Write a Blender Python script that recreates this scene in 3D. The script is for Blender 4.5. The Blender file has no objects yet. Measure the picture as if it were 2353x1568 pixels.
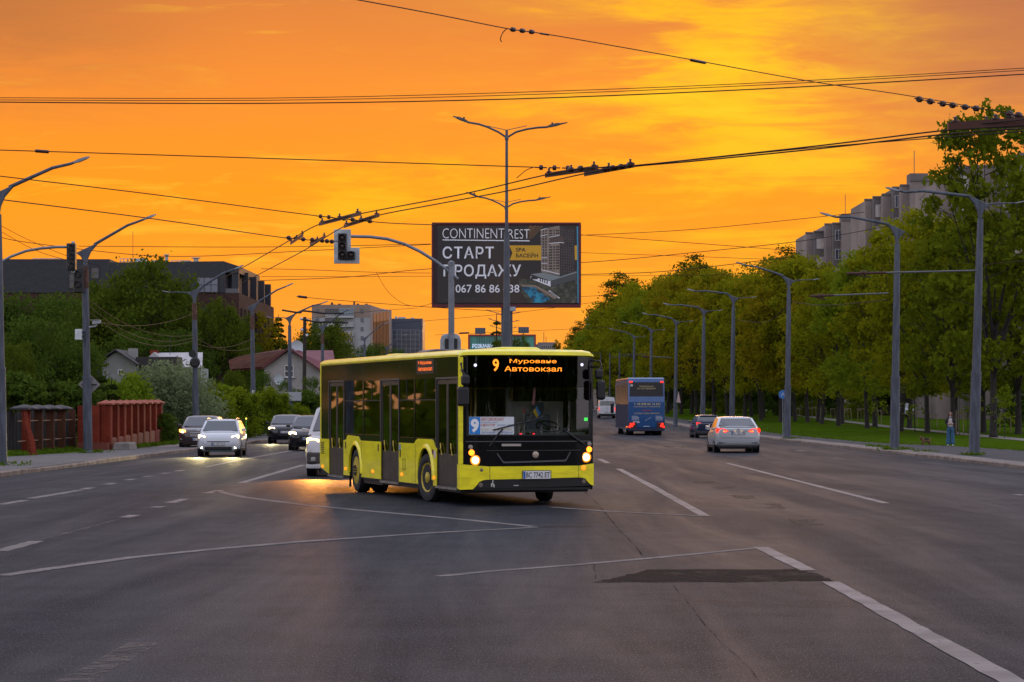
import bpy, bmesh, math, random
import numpy as np
from mathutils import Vector, Matrix
R = math.radians
scene = bpy.context.scene
COL = scene.collection
# ---------------------------------------------------------------- camera
# measured layout: 2353 x 1568 units across the frame, focal length 5752 units, horizon at row 940
F, H0, CX, CY = 5752.0, 1.85, 1176.5, 940.0
cam_data = bpy.data.cameras.new('camera')
cam = bpy.data.objects.new('camera', cam_data); COL.objects.link(cam)
cam.location = (0, 0, H0); cam.rotation_euler = (R(90), 0, 0)
cam_data.sensor_width = 36.0; cam_data.lens = F * 36.0 / 2353.0
cam_data.shift_y = (940 - 784) / 2353.0
cam_data.clip_start = 0.5; cam_data.clip_end = 6000
scene.camera = cam
scene.view_settings.view_transform = 'Standard'
scene.view_settings.look = 'None'
scene.view_settings.exposure = 0.0
scene.view_settings.gamma = 1.0
scene.cycles.use_denoising = True
scene.cycles.max_bounces = 6
scene.cycles.diffuse_bounces = 3
scene.cycles.glossy_bounces = 3
scene.cycles.transparent_max_bounces = 12
scene.cycles.caustics_reflective = False
scene.cycles.caustics_refractive = False
scene.cycles.sample_clamp_indirect = 4
# ---------------------------------------------------------------- world: sunset sky
world = bpy.data.worlds.new('World'); scene.world = world; world.use_nodes = True
class NT:
    """small helper to write node graphs as expressions"""
    def __init__(s, tree): s.t = tree; s.n = tree.nodes; s.l = tree.links
    def node(s, typ, **kw):
        n = s.n.new(typ)
        for k, v in kw.items(): setattr(n, k, v)
        return n
    def put(s, sock, v):
        if hasattr(v, 'is_output'): s.l.new(v, sock)
        elif v is not None:
            if hasattr(sock, 'default_value') and hasattr(sock.default_value, '__len__') and not hasattr(v, '__len__'):
                sock.default_value = (v,) * len(sock.default_value)
            elif hasattr(v, '__len__') and len(v) == 3 and sock.type == 'RGBA': sock.default_value = (*v, 1)
            else: sock.default_value = v
    def math(s, op, a, b=None, c=None, clamp=False):
        n = s.node('ShaderNodeMath', operation=op, use_clamp=clamp)
        for i, v in enumerate((a, b, c)): s.put(n.inputs[i], v)
        return n.outputs[0]
    def mix(s, f, a, b, blend='MIX'):
        n = s.node('ShaderNodeMix', data_type='RGBA', blend_type=blend)
        s.put(n.inputs[0], f); s.put(n.inputs[6], a); s.put(n.inputs[7], b)
        return n.outputs[2]
    def ramp(s, f, stops, interp='LINEAR'):
        n = s.node('ShaderNodeValToRGB'); e = n.color_ramp.elements; n.color_ramp.interpolation = interp
        while len(e) < len(stops): e.new(0.5)
        for k, (p, c) in enumerate(stops):
            e[k].position = p; e[k].color = (*c, 1) if hasattr(c, '__len__') else (c, c, c, 1)
        s.put(n.inputs[0], f); return n.outputs[0]
    def noise(s, vec, scale, detail=4, rough=.55, dist=0.0):
        n = s.node('ShaderNodeTexNoise'); s.put(n.inputs['Vector'], vec)
        n.inputs['Scale'].default_value = scale; n.inputs['Detail'].default_value = detail
        n.inputs['Roughness'].default_value = rough; n.inputs['Distortion'].default_value = dist
        return n.outputs[0]
    def smooth(s, v, a, b):
        n = s.node('ShaderNodeMapRange', interpolation_type='SMOOTHSTEP')
        s.put(n.inputs[0], v); n.inputs[1].default_value = a; n.inputs[2].default_value = b
        return n.outputs[0]
    def scale(s, vec, xyz, loc=(0, 0, 0)):
        n = s.node('ShaderNodeMapping'); s.put(n.inputs[0], vec)
        n.inputs['Scale'].default_value = xyz; n.inputs['Location'].default_value = loc
        return n.outputs[0]
w = NT(world.node_tree); w.n.clear()
tc = w.node('ShaderNodeTexCoord').outputs['Generated']
sep = w.node('ShaderNodeSeparateXYZ'); w.put(sep.inputs[0], tc)
dx, dy, dz = sep.outputs
n1 = w.noise(w.scale(tc, (7, 1, 34), (3.1, 0, 1.7)), 1.0, 5, .55, .6)
n2 = w.noise(w.scale(tc, (15, 1, 110), (0.4, 0, 5.2)), 1.0, 5, .62, 1.0)
n3 = w.noise(w.scale(tc, (30, 1, 160), (8.4, 0, 2.2)), 1.0, 5, .65, 1.4)
nz = w.math('ADD', w.math('ADD', w.math('MULTIPLY', n1, .55), w.math('MULTIPLY', n2, .30)), w.math('MULTIPLY', n3, .15))
zz = w.math('DIVIDE', dz, .17, clamp=True)
bright = w.ramp(zz, [(0, (1, .37, .060)), (.2, (1, .375, .028)), (.4, (1, .415, .014)), (.7, (1, .42, .007)), (1, (1, .36, .015))])
dull = w.ramp(zz, [(0, (1, .325, .060)), (.25, (1, .305, .026)), (.5, (1, .30, .012)), (.75, (.90, .250, .032)), (1, (.66, .190, .050))])
ax = w.math('ABSOLUTE', w.math('SUBTRACT', dx, .075))
bias = w.math('MULTIPLY', w.math('MULTIPLY', ax, zz), 2.0)
dullness = w.smooth(w.math('ADD', nz, w.math('SUBTRACT', bias, .035)), .42, .57)
sunset = w.mix(dullness, bright, dull)
gx = w.math('DIVIDE', w.math('SUBTRACT', dx, .088), .085); gz_ = w.math('DIVIDE', w.math('SUBTRACT', dz, .128), .045)
gd = w.math('ADD', w.math('MULTIPLY', gx, gx), w.math('MULTIPLY', gz_, gz_))
glow = w.math('MULTIPLY', w.math('POWER', 2.718, w.math('MULTIPLY', gd, -1.0)), w.smooth(nz, .62, .36))
sunset = w.mix(w.math('MULTIPLY', glow, 1.0, clamp=True), sunset, (1, .54, .020))
streak = w.math('MULTIPLY', w.math('MULTIPLY', w.smooth(n2, .54, .70), w.smooth(dz, .015, .06)), w.math('MULTIPLY', w.smooth(n1, .62, .40), .45))
sunset = w.mix(streak, sunset, (1, .52, .035))
cr = w.math('MULTIPLY', w.smooth(dx, .085, .205), w.smooth(w.math('ADD', dz, w.math('MULTIPLY', w.math('SUBTRACT', nz, .5), .12)), .065, .155))
sunset = w.mix(w.math('MULTIPLY', cr, .95), sunset, (.49, .158, .072))
cl = w.math('MULTIPLY', w.smooth(dx, -.09, -.21), w.smooth(w.math('ADD', dz, w.math('MULTIPLY', w.math('SUBTRACT', nz, .5), .15)), .105, .165))
sunset = w.mix(w.math('MULTIPLY', cl, .95), sunset, (.53, .165, .047))
upper = w.ramp(w.math('MULTIPLY', dz, 1.0, clamp=True), [(0, (1.05, .95, 1.05)), (.2, (1.15, 1.10, 1.26)), (.55, (.95, .97, 1.20)), (1, (.80, .85, 1.10))])
upper = w.mix(w.math('MULTIPLY', w.smooth(w.noise(w.scale(tc, (2, 2, 5)), 1.6, 4), .45, .65), .35), upper, (.98, .85, .86))
front = w.math('MULTIPLY', w.smooth(dy, .55, .95), w.math('SUBTRACT', 1.0, w.smooth(dz, .168, .30)))
sunset = w.mix(1.0, sunset, (1.10, 1.17, 1.08), 'MULTIPLY')
sky = w.mix(front, upper, sunset)
bg = w.node('ShaderNodeBackground'); w.put(bg.inputs[0], sky); bg.inputs[1].default_value = 1.0
nis = w.node('ShaderNodeTexSky', sky_type='NISHITA'); nis.sun_disc = False
SUN_EL, SUN_AZ = R(6.0), R(5.7)
nis.sun_elevation = SUN_EL; nis.sun_rotation = SUN_AZ
bg2 = w.node('ShaderNodeBackground'); w.put(bg2.inputs[0], nis.outputs[0]); bg2.inputs[1].default_value = 0.0004
addn = w.node('ShaderNodeAddShader'); w.l.new(bg.outputs[0], addn.inputs[0]); w.l.new(bg2.outputs[0], addn.inputs[1])
out = w.node('ShaderNodeOutputWorld'); w.l.new(addn.outputs[0], out.inputs[0])
# ---------------------------------------------------------------- sun behind thin cloud, low ahead
sl = bpy.data.lights.new('sun', 'SUN'); sl.energy = 0.22; sl.specular_factor = .12; sl.angle = R(10); sl.color = (1, .50, .16)
sun = bpy.data.objects.new('sun', sl); COL.objects.link(sun)
sun.rotation_euler = Vector((-math.sin(SUN_AZ) * math.cos(SUN_EL), -math.cos(SUN_AZ) * math.cos(SUN_EL), -math.sin(SUN_EL))).to_track_quat('-Z', 'Y').to_euler()

# ================================================================ helpers
def P(px, py, Y): return Vector(((px - CX) * Y / F, Y, H0 - (py - CY) * Y / F))
def G(px, py, z=0.0):
    return P(px, py, F * (H0 - z) / (py - CY))
def gz(Y):
    t = min(max((Y - 150) / 300.0, 0), 1)
    return 1.7 * t * t * (3 - 2 * t)
def tag(o, label=None, cat=None, group=None, kind=None):
    if label: o['label'] = label
    if cat: o['category'] = cat
    if group: o['group'] = group
    if kind: o['kind'] = kind
    return o
def thing(name, label, cat, loc=(0, 0, 0), rotz=0.0, group=None):
    o = bpy.data.objects.new(name, None); COL.objects.link(o); o.empty_display_size = .3
    o.location = loc; o.rotation_euler = (0, 0, rotz)
    return tag(o, label, cat, group)
def dup(root, loc, rotz=0.0, label=None, group=None, scale=None):
    r = root.copy(); COL.objects.link(r); r.location = loc; r.rotation_euler = (0, 0, rotz)
    if scale: r.scale = scale
    if label: r['label'] = label
    if group: r['group'] = group
    for ch in list(root.children):
        c = ch.copy(); COL.objects.link(c); c.parent = r
        for g in list(ch.children):
            d = g.copy(); COL.objects.link(d); d.parent = c
    return r
class MB:
    """collects geometry; build() links it as one mesh object"""
    def __init__(s, off=(0, 0, 0)): s.v = []; s.f = []; s.m = []; s.off = Vector(off)
    def add(s, vs, fs, m=0):
        b = len(s.v); s.v += [tuple(Vector(p) + s.off) for p in vs]
        s.f += [tuple(i + b for i in f) for f in fs]; s.m += [m] * len(fs)
    def poly(s, pts, m=0): s.add(pts, [tuple(range(len(pts)))], m)
    def box(s, x0, x1, y0, y1, z0, z1, m=0):
        s.add([(x0, y0, z0), (x1, y0, z0), (x1, y1, z0), (x0, y1, z0), (x0, y0, z1), (x1, y0, z1), (x1, y1, z1), (x0, y1, z1)],
              [(0, 3, 2, 1), (4, 5, 6, 7), (0, 1, 5, 4), (1, 2, 6, 5), (2, 3, 7, 6), (3, 0, 4, 7)], m)
    def prism(s, poly, axis, a0, a1, m=0):
        n = len(poly)
        def q(p, a): return {'x': (a, p[0], p[1]), 'y': (p[0], a, p[1]), 'z': (p[0], p[1], a)}[axis]
        vs = [q(p, a0) for p in poly] + [q(p, a1) for p in poly]
        s.add(vs, [tuple(range(n))[::-1], tuple(range(n, 2 * n))] + [(i, (i + 1) % n, n + (i + 1) % n, n + i) for i in range(n)], m)
    def ring(s, rings, m=0, cap=True, closed=True):
        n = len(rings[0]); vs = [p for r in rings for p in r]; fs = []
        for i in range(len(rings) - 1):
            for j in range(n if closed else n - 1):
                k = (j + 1) % n
                fs.append((i * n + j, i * n + k, (i + 1) * n + k, (i + 1) * n + j))
        if cap: fs += [tuple(range(n))[::-1], tuple(range((len(rings) - 1) * n, len(rings) * n))]
        s.add(vs, fs, m)
    def tube(s, pts, r, n=8, m=0, cap=True):
        pts = [Vector(p) for p in pts]; rs = r if hasattr(r, '__len__') else [r] * len(pts); rings = []
        for i, p in enumerate(pts):
            t = (pts[min(i + 1, len(pts) - 1)] - pts[max(i - 1, 0)]).normalized()
            a = Vector((0, 0, 1)) if abs(t.z) < .9 else Vector((1, 0, 0))
            x = t.cross(a).normalized(); y = t.cross(x).normalized()
            rings.append([p + (x * math.cos(2 * math.pi * k / n) + y * math.sin(2 * math.pi * k / n)) * rs[i] for k in range(n)])
        s.ring(rings, m, cap)
    def lathe(s, c, axis, prof, n=16, m=0, cap=True):
        """prof: (radius, distance along axis)"""
        c = Vector(c); t = Vector(axis).normalized(); a = Vector((0, 0, 1)) if abs(t.z) < .9 else Vector((1, 0, 0))
        x = t.cross(a).normalized(); y = t.cross(x).normalized()
        s.ring([[c + t * d + (x * math.cos(2 * math.pi * k / n) + y * math.sin(2 * math.pi * k / n)) * r for k in range(n)] for r, d in prof], m, cap)
    def ball(s, c, r, nu=12, nv=8, m=0):
        rr = r if hasattr(r, '__len__') else (r, r, r)
        s.ring([[(c[0] + rr[0] * math.sin(math.pi * i / nv) * math.cos(2 * math.pi * k / nu), c[1] + rr[1] * math.sin(math.pi * i / nv) * math.sin(2 * math.pi * k / nu),
                  c[2] - rr[2] * math.cos(math.pi * i / nv)) for k in range(nu)] for i in [.12] + list(range(1, nv)) + [nv - .12]], m)
    def build(s, name, mats, parent=None, smooth=None, bevel=0.0, label=None, recalc=True):
        me = bpy.data.meshes.new(name); me.from_pydata(s.v, [], s.f)
        for mt in (mats if isinstance(mats, (list, tuple)) else [mats]): me.materials.append(mt)
        me.polygons.foreach_set('material_index', s.m)
        if recalc:
            bm = bmesh.new(); bm.from_mesh(me); bmesh.ops.recalc_face_normals(bm, faces=bm.faces); bm.to_mesh(me); bm.free()
        if smooth is not None:
            me.shade_smooth(); me.set_sharp_from_angle(angle=R(smooth))
        o = bpy.data.objects.new(name, me); COL.objects.link(o)
        if parent: o.parent = parent
        if bevel:
            b = o.modifiers.new('edge', 'BEVEL'); b.width = bevel; b.segments = 2; b.limit_method = 'ANGLE'; b.angle_limit = R(40)
        if label: o['label'] = label
        me.update()
        return o
def holes_grid(x0, x1, z0, z1, holes):
    """cells of the rectangle not covered by the holes"""
    xs = sorted({x0, x1, *[h[0] for h in holes], *[h[1] for h in holes]}); zs = sorted({z0, z1, *[h[2] for h in holes], *[h[3] for h in holes]})
    xs = [x for x in xs if x0 <= x <= x1]; zs = [z for z in zs if z0 <= z <= z1]; res = []
    for a, b in zip(xs, xs[1:]):
        run = None
        for c, d in zip(zs, zs[1:]):
            cx, cz = (a + b) / 2, (c + d) / 2
            if any(h[0] < cx < h[1] and h[2] < cz < h[3] for h in holes):
                if run: res.append((a, b, *run)); run = None
            else: run = (run[0], d) if run else (c, d)
        if run: res.append((a, b, *run))
    return res
FONT = {}
def text_mesh(txt, width=None, height=None, bold=0.0, extrude=0.002, spacing=1.0):
    c = bpy.data.curves.new('lettering', 'FONT'); c.body = txt; c.size = 1; c.offset = bold; c.space_character = spacing; c.resolution_u = 3
    o = bpy.data.objects.new('tmp', c); COL.objects.link(o)
    me = bpy.data.meshes.new_from_object(o.evaluated_get(bpy.context.evaluated_depsgraph_get()))
    bpy.data.objects.remove(o); bpy.data.curves.remove(c)
    co = np.zeros(len(me.vertices) * 3); me.vertices.foreach_get('co', co); co = co.reshape(-1, 3)
    if len(co):
        lo, hi = co.min(0), co.max(0); w_, h_ = max(hi[0] - lo[0], 1e-4), max(hi[1] - lo[1], 1e-4)
        sx = width / w_ if width else height / h_; sy = height / h_ if height else sx
        co[:, 0] = (co[:, 0] - lo[0]) * sx; y = (co[:, 1] - lo[1]) * sy
        co[:, 1] = 0; co[:, 2] = y
        me.vertices.foreach_set('co', co.ravel())
    me.update(); return me
def text(txt, name, mat, loc, rotz, width, height, parent, bold=0.0, spacing=1.0, label=None):
    """flat lettering, lower left corner at loc, reading along local x, facing local -y"""
    me = text_mesh(txt, width, height, bold, spacing=spacing); me.name = name; me.materials.clear(); me.materials.append(mat)
    o = bpy.data.objects.new(name, me); COL.objects.link(o); o.location = loc; o.rotation_euler = (0, 0, rotz); o.parent = parent
    if label: o['label'] = label
    return o
# ---------------------------------------------------------------- materials
MATS = {}
def mat(name, col, rough=.6, metal=0.0, var=0.0, vscale=3.0, bump=0.0, bscale=40.0, spec=.4, coat=0.0, stretch=(1, 1, 1), col2=None):
    if name in MATS: return MATS[name]
    m = bpy.data.materials.new(name); m.use_nodes = True; t = NT(m.node_tree); b = t.n['Principled BSDF']
    b.inputs['Roughness'].default_value = rough; b.inputs['Metallic'].default_value = metal
    b.inputs['Specular IOR Level'].default_value = spec; b.inputs['Coat Weight'].default_value = coat; b.inputs['Coat Roughness'].default_value = .06
    co = t.node('ShaderNodeTexCoord').outputs['Object']
    v = t.noise(t.scale(co, stretch), vscale, 5, .6)
    c2 = col2 or tuple(c * (1 - var) for c in col); c1 = tuple(min(c * (1 + var * .6), 1) for c in col) if not col2 else col
    t.put(b.inputs['Base Color'], t.mix(t.smooth(v, .35, .65), c1, c2) if (var or col2) else col)
    if var: t.put(b.inputs['Roughness'], t.math('ADD', rough - .06, t.math('MULTIPLY', v, .12)))
    if bump:
        bn = t.node('ShaderNodeBump'); bn.inputs['Strength'].default_value = bump; bn.inputs['Distance'].default_value = .02
        t.put(bn.inputs['Height'], t.noise(co, bscale, 3)); t.l.new(bn.outputs[0], b.inputs['Normal'])
    MATS[name] = m; return m
def emit(name, col, strength):
    if name in MATS: return MATS[name]
    m = bpy.data.materials.new(name); m.use_nodes = True; b = m.node_tree.nodes['Principled BSDF']
    b.inputs['Base Color'].default_value = (*[c * .3 for c in col], 1); b.inputs['Emission Color'].default_value = (*col, 1); b.inputs['Emission Strength'].default_value = strength
    MATS[name] = m; return m
def glass(name, tint, refl=.06, rough=.02):
    """thin pane: tinted see-through plus a fresnel reflection"""
    if name in MATS: return MATS[name]
    m = bpy.data.materials.new(name); m.use_nodes = True; t = NT(m.node_tree); t.n.clear()
    tr = t.node('ShaderNodeBsdfTransparent'); t.put(tr.inputs[0], tint)
    gl = t.node('ShaderNodeBsdfGlossy'); gl.inputs['Roughness'].default_value = rough; t.put(gl.inputs[0], (.9, .9, .9))
    fr = t.node('ShaderNodeFresnel'); fr.inputs[0].default_value = 1.5
    mx = t.node('ShaderNodeMixShader'); t.put(mx.inputs[0], t.math('ADD', fr.outputs[0], refl, clamp=True))
    t.l.new(tr.outputs[0], mx.inputs[1]); t.l.new(gl.outputs[0], mx.inputs[2])
    o = t.node('ShaderNodeOutputMaterial'); t.l.new(mx.outputs[0], o.inputs[0])
    MATS[name] = m; return m
def leaf_mat(name, c1, c2, transl=.35):
    m = bpy.data.materials.new(name); m.use_nodes = True; t = NT(m.node_tree); t.n.clear()
    g = t.node('ShaderNodeNewGeometry'); oi = t.node('ShaderNodeObjectInfo')
    r = t.math('ADD', t.math('MULTIPLY', g.outputs['Random Per Island'], .42), t.math('MULTIPLY', oi.outputs['Random'], .2))
    cl = t.noise(t.node('ShaderNodeTexCoord').outputs['Object'], .75, 3, .6)
    r = t.math('ADD', r, t.math('MULTIPLY', t.smooth(cl, .36, .64), .38))
    c = t.mix(r, c1, c2)
    d = t.node('ShaderNodeBsdfDiffuse'); t.put(d.inputs[0], c)
    tl = t.node('ShaderNodeBsdfTranslucent'); t.put(tl.inputs[0], t.mix(.5, c, (c2[0] * 1.5, c2[1] * 1.4, c2[2])))
    mx = t.node('ShaderNodeMixShader'); mx.inputs[0].default_value = transl; t.l.new(d.outputs[0], mx.inputs[1]); t.l.new(tl.outputs[0], mx.inputs[2])
    o = t.node('ShaderNodeOutputMaterial'); t.l.new(mx.outputs[0], o.inputs[0]); return m
STEEL = mat('grey_steel', (.16, .18, .21), .55, .3, .25, 2.0)
CONCRETE_POLE = mat('weathered_pole_paint', (.070, .083, .106), .6, .1, .3, 1.2, stretch=(6, 6, 1))
DARK_STEEL = mat('dark_steel', (.03, .032, .038), .5, .3, .2)
WIRE = mat('wire_copper', (.030, .012, .008), .85, 0)
RUBBER = mat('rubber', (.014, .014, .015), .8, 0, .2)
PLASTIC = mat('black_plastic', (.012, .012, .014), .4, 0, .15)
WHITE_PAINT = mat('white_paint', (.62, .64, .66), .45, 0, .1)
CHROME = mat('bright_metal', (.6, .6, .62), .25, 1)
ORD = 'first second third fourth fifth sixth seventh eighth ninth tenth eleventh twelfth thirteenth fourteenth fifteenth sixteenth seventeenth eighteenth nineteenth twentieth'.split()
# ================================================================ the setting: ground, road, pavements
def posmat(name, build):
    m = bpy.data.materials.new(name); m.use_nodes = True; t = NT(m.node_tree); b = t.n['Principled BSDF']
    pos = t.node('ShaderNodeNewGeometry').outputs['Position']
    build(t, b, pos); return m
def asphalt(t, b, pos):
    big = t.noise(t.scale(pos, (.10, .05, 1)), 1.0, 5, .6, .4)
    tracks = t.noise(t.scale(pos, (.7, .045, 1)), 1.0, 5, .65, .8)
    mid = t.noise(pos, .9, 5, .65)
    fine = t.noise(t.scale(pos, (1, .35, 1)), 30, 3, .75); grit = t.noise(t.scale(pos, (1, .30, 1)), 75, 2, .6)
    f = t.math('ADD', t.math('ADD', t.math('MULTIPLY', big, .42), t.math('MULTIPLY', tracks, .18)), t.math('MULTIPLY', mid, .40))
    c = t.ramp(f, [(.33, (.0050, .0080, .0125)), (.46, (.0120, .0165, .0235)), (.57, (.0265, .0315, .0410))])
    c = t.mix(t.smooth(fine, .40, .72), c, t.mix(.35, c, (.045, .047, .054)))
    c = t.mix(t.math('MULTIPLY', t.smooth(grit, .57, .70), .8), c, (.15, .15, .162))
    c = t.mix(t.math('MULTIPLY', t.smooth(grit, .46, .30), .75), c, (.012, .012, .014))
    # bitumen-filled cracks
    vo = t.node('ShaderNodeTexVoronoi', feature='DISTANCE_TO_EDGE'); vo.inputs['Scale'].default_value = .16
    wv = t.node('ShaderNodeVectorMath', operation='ADD'); t.put(wv.inputs[0], pos)
    nn = t.node('ShaderNodeTexNoise'); nn.inputs['Scale'].default_value = .8; nn.inputs['Detail'].default_value = 5; t.put(nn.inputs['Vector'], pos)
    sc = t.node('ShaderNodeVectorMath', operation='SCALE'); t.put(sc.inputs[0], nn.outputs['Color']); sc.inputs['Scale'].default_value = 3.0
    t.put(wv.inputs[1], sc.outputs[0]); t.put(vo.inputs['Vector'], wv.outputs[0])
    cr = t.math('MULTIPLY', t.smooth(vo.outputs['Distance'], .012, .004), t.smooth(t.noise(pos, .12, 2), .5, .62))
    c = t.mix(t.math('MULTIPLY', cr, .75), c, (.016, .015, .017))
    t.put(b.inputs['Base Color'], c)
    t.put(b.inputs['Roughness'], t.math('ADD', .68, t.math('MULTIPLY', t.smooth(tracks, .3, .75), -.10)))
    t.put(b.inputs['Specular IOR Level'], t.math('ADD', .035, t.math('MULTIPLY', t.smooth(tracks, .34, .70), .022)))
    bn = t.node('ShaderNodeBump'); bn.inputs['Strength'].default_value = .6; bn.inputs['Distance'].default_value = .012
    t.put(bn.inputs['Height'], t.math('ADD', fine, t.math('MULTIPLY', grit, .7))); t.l.new(bn.outputs[0], b.inputs['Normal'])
def grassy(t, b, pos):
    f = t.noise(pos, .35, 5, .65); g = t.noise(t.scale(pos, (9, 5, 9)), 1, 3, .7)
    c = t.mix(t.smooth(f, .35, .65), (.045, .090, .004), (.026, .058, .004)); c = t.mix(t.smooth(g, .4, .7), c, (.075, .118, .008))
    c = t.mix(t.math('MULTIPLY', t.smooth(t.noise(pos, .16, 3), .58, .7), .5), c, (.09, .075, .04))
    t.put(b.inputs['Base Color'], c); b.inputs['Roughness'].default_value = .95; b.inputs['Specular IOR Level'].default_value = 0
    bn = t.node('ShaderNodeBump'); bn.inputs['Strength'].default_value = 1; bn.inputs['Distance'].default_value = .08
    t.put(bn.inputs['Height'], g); t.l.new(bn.outputs[0], b.inputs['Normal'])
def paving(c0, c1, dirt):
    def f(t, b, pos):
        a = t.noise(pos, .7, 5, .65); g = t.noise(pos, 20, 3, .7)
        c = t.mix(t.smooth(a, .35, .68), c0, c1); c = t.mix(t.math('MULTIPLY', t.smooth(g, .5, .7), .45), c, dirt)
        t.put(b.inputs['Base Color'], c); b.inputs['Roughness'].default_value = .8; b.inputs['Specular IOR Level'].default_value = .15
        bn = t.node('ShaderNodeBump'); bn.inputs['Strength'].default_value = .5; bn.inputs['Distance'].default_value = .02
        t.put(bn.inputs['Height'], g); t.l.new(bn.outputs[0], b.inputs['Normal'])
    return f
def kerbstone(t, b, pos):
    a = t.noise(pos, 1.3, 4, .65); g = t.noise(pos, 9, 3, .7)
    s = t.node('ShaderNodeSeparateXYZ'); t.put(s.inputs[0], pos)
    j = t.smooth(t.math('ABSOLUTE', t.math('SUBTRACT', t.math('FRACT', s.outputs[1]), .5)), .475, .495)
    c = t.mix(t.smooth(a, .35, .65), (.25, .20, .165), (.135, .105, .09)); c = t.mix(t.math('MULTIPLY', t.smooth(g, .5, .7), .6), c, (.30, .27, .24))
    c = t.mix(j, c, (.03, .028, .025)); t.put(b.inputs['Base Color'], c); b.inputs['Roughness'].default_value = .85; b.inputs['Specular IOR Level'].default_value = .1
ASPHALT = posmat('asphalt', asphalt); GRASS = posmat('grass_ground', grassy)
PAVE_R = posmat('pavement_asphalt', paving((.055, .055, .06), (.038, .038, .042), (.08, .077, .075)))
PAVE_L = posmat('pavement_worn', paving((.135, .13, .13), (.085, .083, .085), (.19, .18, .17)))
KERB_TOP = posmat('kerb_gravel_strip', paving((.20, .18, .165), (.13, .115, .105), (.27, .25, .23)))
PATH = posmat('park_path', paving((.20, .19, .17), (.15, .14, .125), (.24, .22, .2)))
KERB = posmat('kerbstone', kerbstone)
YS = [-60, 0, 40, 60, 66, 80, 90, 100, 104, 110, 117, 120, 124, 128, 134, 150, 165, 180, 200, 225, 250, 275, 300, 325, 350, 375, 400, 425, 450, 600, 1000, 2500, 5000]
def sheet(name, xl, xr, mt, dz, y0, y1, kind='structure'):
    """ground strip following the rise of the street; xl / xr are numbers or functions of Y"""
    fl = xl if callable(xl) else (lambda Y: xl); fr = xr if callable(xr) else (lambda Y: xr)
    ys = sorted({y0, y1, *[y for y in YS if y0 < y < y1]}); b = MB()
    vs = []; fs = []
    for y in ys: vs += [(fl(y), y, gz(y) + dz), (fr(y), y, gz(y) + dz)]
    for i in range(len(ys) - 1): fs.append((2 * i, 2 * i + 1, 2 * i + 3, 2 * i + 2))
    b.add(vs, fs); return tag(b.build(name, mt), kind=kind)
XL, XR = -13.9, 15.7
def rx(Y): return XR - .0060 * max(Y - 150, 0) if Y < 420 else XR - 1.62
sheet('ground', -4000, 4000, GRASS, -.05, -60, 5000)
g = sheet('road', lambda Y: -60 if Y < 66 else XL, lambda Y: 60 if Y < 66 else rx(Y), ASPHALT, 0, -60, 900)
def kerb(name, xin, xout, y0, y1, top=.12, drop=None):
    """a real step: outer face, top strip"""
    fi = xin if callable(xin) else (lambda Y: xin); b = MB(); ys = sorted({y0, y1, *[y for y in YS if y0 < y < y1], *[y0 + 3 * k for k in range(int((min(y1, 180) - y0) / 3))]})
    d = xout; random.seed(len(name)); rings = []
    for y in ys:
        j = random.uniform(-.012, .012); h = top + random.uniform(-.012, .012)
        if drop and drop[0] < y < drop[1]: h = .105
        x = fi(y) + j
        rings.append([(x, y, gz(y) - .05), (x, y, gz(y) + h - .02), (x + d * .12, y, gz(y) + h), (x + d, y, gz(y) + h - .004), (x + d, y, gz(y) - .05)])
    b.ring(rings, 0); return tag(b.build(name, KERB), kind='structure')
kerb('kerb_right', rx, .28, 62, 600)
kerb('kerb_left', XL, -.28, 62, 600, .13, (73, 84.5))
def pave_r(Y): return float(np.interp(Y, [62, 90, 103.6, 117, 124, 134], [23, 22, 21.3, 20.7, 19.2, 18.5]))
sheet('pavement_right', lambda Y: rx(Y) + 1.15, pave_r, PAVE_R, .112, 62, 600)
sheet('verge_strip_right', lambda Y: rx(Y) + .28, lambda Y: rx(Y) + 1.15, KERB_TOP, .110, 62, 600)
sheet('lawn', pave_r, 300, GRASS, .105, 62, 700)
sheet('pavement_left', lambda Y: -17.3 - (1.2 if Y < 96 else 0), XL - .28, PAVE_L, .112, 62, 600)
sheet('verge_left', -300, lambda Y: -17.3 - (1.2 if Y < 96 else 0), GRASS, .105, 62, 700)
def strip_path(name, pts, wd, mt, dz):
    b = MB(); vs = []; fs = []
    for i, (x, y) in enumerate(pts):
        a = Vector(pts[max(i - 1, 0)]); c = Vector(pts[min(i + 1, len(pts) - 1)]); t = (c - a).normalized(); n = Vector((-t.y, t.x)) * wd / 2
        vs += [(x - n.x, y - n.y, gz(y) + dz), (x + n.x, y + n.y, gz(y) + dz)]
    for i in range(len(pts) - 1): fs.append((2 * i, 2 * i + 1, 2 * i + 3, 2 * i + 2))
    b.add(vs, fs); return tag(b.build(name, mt), kind='structure')
strip_path('park_path', [(27.5, 120), (29.5, 150), (30.5, 163), (32.3, 212), (34, 260), (36, 321), (40, 400)], 1.5, PATH, .118)
sheet('driveway', -17.6, XL - .3, posmat('driveway_slab', paving((.24, .215, .205), (.19, .17, .16), (.28, .25, .24))), .118, 113, 128)
# grass median beyond the junction
kerb('median_kerb', -2.3, .2, 71, 600, .13); kerb('median_kerb', 1.1, -.2, 71, 600, .13)
sheet('median_grass', -2.1, .9, GRASS, .11, 71, 600)
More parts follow.
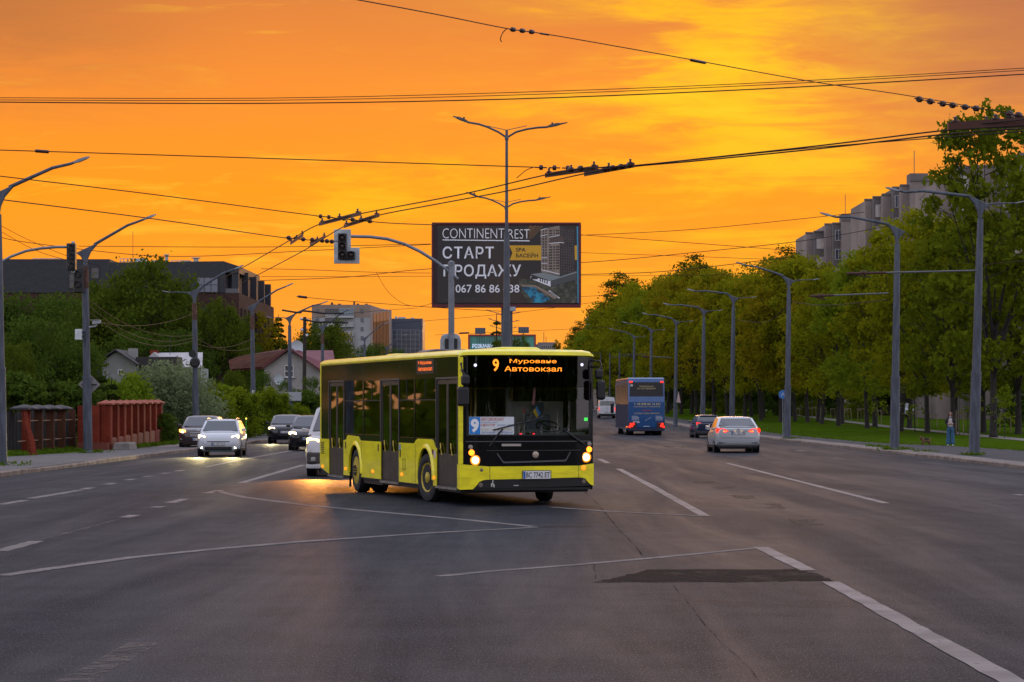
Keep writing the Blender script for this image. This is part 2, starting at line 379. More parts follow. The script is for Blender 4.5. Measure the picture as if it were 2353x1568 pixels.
# ---------------------------------------------------------------- painted markings
def paint(t, b, pos):
    g_ = t.noise(pos, 7, 5, .75); h_ = t.noise(pos, 1.1, 3, .6)
    c = t.mix(t.smooth(h_, .35, .65), (.20, .18, .172), (.12, .11, .106))
    t.put(b.inputs['Base Color'], c); b.inputs['Roughness'].default_value = .7; b.inputs['Specular IOR Level'].default_value = .2
    t.put(b.inputs['Alpha'], t.smooth(t.math('ADD', g_, t.math('MULTIPLY', h_, .5)), .52, .70))
def faint(t, b, pos):
    g_ = t.noise(pos, 6, 5, .75); h_ = t.noise(pos, .9, 3, .6)
    t.put(b.inputs['Base Color'], (.13, .115, .105)); b.inputs['Roughness'].default_value = .75; b.inputs['Specular IOR Level'].default_value = .15
    t.put(b.inputs['Alpha'], t.math('MULTIPLY', t.smooth(t.math('ADD', g_, t.math('MULTIPLY', h_, .6)), .72, .92), .6))
def solid(t, b, pos):
    g_ = t.noise(pos, 9, 5, .75); h_ = t.noise(pos, 1.1, 3, .6)
    t.put(b.inputs['Base Color'], t.mix(t.smooth(h_, .35, .65), (.215, .195, .19), (.13, .12, .118))); b.inputs['Roughness'].default_value = .7; b.inputs['Specular IOR Level'].default_value = .2
    t.put(b.inputs['Alpha'], t.smooth(t.math('ADD', g_, t.math('MULTIPLY', h_, .4)), .45, .60))
def worn(t, b, pos):
    g_ = t.noise(pos, 7, 5, .75); h_ = t.noise(pos, 1.1, 3, .6)
    t.put(b.inputs['Base Color'], t.mix(t.smooth(h_, .35, .65), (.20, .18, .172), (.12, .11, .106))); b.inputs['Roughness'].default_value = .8; b.inputs['Specular IOR Level'].default_value = .1
    t.put(b.inputs['Alpha'], t.smooth(t.math('ADD', g_, t.math('MULTIPLY', h_, .5)), .50, .70))
WORN = posmat('half_worn_road_paint', worn)
PAINT = posmat('worn_road_paint', paint); FAINT = posmat('faded_road_paint', faint); SOLID = posmat('road_paint', solid)
def dense(pts, k=10):
    r = []
    for a, c in zip(pts, pts[1:]): r += [(a[0] + (c[0] - a[0]) * i / k, a[1] + (c[1] - a[1]) * i / k) for i in range(k)]
    return r + [pts[-1]]
def mark(pts, wd, mt, dz=.004, curve=True):
    q = [G(x, y) for x, y in pts]; q = [(p.x, p.y) for p in q]
    random.seed(int(q[0][1] * 10)); b = MB(); vs = []; fs = []
    q = dense(q, 8)
    for i, (x, y) in enumerate(q):
        a = Vector(q[max(i - 1, 0)]); c = Vector(q[min(i + 1, len(q) - 1)]); t = (c - a).normalized(); n = Vector((-t.y, t.x)) * wd / 2 * random.uniform(.88, 1.1)
        vs += [(x - n.x, y - n.y, gz(y) + dz), (x + n.x, y + n.y, gz(y) + dz)]
    for i in range(len(q) - 1): fs.append((2 * i, 2 * i + 1, 2 * i + 3, 2 * i + 2))
    b.add(vs, fs); return tag(b.build('road_marking', mt), kind='structure')
mark([(497, 1129), (560, 1143), (700, 1161), (860, 1176), (1050, 1193), (1228, 1211)], .20, WORN)
mark([(2, 1324), (120, 1307), (310, 1281), (500, 1262), (700, 1245), (1000, 1225), (1228, 1213)], .22, WORN, .006)
mark([(1010, 1325), (1120, 1314), (1330, 1298), (1500, 1283), (1748, 1259)], .17, WORN)
mark([(1748, 1258), (1800, 1284), (1858, 1312)], .20, SOLID, .006)
mark([(1908, 1338), (2000, 1388), (2120, 1455), (2353, 1582), (2420, 1619)], .20, SOLID, .006)
mark([(1422, 1078), (1500, 1119), (1620, 1186)], .19, SOLID)
mark([(1265, 1166), (1400, 1176), (1622, 1187)], .2, WORN, .006)
mark([(1672, 1065), (1850, 1110), (2036, 1157)], .17, SOLID)
mark([(1377, 1055), (1398, 1065)], .2, SOLID)
mark([(555, 1110), (620, 1091), (697, 1069)], .2, SOLID)
mark([(470, 1074), (570, 1054), (680, 1034)], .2, PAINT)
for d in [[(0, 1160), (59, 1150)], [(70, 1146), (184, 1127)], [(192, 1125), (211, 1121)], [(244, 1114), (262, 1110.5)], [(292, 1104), (308, 1101)],
          [(333, 1096), (348, 1094)], [(372, 1089), (387, 1087)], [(407, 1083.5), (420, 1080.5)], [(390, 1156), (425, 1147)], [(475, 1134), (505, 1127)],
          [(355, 1167), (370, 1164)], [(285, 1190), (310, 1184)], [(0, 1267), (85, 1244)], [(1830, 1035), (1850, 1037)], [(2335, 1136), (2353, 1139)]]:
    mark(d, .22, PAINT)
mark([(323, 1076), (492, 1071), (689, 1066)], .3, FAINT, .006)
mark([(90, 1242), (180, 1219), (270, 1195)], .12, FAINT)
mark([(130, 1600), (170, 1566), (250, 1525), (330, 1478)], .24, FAINT)
mark([(620, 1150), (900, 1172), (1130, 1188)], .1, FAINT, .003)
mark([(1490, 979), (1545, 993), (1590, 1006)], .15, FAINT)
def patch(pts, mt, dz):
    b = MB(); b.poly([(*G(x, y).xy, dz) for x, y in pts]); return tag(b.build('road_patch', mt), kind='structure')
def darktar(t, b, pos):
    g_ = t.noise(t.scale(pos, (.6, 4, 1)), 1.5, 4, .6); h_ = t.noise(pos, 40, 2, .7)
    t.put(b.inputs['Base Color'], t.mix(t.smooth(t.math('ADD', t.math('MULTIPLY', g_, .6), t.math('MULTIPLY', h_, .4)), .35, .65), (.007, .0085, .0105), (.013, .0145, .017))); b.inputs['Roughness'].default_value = .8; b.inputs['Specular IOR Level'].default_value = .03; t.put(b.inputs['Alpha'], t.math('MULTIPLY', t.smooth(t.noise(t.scale(pos, (1.2, .5, 1)), 1.4, 5, .7), .25, .55), .85))
TAR = posmat('fresh_tar', darktar)
def edge_jag(pts, k, amp, seed):
    random.seed(seed); r = []
    for a, c in zip(pts, pts[1:] + pts[:1]):
        for i in range(k): t = i / k; r.append((a[0] + (c[0] - a[0]) * t + random.uniform(-amp * 4, amp * 4) * (i > 0), a[1] + (c[1] - a[1]) * t + random.uniform(-amp, amp) * (i > 0)))
    return r
patch(edge_jag([(1362, 1339.5), (1420, 1327), (1486, 1310), (1826, 1308), (1870, 1318), (1916, 1335), (1850, 1336), (1726, 1338)], 9, 1.3, 3), TAR, .0045)
for pts, seed in (([(1590, 1108), (1640, 1106), (1650, 1111), (1600, 1113)], 1), ([(1630, 1117), (1690, 1118), (1700, 1129), (1650, 1127)], 2), ([(1735, 1157), (1795, 1158), (1805, 1172), (1750, 1168)], 4),
                  ([(1680, 1138), (1730, 1139), (1735, 1147), (1690, 1146)], 6), ([(1520, 1025), (1575, 1026), (1570, 1029), (1525, 1028)], 7),
                  ([(1810, 1193), (1880, 1195), (1895, 1207), (1830, 1208)], 5), ([(1235, 1209), (1360, 1206), (1362, 1211), (1240, 1213)], 8)):
    def stain(t, b, pos):
        t.put(b.inputs['Base Color'], (.010, .009, .010)); b.inputs['Roughness'].default_value = .7; b.inputs['Specular IOR Level'].default_value = .2
        t.put(b.inputs['Alpha'], t.math('MULTIPLY', t.smooth(t.noise(t.scale(pos, (1.5, .5, 1)), 1.2, 5, .7), .40, .62), .75))
    if seed == 1: STAIN = posmat('tar_stain', stain)
    patch(edge_jag(pts, 5, .8, seed), STAIN, .004)
def seamtar(t, b, pos):
    t.put(b.inputs['Base Color'], (.009, .009, .010)); b.inputs['Roughness'].default_value = .9; b.inputs['Specular IOR Level'].default_value = 0
    t.put(b.inputs['Alpha'], t.math('MULTIPLY', t.smooth(t.noise(pos, 2.2, 4, .7), .38, .62), .55))
SEAM = posmat('tar_seam', seamtar)
def seam(pts, wd=.06):
    q = [G(x, y) for x, y in pts]; q = dense([(p.x, p.y) for p in q], 5); random.seed(9); b = MB(); vs = []; fs = []
    for i, (x, y) in enumerate(q):
        j = random.uniform(-.03, .03); k = wd * random.uniform(.3, 1.2) / 2; j *= .4; vs += [(x + j - k, y, .0045), (x + j + k, y, .0045)]
    for i in range(len(q) - 1): fs.append((2 * i, 2 * i + 1, 2 * i + 3, 2 * i + 2))
    b.add(vs, fs); return tag(b.build('road_seam', SEAM), kind='structure')
seam([(1344, 1130), (1365, 1150), (1390, 1178), (1420, 1215), (1455, 1250), (1482, 1284)], .03)
seam([(1366, 1298), (1370, 1332)], .018)
seam([(1548, 1345), (1585, 1390), (1610, 1425), (1660, 1480), (1712, 1525), (1750, 1572)], .012)
# ================================================================ the yellow city bus
BW, BL = 2.66, 12.25
YEL = mat('bus_yellow_paint', (.88, .78, .013), .30, 0, .13, 2.2, coat=.45, stretch=(1, .6, 2.5))
BLK = mat('bus_black_gloss', (.006, .006, .007), .10, 0, 0, spec=.3)
DOORGREY = mat('door_grey_brown', (.055, .047, .042), .38, .2, .2)
TRIM = mat('bus_rubber_trim', (.006, .006, .007), .5)
INTERIOR = mat('bus_interior_grey', (.38, .37, .35), .7, 0, .2)
SEATM = mat('seat_fabric', (.13, .14, .19), .9, 0, .3, 12)
RAIL = mat('handrail_yellow', (.55, .38, .03), .4)
BGLASS = glass('bus_side_glass', (.60, .55, .48), .03); WGLASS = glass('windscreen_glass', (.80, .86, .84), .03)
DGLASS = glass('dark_header_glass', (.10, .105, .11), .0)
LED = emit('amber_led', (1.0, .27, .012), 1.9); LEDR = emit('red_orange_led', (1.0, .16, .015), 1.3)
BULB_W = emit('headlamp_glow', (1.0, .62, .20), 14); BULB_A = emit('amber_lamp', (1.0, .22, .01), 4.0); MARKER = emit('side_marker', (1.0, .20, .01), 2.2)
AMBER_OFF = mat('amber_lens', (.35, .09, .01), .25)
FRx, FRy, BYAW = -.987, 47.5, math.atan2(.289, .957)
BO = (-BW / 2, -BL / 2, 0)
cy_, sy_ = math.cos(BYAW), math.sin(BYAW)
bus = thing('city_bus', 'yellow and black city bus turning at the junction, route 9 on its amber display', 'bus',
            (FRx + cy_ * BW / 2 - sy_ * BL / 2, FRy + sy_ * BW / 2 + cy_ * BL / 2, 0), BYAW)
def B(): return MB(BO)
def fc(v, k=.13): return -k * (1 - abs(2 * v / BW - 1) ** 2.6)
def interp(pts):
    xs = [p[0] for p in pts]; ys = [p[1] for p in pts]
    return lambda x: float(np.interp(x, xs, ys))
def fstrip(b, v0, v1, zb, zt, off=0, m=0, n=14):
    """panel that follows the bowed front"""
    zb = zb if callable(zb) else (lambda v, z=zb: z); zt = zt if callable(zt) else (lambda v, z=zt: z)
    vs = []
    for i in range(n + 1):
        v = v0 + (v1 - v0) * i / n
        vs += [(v, fc(v) - off, zb(v)), (v, fc(v) - off, zt(v))]
    b.add(vs, [(2 * i, 2 * i + 2, 2 * i + 3, 2 * i + 1) for i in range(n)], m)
# openings on the kerb side (u0,u1,z0,z1)
WIN = [(7.98, 9.69, 1.29, 2.48), (6.39, 7.85, 1.29, 2.46), (3.50, 4.66, 1.27, 2.45), (1.79, 3.38, 1.27, 2.45)]
DOORS = [(9.83, 11.32, .34, 2.47), (4.73, 6.28, .34, 2.45), (.19, 1.71, .36, 2.43)]
ARCH = [(8.6, .5), (2.47, .5)]
b = B()
wells = [(c - .66, c + .66, .28, 1.12) for c, _ in ARCH]
for x0, x1, z0, z1 in holes_grid(.02, BL, .30, 2.86, WIN + DOORS + wells): b.box(0, .05, x0, x1, z0, z1)
WIN2 = [(1.2 + 1.75 * k, 2.75 + 1.75 * k, 1.27, 2.45) for k in range(5)]
for x0, x1, z0, z1 in holes_grid(.02, BL, .30, 2.86, WIN2 + wells): b.box(BW - .05, BW, x0, x1, z0, z1)
b.box(.052, BW - .052, BL - .06, BL - .002, .32, 2.85)
body = b.build('body', BLK, bus, bevel=.004)
# roof: rounded cap running the whole length, drooping at the nose
b = B(); rings = []
sec = [(0, 0), (-.012, .035), (.0, .075), (.05, .115), (.16, .135), (.5, .145), (BW / 2, .15)]
sec = sec + [(BW - v, z) for v, z in sec[::-1][1:]]
for u, zb, k in [(-.16, 2.842, .25), (-.14, 2.842, .7), (-.05, 2.843, .95), (.15, 2.845, 1), (1.0, 2.852, 1), (6, 2.865, 1), (BL - .1, 2.87, 1), (BL + .02, 2.87, .9), (BL + .05, 2.87, .5)]:
    rg = []
    for v, z in sec:
        uu = u + (fc(v) + .13 if u < .1 else 0) * (1 if u < 0 else .5)
        rg.append((v, uu, zb + z * k))
    rings.append(rg)
b.ring(rings); b.box(.03, BW - .03, 0, BL, 2.83, 2.866)
roof = b.build('roof', YEL, bus, smooth=35)
b = B()
for v0, v1, u0, u1, h in ((1.15, 1.98, 1.2, 3.4, .085), ): b.ring([[(v0 + d, u0 + d, 2.98 + z), (v1 - d, u0 + d, 2.98 + z), (v1 - d, u1 - d, 2.98 + z), (v0 + d, u1 - d, 2.98 + z)] for d, z in ((0, 0), (.01, h * .6), (.07, h))])
b.build('roof_hatch', YEL, roof, smooth=50)
b = B()
b.ring([[(.9 + d, 5.4 + d, 2.99 + z), (1.8 - d, 5.4 + d, 2.99 + z), (1.8 - d, 6.8 - d, 2.99 + z), (.9 + d, 6.8 - d, 2.99 + z)] for d, z in ((0, 0), (.03, .09), (.12, .13))])
b.build('roof_vent', PLASTIC, roof, smooth=50)
b = B()
b.ring([[(.5 + d, 7.2 + d, 2.99 + z), (1.0 - d, 7.2 + d, 2.99 + z), (1.0 - d, 8.0 - d, 2.99 + z), (.5 + d, 8.0 - d, 2.99 + z)] for d, z in ((0, 0), (.03, .05), (.08, .07))])
b.build('roof_hatch', YEL, roof, smooth=50)
# yellow corner strips
b = B()
b.ring([[(v, u, z) for v, u in ((-.012, -.012), (.055, -.03), (.055, .05), (-.012, .10))] for z in (.8, 2.85)])
b.box(-.01, .06, BL - .07, BL + .012, .5, 2.875)
b.box(BW - .06, BW + .01, BL - .07, BL + .012, .5, 2.875)
b.build('corner_trim', YEL, bus, bevel=.008)
# lower yellow side panels with wheel arches cut out
def side_panel(pts, arch=None, side=0, name='side_panel'):
    b = B(); poly = list(pts)
    x0, x1 = (-.016, .0) if side == 0 else (BW, BW + .016)
    if arch:
        c, r, zc = arch
        arc = [(c + r * math.cos(a), zc + r * math.sin(a)) for a in [math.pi - math.pi * i / 16 for i in range(17)]]
        # panel = columns between arch / bottom and the top outline
        top = interp(sorted(pts['top'])); us = sorted({pts['u'][0], pts['u'][1], *[p[0] for p in pts['top']], *[p[0] for p in arc]})
        us = [u for u in us if pts['u'][0] <= u <= pts['u'][1]]
        def bot(u):
            if abs(u - c) < r: return max(zc + math.sqrt(max(r * r - (u - c) ** 2, 0)), pts['z0'])
            return pts['z0']
        seq = []
        for a, d in zip(us, us[1:]):
            e = 1e-4
            ba, bd = bot(a + e), bot(d - e)
            b.add([(x0, a, ba), (x0, d, bd), (x0, d, top(d)), (x0, a, top(a)), (x1, a, ba), (x1, d, bd), (x1, d, top(d)), (x1, a, top(a))],
                  [(0, 1, 2, 3), (7, 6, 5, 4), (0, 4, 5, 1), (3, 2, 6, 7)])
        # raised lip round the arch
        rg = []
        for i in range(21):
            a = math.pi + .12 - (math.pi + .24) * i / 20; cu, sz = math.cos(a), math.sin(a); s_ = -1 if side == 0 else 1; xb = 0 if side == 0 else BW
            rg.append([(xb + s_ * .014, c + (r + .085) * cu, zc + (r + .085) * sz), (xb + s_ * .045, c + (r + .03) * cu, zc + (r + .03) * sz), (xb + s_ * .045, c + (r - .01) * cu, zc + (r - .01) * sz), (xb, c + (r - .012) * cu, zc + (r - .012) * sz)])
        rg = [q for q in rg if q[1][2] > .33]
        b.ring(rg)
    else:
        b.prism(poly, 'x', x0, x1)
    o = b.build(name, YEL, bus, smooth=30)
    return o
side_panel(dict(u=(6.20, 9.77), top=[(6.2, 1.15), (8.05, 1.15), (8.2, 1.16), (8.35, 1.24), (9.3, 1.26), (9.42, 1.24), (9.5, 1.16), (9.77, 1.14)], z0=.35), (8.6, .56, .50))
side_panel(dict(u=(1.63, 4.66), top=[(1.63, 1.06), (1.8, 1.12), (1.95, 1.23), (2.1, 1.25), (3.1, 1.25), (3.25, 1.22), (3.4, 1.15), (4.66, 1.15)], z0=.34), (2.47, .56, .52))
b = B(); b.prism([(11.3, .34), (12.1, .46), (BL, .50), (BL, 1.15), (11.3, 1.15)], 'x', -.016, 0)
b.build('side_panel', YEL, bus)
for args in ((dict(u=(1.3, 5.2), top=[(1.3, 1.15), (5.2, 1.15)], z0=.35), (2.47, .56, .5), 1), (dict(u=(5.22, 12.2), top=[(5.22, 1.15), (12.2, 1.15)], z0=.35), (8.6, .56, .5), 1)): side_panel(*args)
b = B()   # panel gaps, louvres, locks, flap
for u in (8.02, 3.30): b.box(-.0185, -.0155, u - .006, u + .006, .36, 1.14)
for k in range(7): b.box(-.020, -.0155, 11.78 + .02 * (k % 2), 12.12, .80 + k * .042, .822 + k * .042)
for u, z in ((9.55, 1.03), (6.45, 1.02), (4.53, .93)): b.box(-.024, -.0155, u - .035, u + .035, z - .075, z + .075)
b.tube([(-.019, 4.12, .60), (-.019, 4.30, .60), (-.019, 4.30, .82), (-.019, 4.12, .82), (-.019, 4.12, .60)], .008, 5)
b.build('panel_fitting', TRIM, bus)
b = B(); b.box(-.02, -.0155, 4.5, 4.62, .99, 1.12); b.build('sticker', mat('blue_sticker', (.10, .22, .5), .5), bus)
b = B(); b.lathe((-.0155, 1.78, .96), (-1, 0, 0), [(.085, 0), (.085, .004)], 16); b.build('sticker', mat('pale_sticker', (.5, .45, .45), .5), bus)
b = B(); b.lathe((-.0155, 1.93, 1.0), (-1, 0, 0), [(.06, 0), (.06, .005)], 16); b.build('sticker', mat('maroon_sticker', (.12, .03, .03), .5), bus)
for u, z in ((11.95, .50), (9.55, .50), (6.95, .50), (4.4, .50), (1.85, .50)):
    b = B(); b.box(-.035, -.015, u - .055, u + .055, z - .028, z + .028); b.build('side_marker', MARKER, bus, bevel=.008)
b = B(); b.lathe((-.0155, 1.98, .70), (-1, 0, 0), [(.05, 0), (.05, .02), (.03, .04)], 10); b.build('side_marker', AMBER_OFF, bus)
# skirt and bumper of the rear
b = B(); b.box(.02, BW - .02, 6.2, 7.9, .22, .36); b.box(.03, BW - .03, 3.1, 6.2, .24, .34); b.box(.05, BW - .05, .15, 1.75, .25, .345); b.box(.1, BW - .1, 9.4, BL - .1, .28, .34)
b.box(.55, BW - .55, .3, BL - .3, .27, .33)
for c, _ in ARCH:
    b.box(.05, .42, c - .68, c - .64, .32, 1.16); b.box(.05, .42, c + .64, c + .68, .32, 1.16); b.box(.42, .46, c - .68, c + .68, .32, 1.16); b.box(.05, .46, c - .68, c + .68, 1.125, 1.16)
    b.box(BW - .42, BW - .05, c - .68, c - .64, .32, 1.16); b.box(BW - .46, BW - .42, c - .68, c + .68, .32, 1.16)
    b.box(.01, .06, c + .70, c + .715, .1, .36)
b.build('underbody', TRIM, bus)
# wheels
def wheel_parts(parent, x, y, r, wdt, side, tyre_m, rim_m, hub_m, steer=0.0, dish=.10, spokes=0, hubcap=False):
    """side -1: outer face towards -x"""
    s = side; ax = Vector((s * math.cos(steer), math.sin(steer), 0)); c = Vector((x, y, r))
    b = MB(parent and WOFF or (0, 0, 0))
    b.lathe(c, ax, [(r * .60, -wdt + .01), (r * .94, -wdt), (r, -wdt + .05), (r, -.05), (r * .96, -.015), (r * .80, 0), (r * .66, -.005), (r * .60, -.03)], 28)
    ty = b.build('tyre', tyre_m, parent, smooth=40)
    b = MB(WOFF)
    if hubcap: b.lathe(c, ax, [(r * .63, -.06), (r * .63, -.012), (r * .56, -.004), (r * .30, .004), (r * .1, .01), (.001, .011)], 24, cap=False)
    else: b.lathe(c, ax, [(r * .62, -.05), (r * .60, -.012), (r * .54, -.03), (r * .50, -dish), (r * .24, -dish + .02), (r * .22, -.02), (r * .14, .0), (.001, .004)], 24, cap=False)
    rim = b.build('rim', rim_m, ty, smooth=30)
    b = MB(WOFF); p = Vector((-ax.y, ax.x, 0)); up = Vector((0, 0, 1))
    n = spokes or 10
    for k in range(n):
        a = 2 * math.pi * k / n; q = c + (p * math.cos(a) + up * math.sin(a)) * r * (.40 if not hubcap else .2)
        b.lathe(q + ax * (-dish if not hubcap else 0), ax, [(r * .055, 0), (r * .055, .03), (r * .03, .04)], 6)
    b.build('wheel_nut', hub_m, rim, smooth=40)
    return ty
WOFF = BO
RIMY = mat('wheel_yellow', (.45, .34, .03), .5, .1, .35, 9); HUBD = mat('wheel_hub_grey', (.06, .055, .05), .5, .6, .3, 10)
def bwheel(x, y, side, steer=0, hubcap=False):
    wheel_parts(bus, x, y, .485, .29, side, RUBBER, RIMY, HUBD, steer, hubcap=hubcap)
bwheel(-.004, 8.6, -1, hubcap=True); bwheel(-.004, 2.47, -1, R(-9)); bwheel(BW - .05, 2.47, 1, R(-9)); bwheel(BW - .06, 8.6, 1, hubcap=True)
for x_, d_ in ((.40, 1), (BW - .4, -1)):
    b = MB(WOFF); b.lathe((x_, 8.6, .485), (d_, 0, 0), [(.3, 0), (.47, .01), (.485, .05), (.485, .26), (.3, .28)], 24); b.build('inner_tyre', RUBBER, bus, smooth=40)
for y_, r_ in ((8.6, .10), (2.47, .07)): b = MB(WOFF); b.tube([(.3, y_, .485), (BW - .3, y_, .485)], r_); b.build('axle', RUBBER, bus, smooth=40)
# side windows
for u0, u1, z0, z1 in WIN:
    b = B(); b.box(.008, .016, u0, u1, z0, z1); wd = b.build('window', BGLASS, bus)
    b = B()
    b.box(.0, .03, u0, u1, 2.02, 2.045); b.box(0, .03, (u0 + u1) / 2 - .012, (u0 + u1) / 2 + .012, 2.045, z1)
    b.build('window_bar', TRIM, wd)
for u0, u1, z0, z1 in WIN2:
    b = B(); b.box(BW - .016, BW - .008, u0, u1, z0, z1); b.build('window', BGLASS, bus)
# doors: two leaves each, grey kick panel, glass, handrail
for di, (u0, u1, z0, z1) in enumerate(DOORS):
    um = (u0 + u1) / 2
    b = B()   # frame
    for a0, a1, c0, c1 in holes_grid(u0 - .035, u1 + .035, z0 - .02, z1 + .035, [(u0, u1, z0, z1)]): b.box(-.010, .02, a0, a1, c0, c1)
    fr = b.build('door_frame', mat('door_frame_grey', (.10, .095, .09), .45, .4), bus)
    for a, c in ((u0 + .012, um - .008), (um + .008, u1 - .012)):
        b = B()
        for a0, a1, c0, c1 in holes_grid(a, c, z0 + .01, z1 - .01, [(a + .06, c - .06, z0 + .62, z1 - .10)]): b.box(.012, .045, a0, a1, c0, c1)
        lf = b.build('door', DOORGREY, bus, bevel=.004)
        b = B(); b.box(.022, .030, a + .06, c - .06, z0 + .62, z1 - .10); b.build('door_glass', BGLASS, lf)
        b = B(); uh = a + .5 * (c - a)
        b.tube([(.06, uh + .12, 1.62), (.09, uh + .04, 1.52), (.09, uh - .02, 1.38), (.07, uh - .05, 1.28)], .016, 6)
        b.tube([(.004, uh + .10, 1.18), (-.01, uh + .02, 1.08), (-.01, uh - .04, .95)], .013, 6)
        b.build('handle', RAIL, lf, smooth=50)
    b = B(); b.box(-.03, .05, u0 - .02, u1 + .02, z0 - .06, z0 - .022); b.build('door_step', mat('step_metal', (.22, .20, .18), .5, .4, .3), bus)
b = B(); b.box(-.006, -.001, .01, .17, .40, 2.43); b.build('corner_panel', DOORGREY, bus)
# small side display
b = B(); b.box(-.004, -.001, 1.9, 3.25, 2.55, 2.84); sd = b.build('side_display', TRIM, bus)
for tx, z, wd_ in (('9 Мурован', 2.725, 1.05), ('Автовокзал', 2.61, 1.10)):
    text(tx, 'display_lettering', LEDR, (BO[0] - .008, BO[1] + 3.12, z), R(-90), wd_, .085, sd, .012)
# interior
b = B(); b.box(.06, BW - .06, .4, BL - .1, .34, .37); b.box(.06, BW - .06, .3, BL - .1, 2.60, 2.83); b.box(.06, BW - .06, 11.6, 11.7, .37, 2.6)
b.build('interior_floor', INTERIOR, bus)
b = B(); b.box(.1, BW - .1, .08, .62, .9, 1.30); b.box(1.5, BW - .12, .1, .75, 1.28, 1.40); b.prism([(.10, 1.30), (.62, 1.30), (.70, 1.36), (.12, 1.335)], 'x', .1, BW - .1)
b.box(1.35, 1.75, .3, .55, 1.38, 1.46)
b.build('dashboard', mat('dashboard_dark', (.13, .135, .14), .6), bus, bevel=.02)
b = B(); cs = Vector((1.98, .72, 1.50)); n_ = Vector((0, -.5, .86)); ring = []
xa = Vector((1, 0, 0)); ya = n_.cross(xa)
b.tube([cs + (xa * math.cos(a) + ya * math.sin(a)) * .23 for a in [2 * math.pi * k / 20 for k in range(21)]], .018, 6)
for a in (0, 2.1, 4.2): b.tube([cs, cs + (xa * math.cos(a) + ya * math.sin(a)) * .23], .014, 6)
b.tube([cs, cs + Vector((0, -.15, -.25))], .03, 8)
b.build('steering_wheel', PLASTIC, bus, smooth=50)
b = B()   # driver seat and partition
b.ring([[(1.72, 1.3 + dy_, z), (2.24, 1.3 + dy_, z), (2.24, 1.42 + dy_, z), (1.72, 1.42 + dy_, z)] for z, dy_ in ((1.0, 0), (1.5, .03), (1.75, .06))]); b.box(1.7, 2.26, .95, 1.4, .88, 1.0); b.box(1.85, 2.1, 1.34, 1.42, 1.76, 1.98)
b.build('driver_seat', SEATM, bus, bevel=.03)
b = B(); b.box(1.4, BW - .08, 1.62, 1.66, .4, 2.0); b.box(1.4, 1.46, 1.6, 1.68, .4, 2.55); b.box(1.38, 1.44, .9, 1.66, .4, 1.35); b.build('cab_partition', INTERIOR, bus)
for k, (v, u) in enumerate([(.25, 4.0), (.25, 3.1), (1.9, 3.0), (1.9, 4.0), (1.9, 5.0), (.25, 6.9), (.25, 7.6), (1.9, 6.4), (1.9, 7.3), (1.9, 8.6), (.25, 8.6), (.3, 10.9), (1.9, 10.0)]):
    b = B()
    for o in (0, .46): b.box(v + o, v + o + .42, u, u + .42, .82, .92); b.ring([[(v + o, u + .38, .9), (v + o + .42, u + .38, .9), (v + o + .42, u + .46, .9), (v + o, u + .46, .9)], [(v + o + .03, u + .47, 1.45), (v + o + .39, u + .47, 1.45), (v + o + .39, u + .54, 1.45), (v + o + .03, u + .54, 1.45)]])
    b.box(v + .2, v + .6, u + .1, u + .3, .37, .82)
    b.build('passenger_seat', SEATM, bus, bevel=.02)
b = B()
for v, u in ((.85, 1.9), (1.75, 2.4), (.95, 4.6), (.95, 6.35), (1.7, 5.2), (1.7, 7.6), (.95, 9.7)): b.tube([(v, u, .37), (v, u, 2.6)], .018, 8)
for v in (.75, 1.85): b.tube([(v, 1.9, 2.28), (v, 11, 2.28)], .016, 6)
b.build('handrail', RAIL, bus, smooth=50)
# front
b = B(); fstrip(b, .055, BW, .48, 1.345, 0); fstrip(b, .055, .13, 1.345, 2.86); fstrip(b, BW - .075, BW, 1.345, 2.86)
b.box(.06, BW - .02, .0, .03, .4, 1.3)
front = b.build('front_panel', BLK, bus, smooth=30)
b = B(); fstrip(b, .13, BW - .075, 1.345, 2.26); ws = b.build('windscreen', WGLASS, bus, smooth=60)
b = B(); fstrip(b, .13, BW - .075, 2.26, 2.86); hd = b.build('header_glass', DGLASS, bus, smooth=60)
b = B(); b.box(.15, BW - .1, .06, .45, 2.42, 2.83); b.build('sign_box', TRIM, bus)
b = B(); fstrip(b, .12, .145, 1.335, 2.86, .004); fstrip(b, BW - .09, BW - .065, 1.335, 2.86, .004); fstrip(b, .12, BW - .065, 1.335, 1.36, .005); b.build('windscreen_seal', TRIM, ws, smooth=30)
# LED destination: digits and words just behind the pane
def fr_text(tx, mt, v0, v1, z0, z1, name, off, bold, parent, spacing=1.0):
    me = text_mesh(tx, v1 - v0, z1 - z0, bold, spacing=spacing); me.name = name; me.materials.clear(); me.materials.append(mt)
    n = len(me.vertices); co = np.zeros(n * 3); me.vertices.foreach_get('co', co); co = co.reshape(-1, 3)
    for r in co:
        v = v0 + r[0]; r[0] = v + BO[0]; r[1] = fc(v) - off + BO[1]; r[2] += z0
    me.vertices.foreach_set('co', co.ravel()); me.update()
    o = bpy.data.objects.new(name, me); COL.objects.link(o); o.parent = parent; return o
fr_text('9', LED, .615, .735, 2.565, 2.80, 'route_number', .006, .02, hd)
fr_text('Муроване', LED, .945, 1.885, 2.705, 2.80, 'display_lettering', .006, .006, hd)
fr_text('Автовокзал', LED, .845, 1.99, 2.565, 2.665, 'display_lettering', .006, .006, hd)
for v, z in ((.285, 2.68), (2.42, 2.70)):
    b = B(); b.lathe((v, fc(v) - .002, z), (0, -1, 0), [(.03, 0), (.026, .012), (.001, .016)], 12, cap=False); b.build('marker_lamp', emit('cool_white_lamp', (.72, .70, 1.0), 1.6), hd, smooth=50)
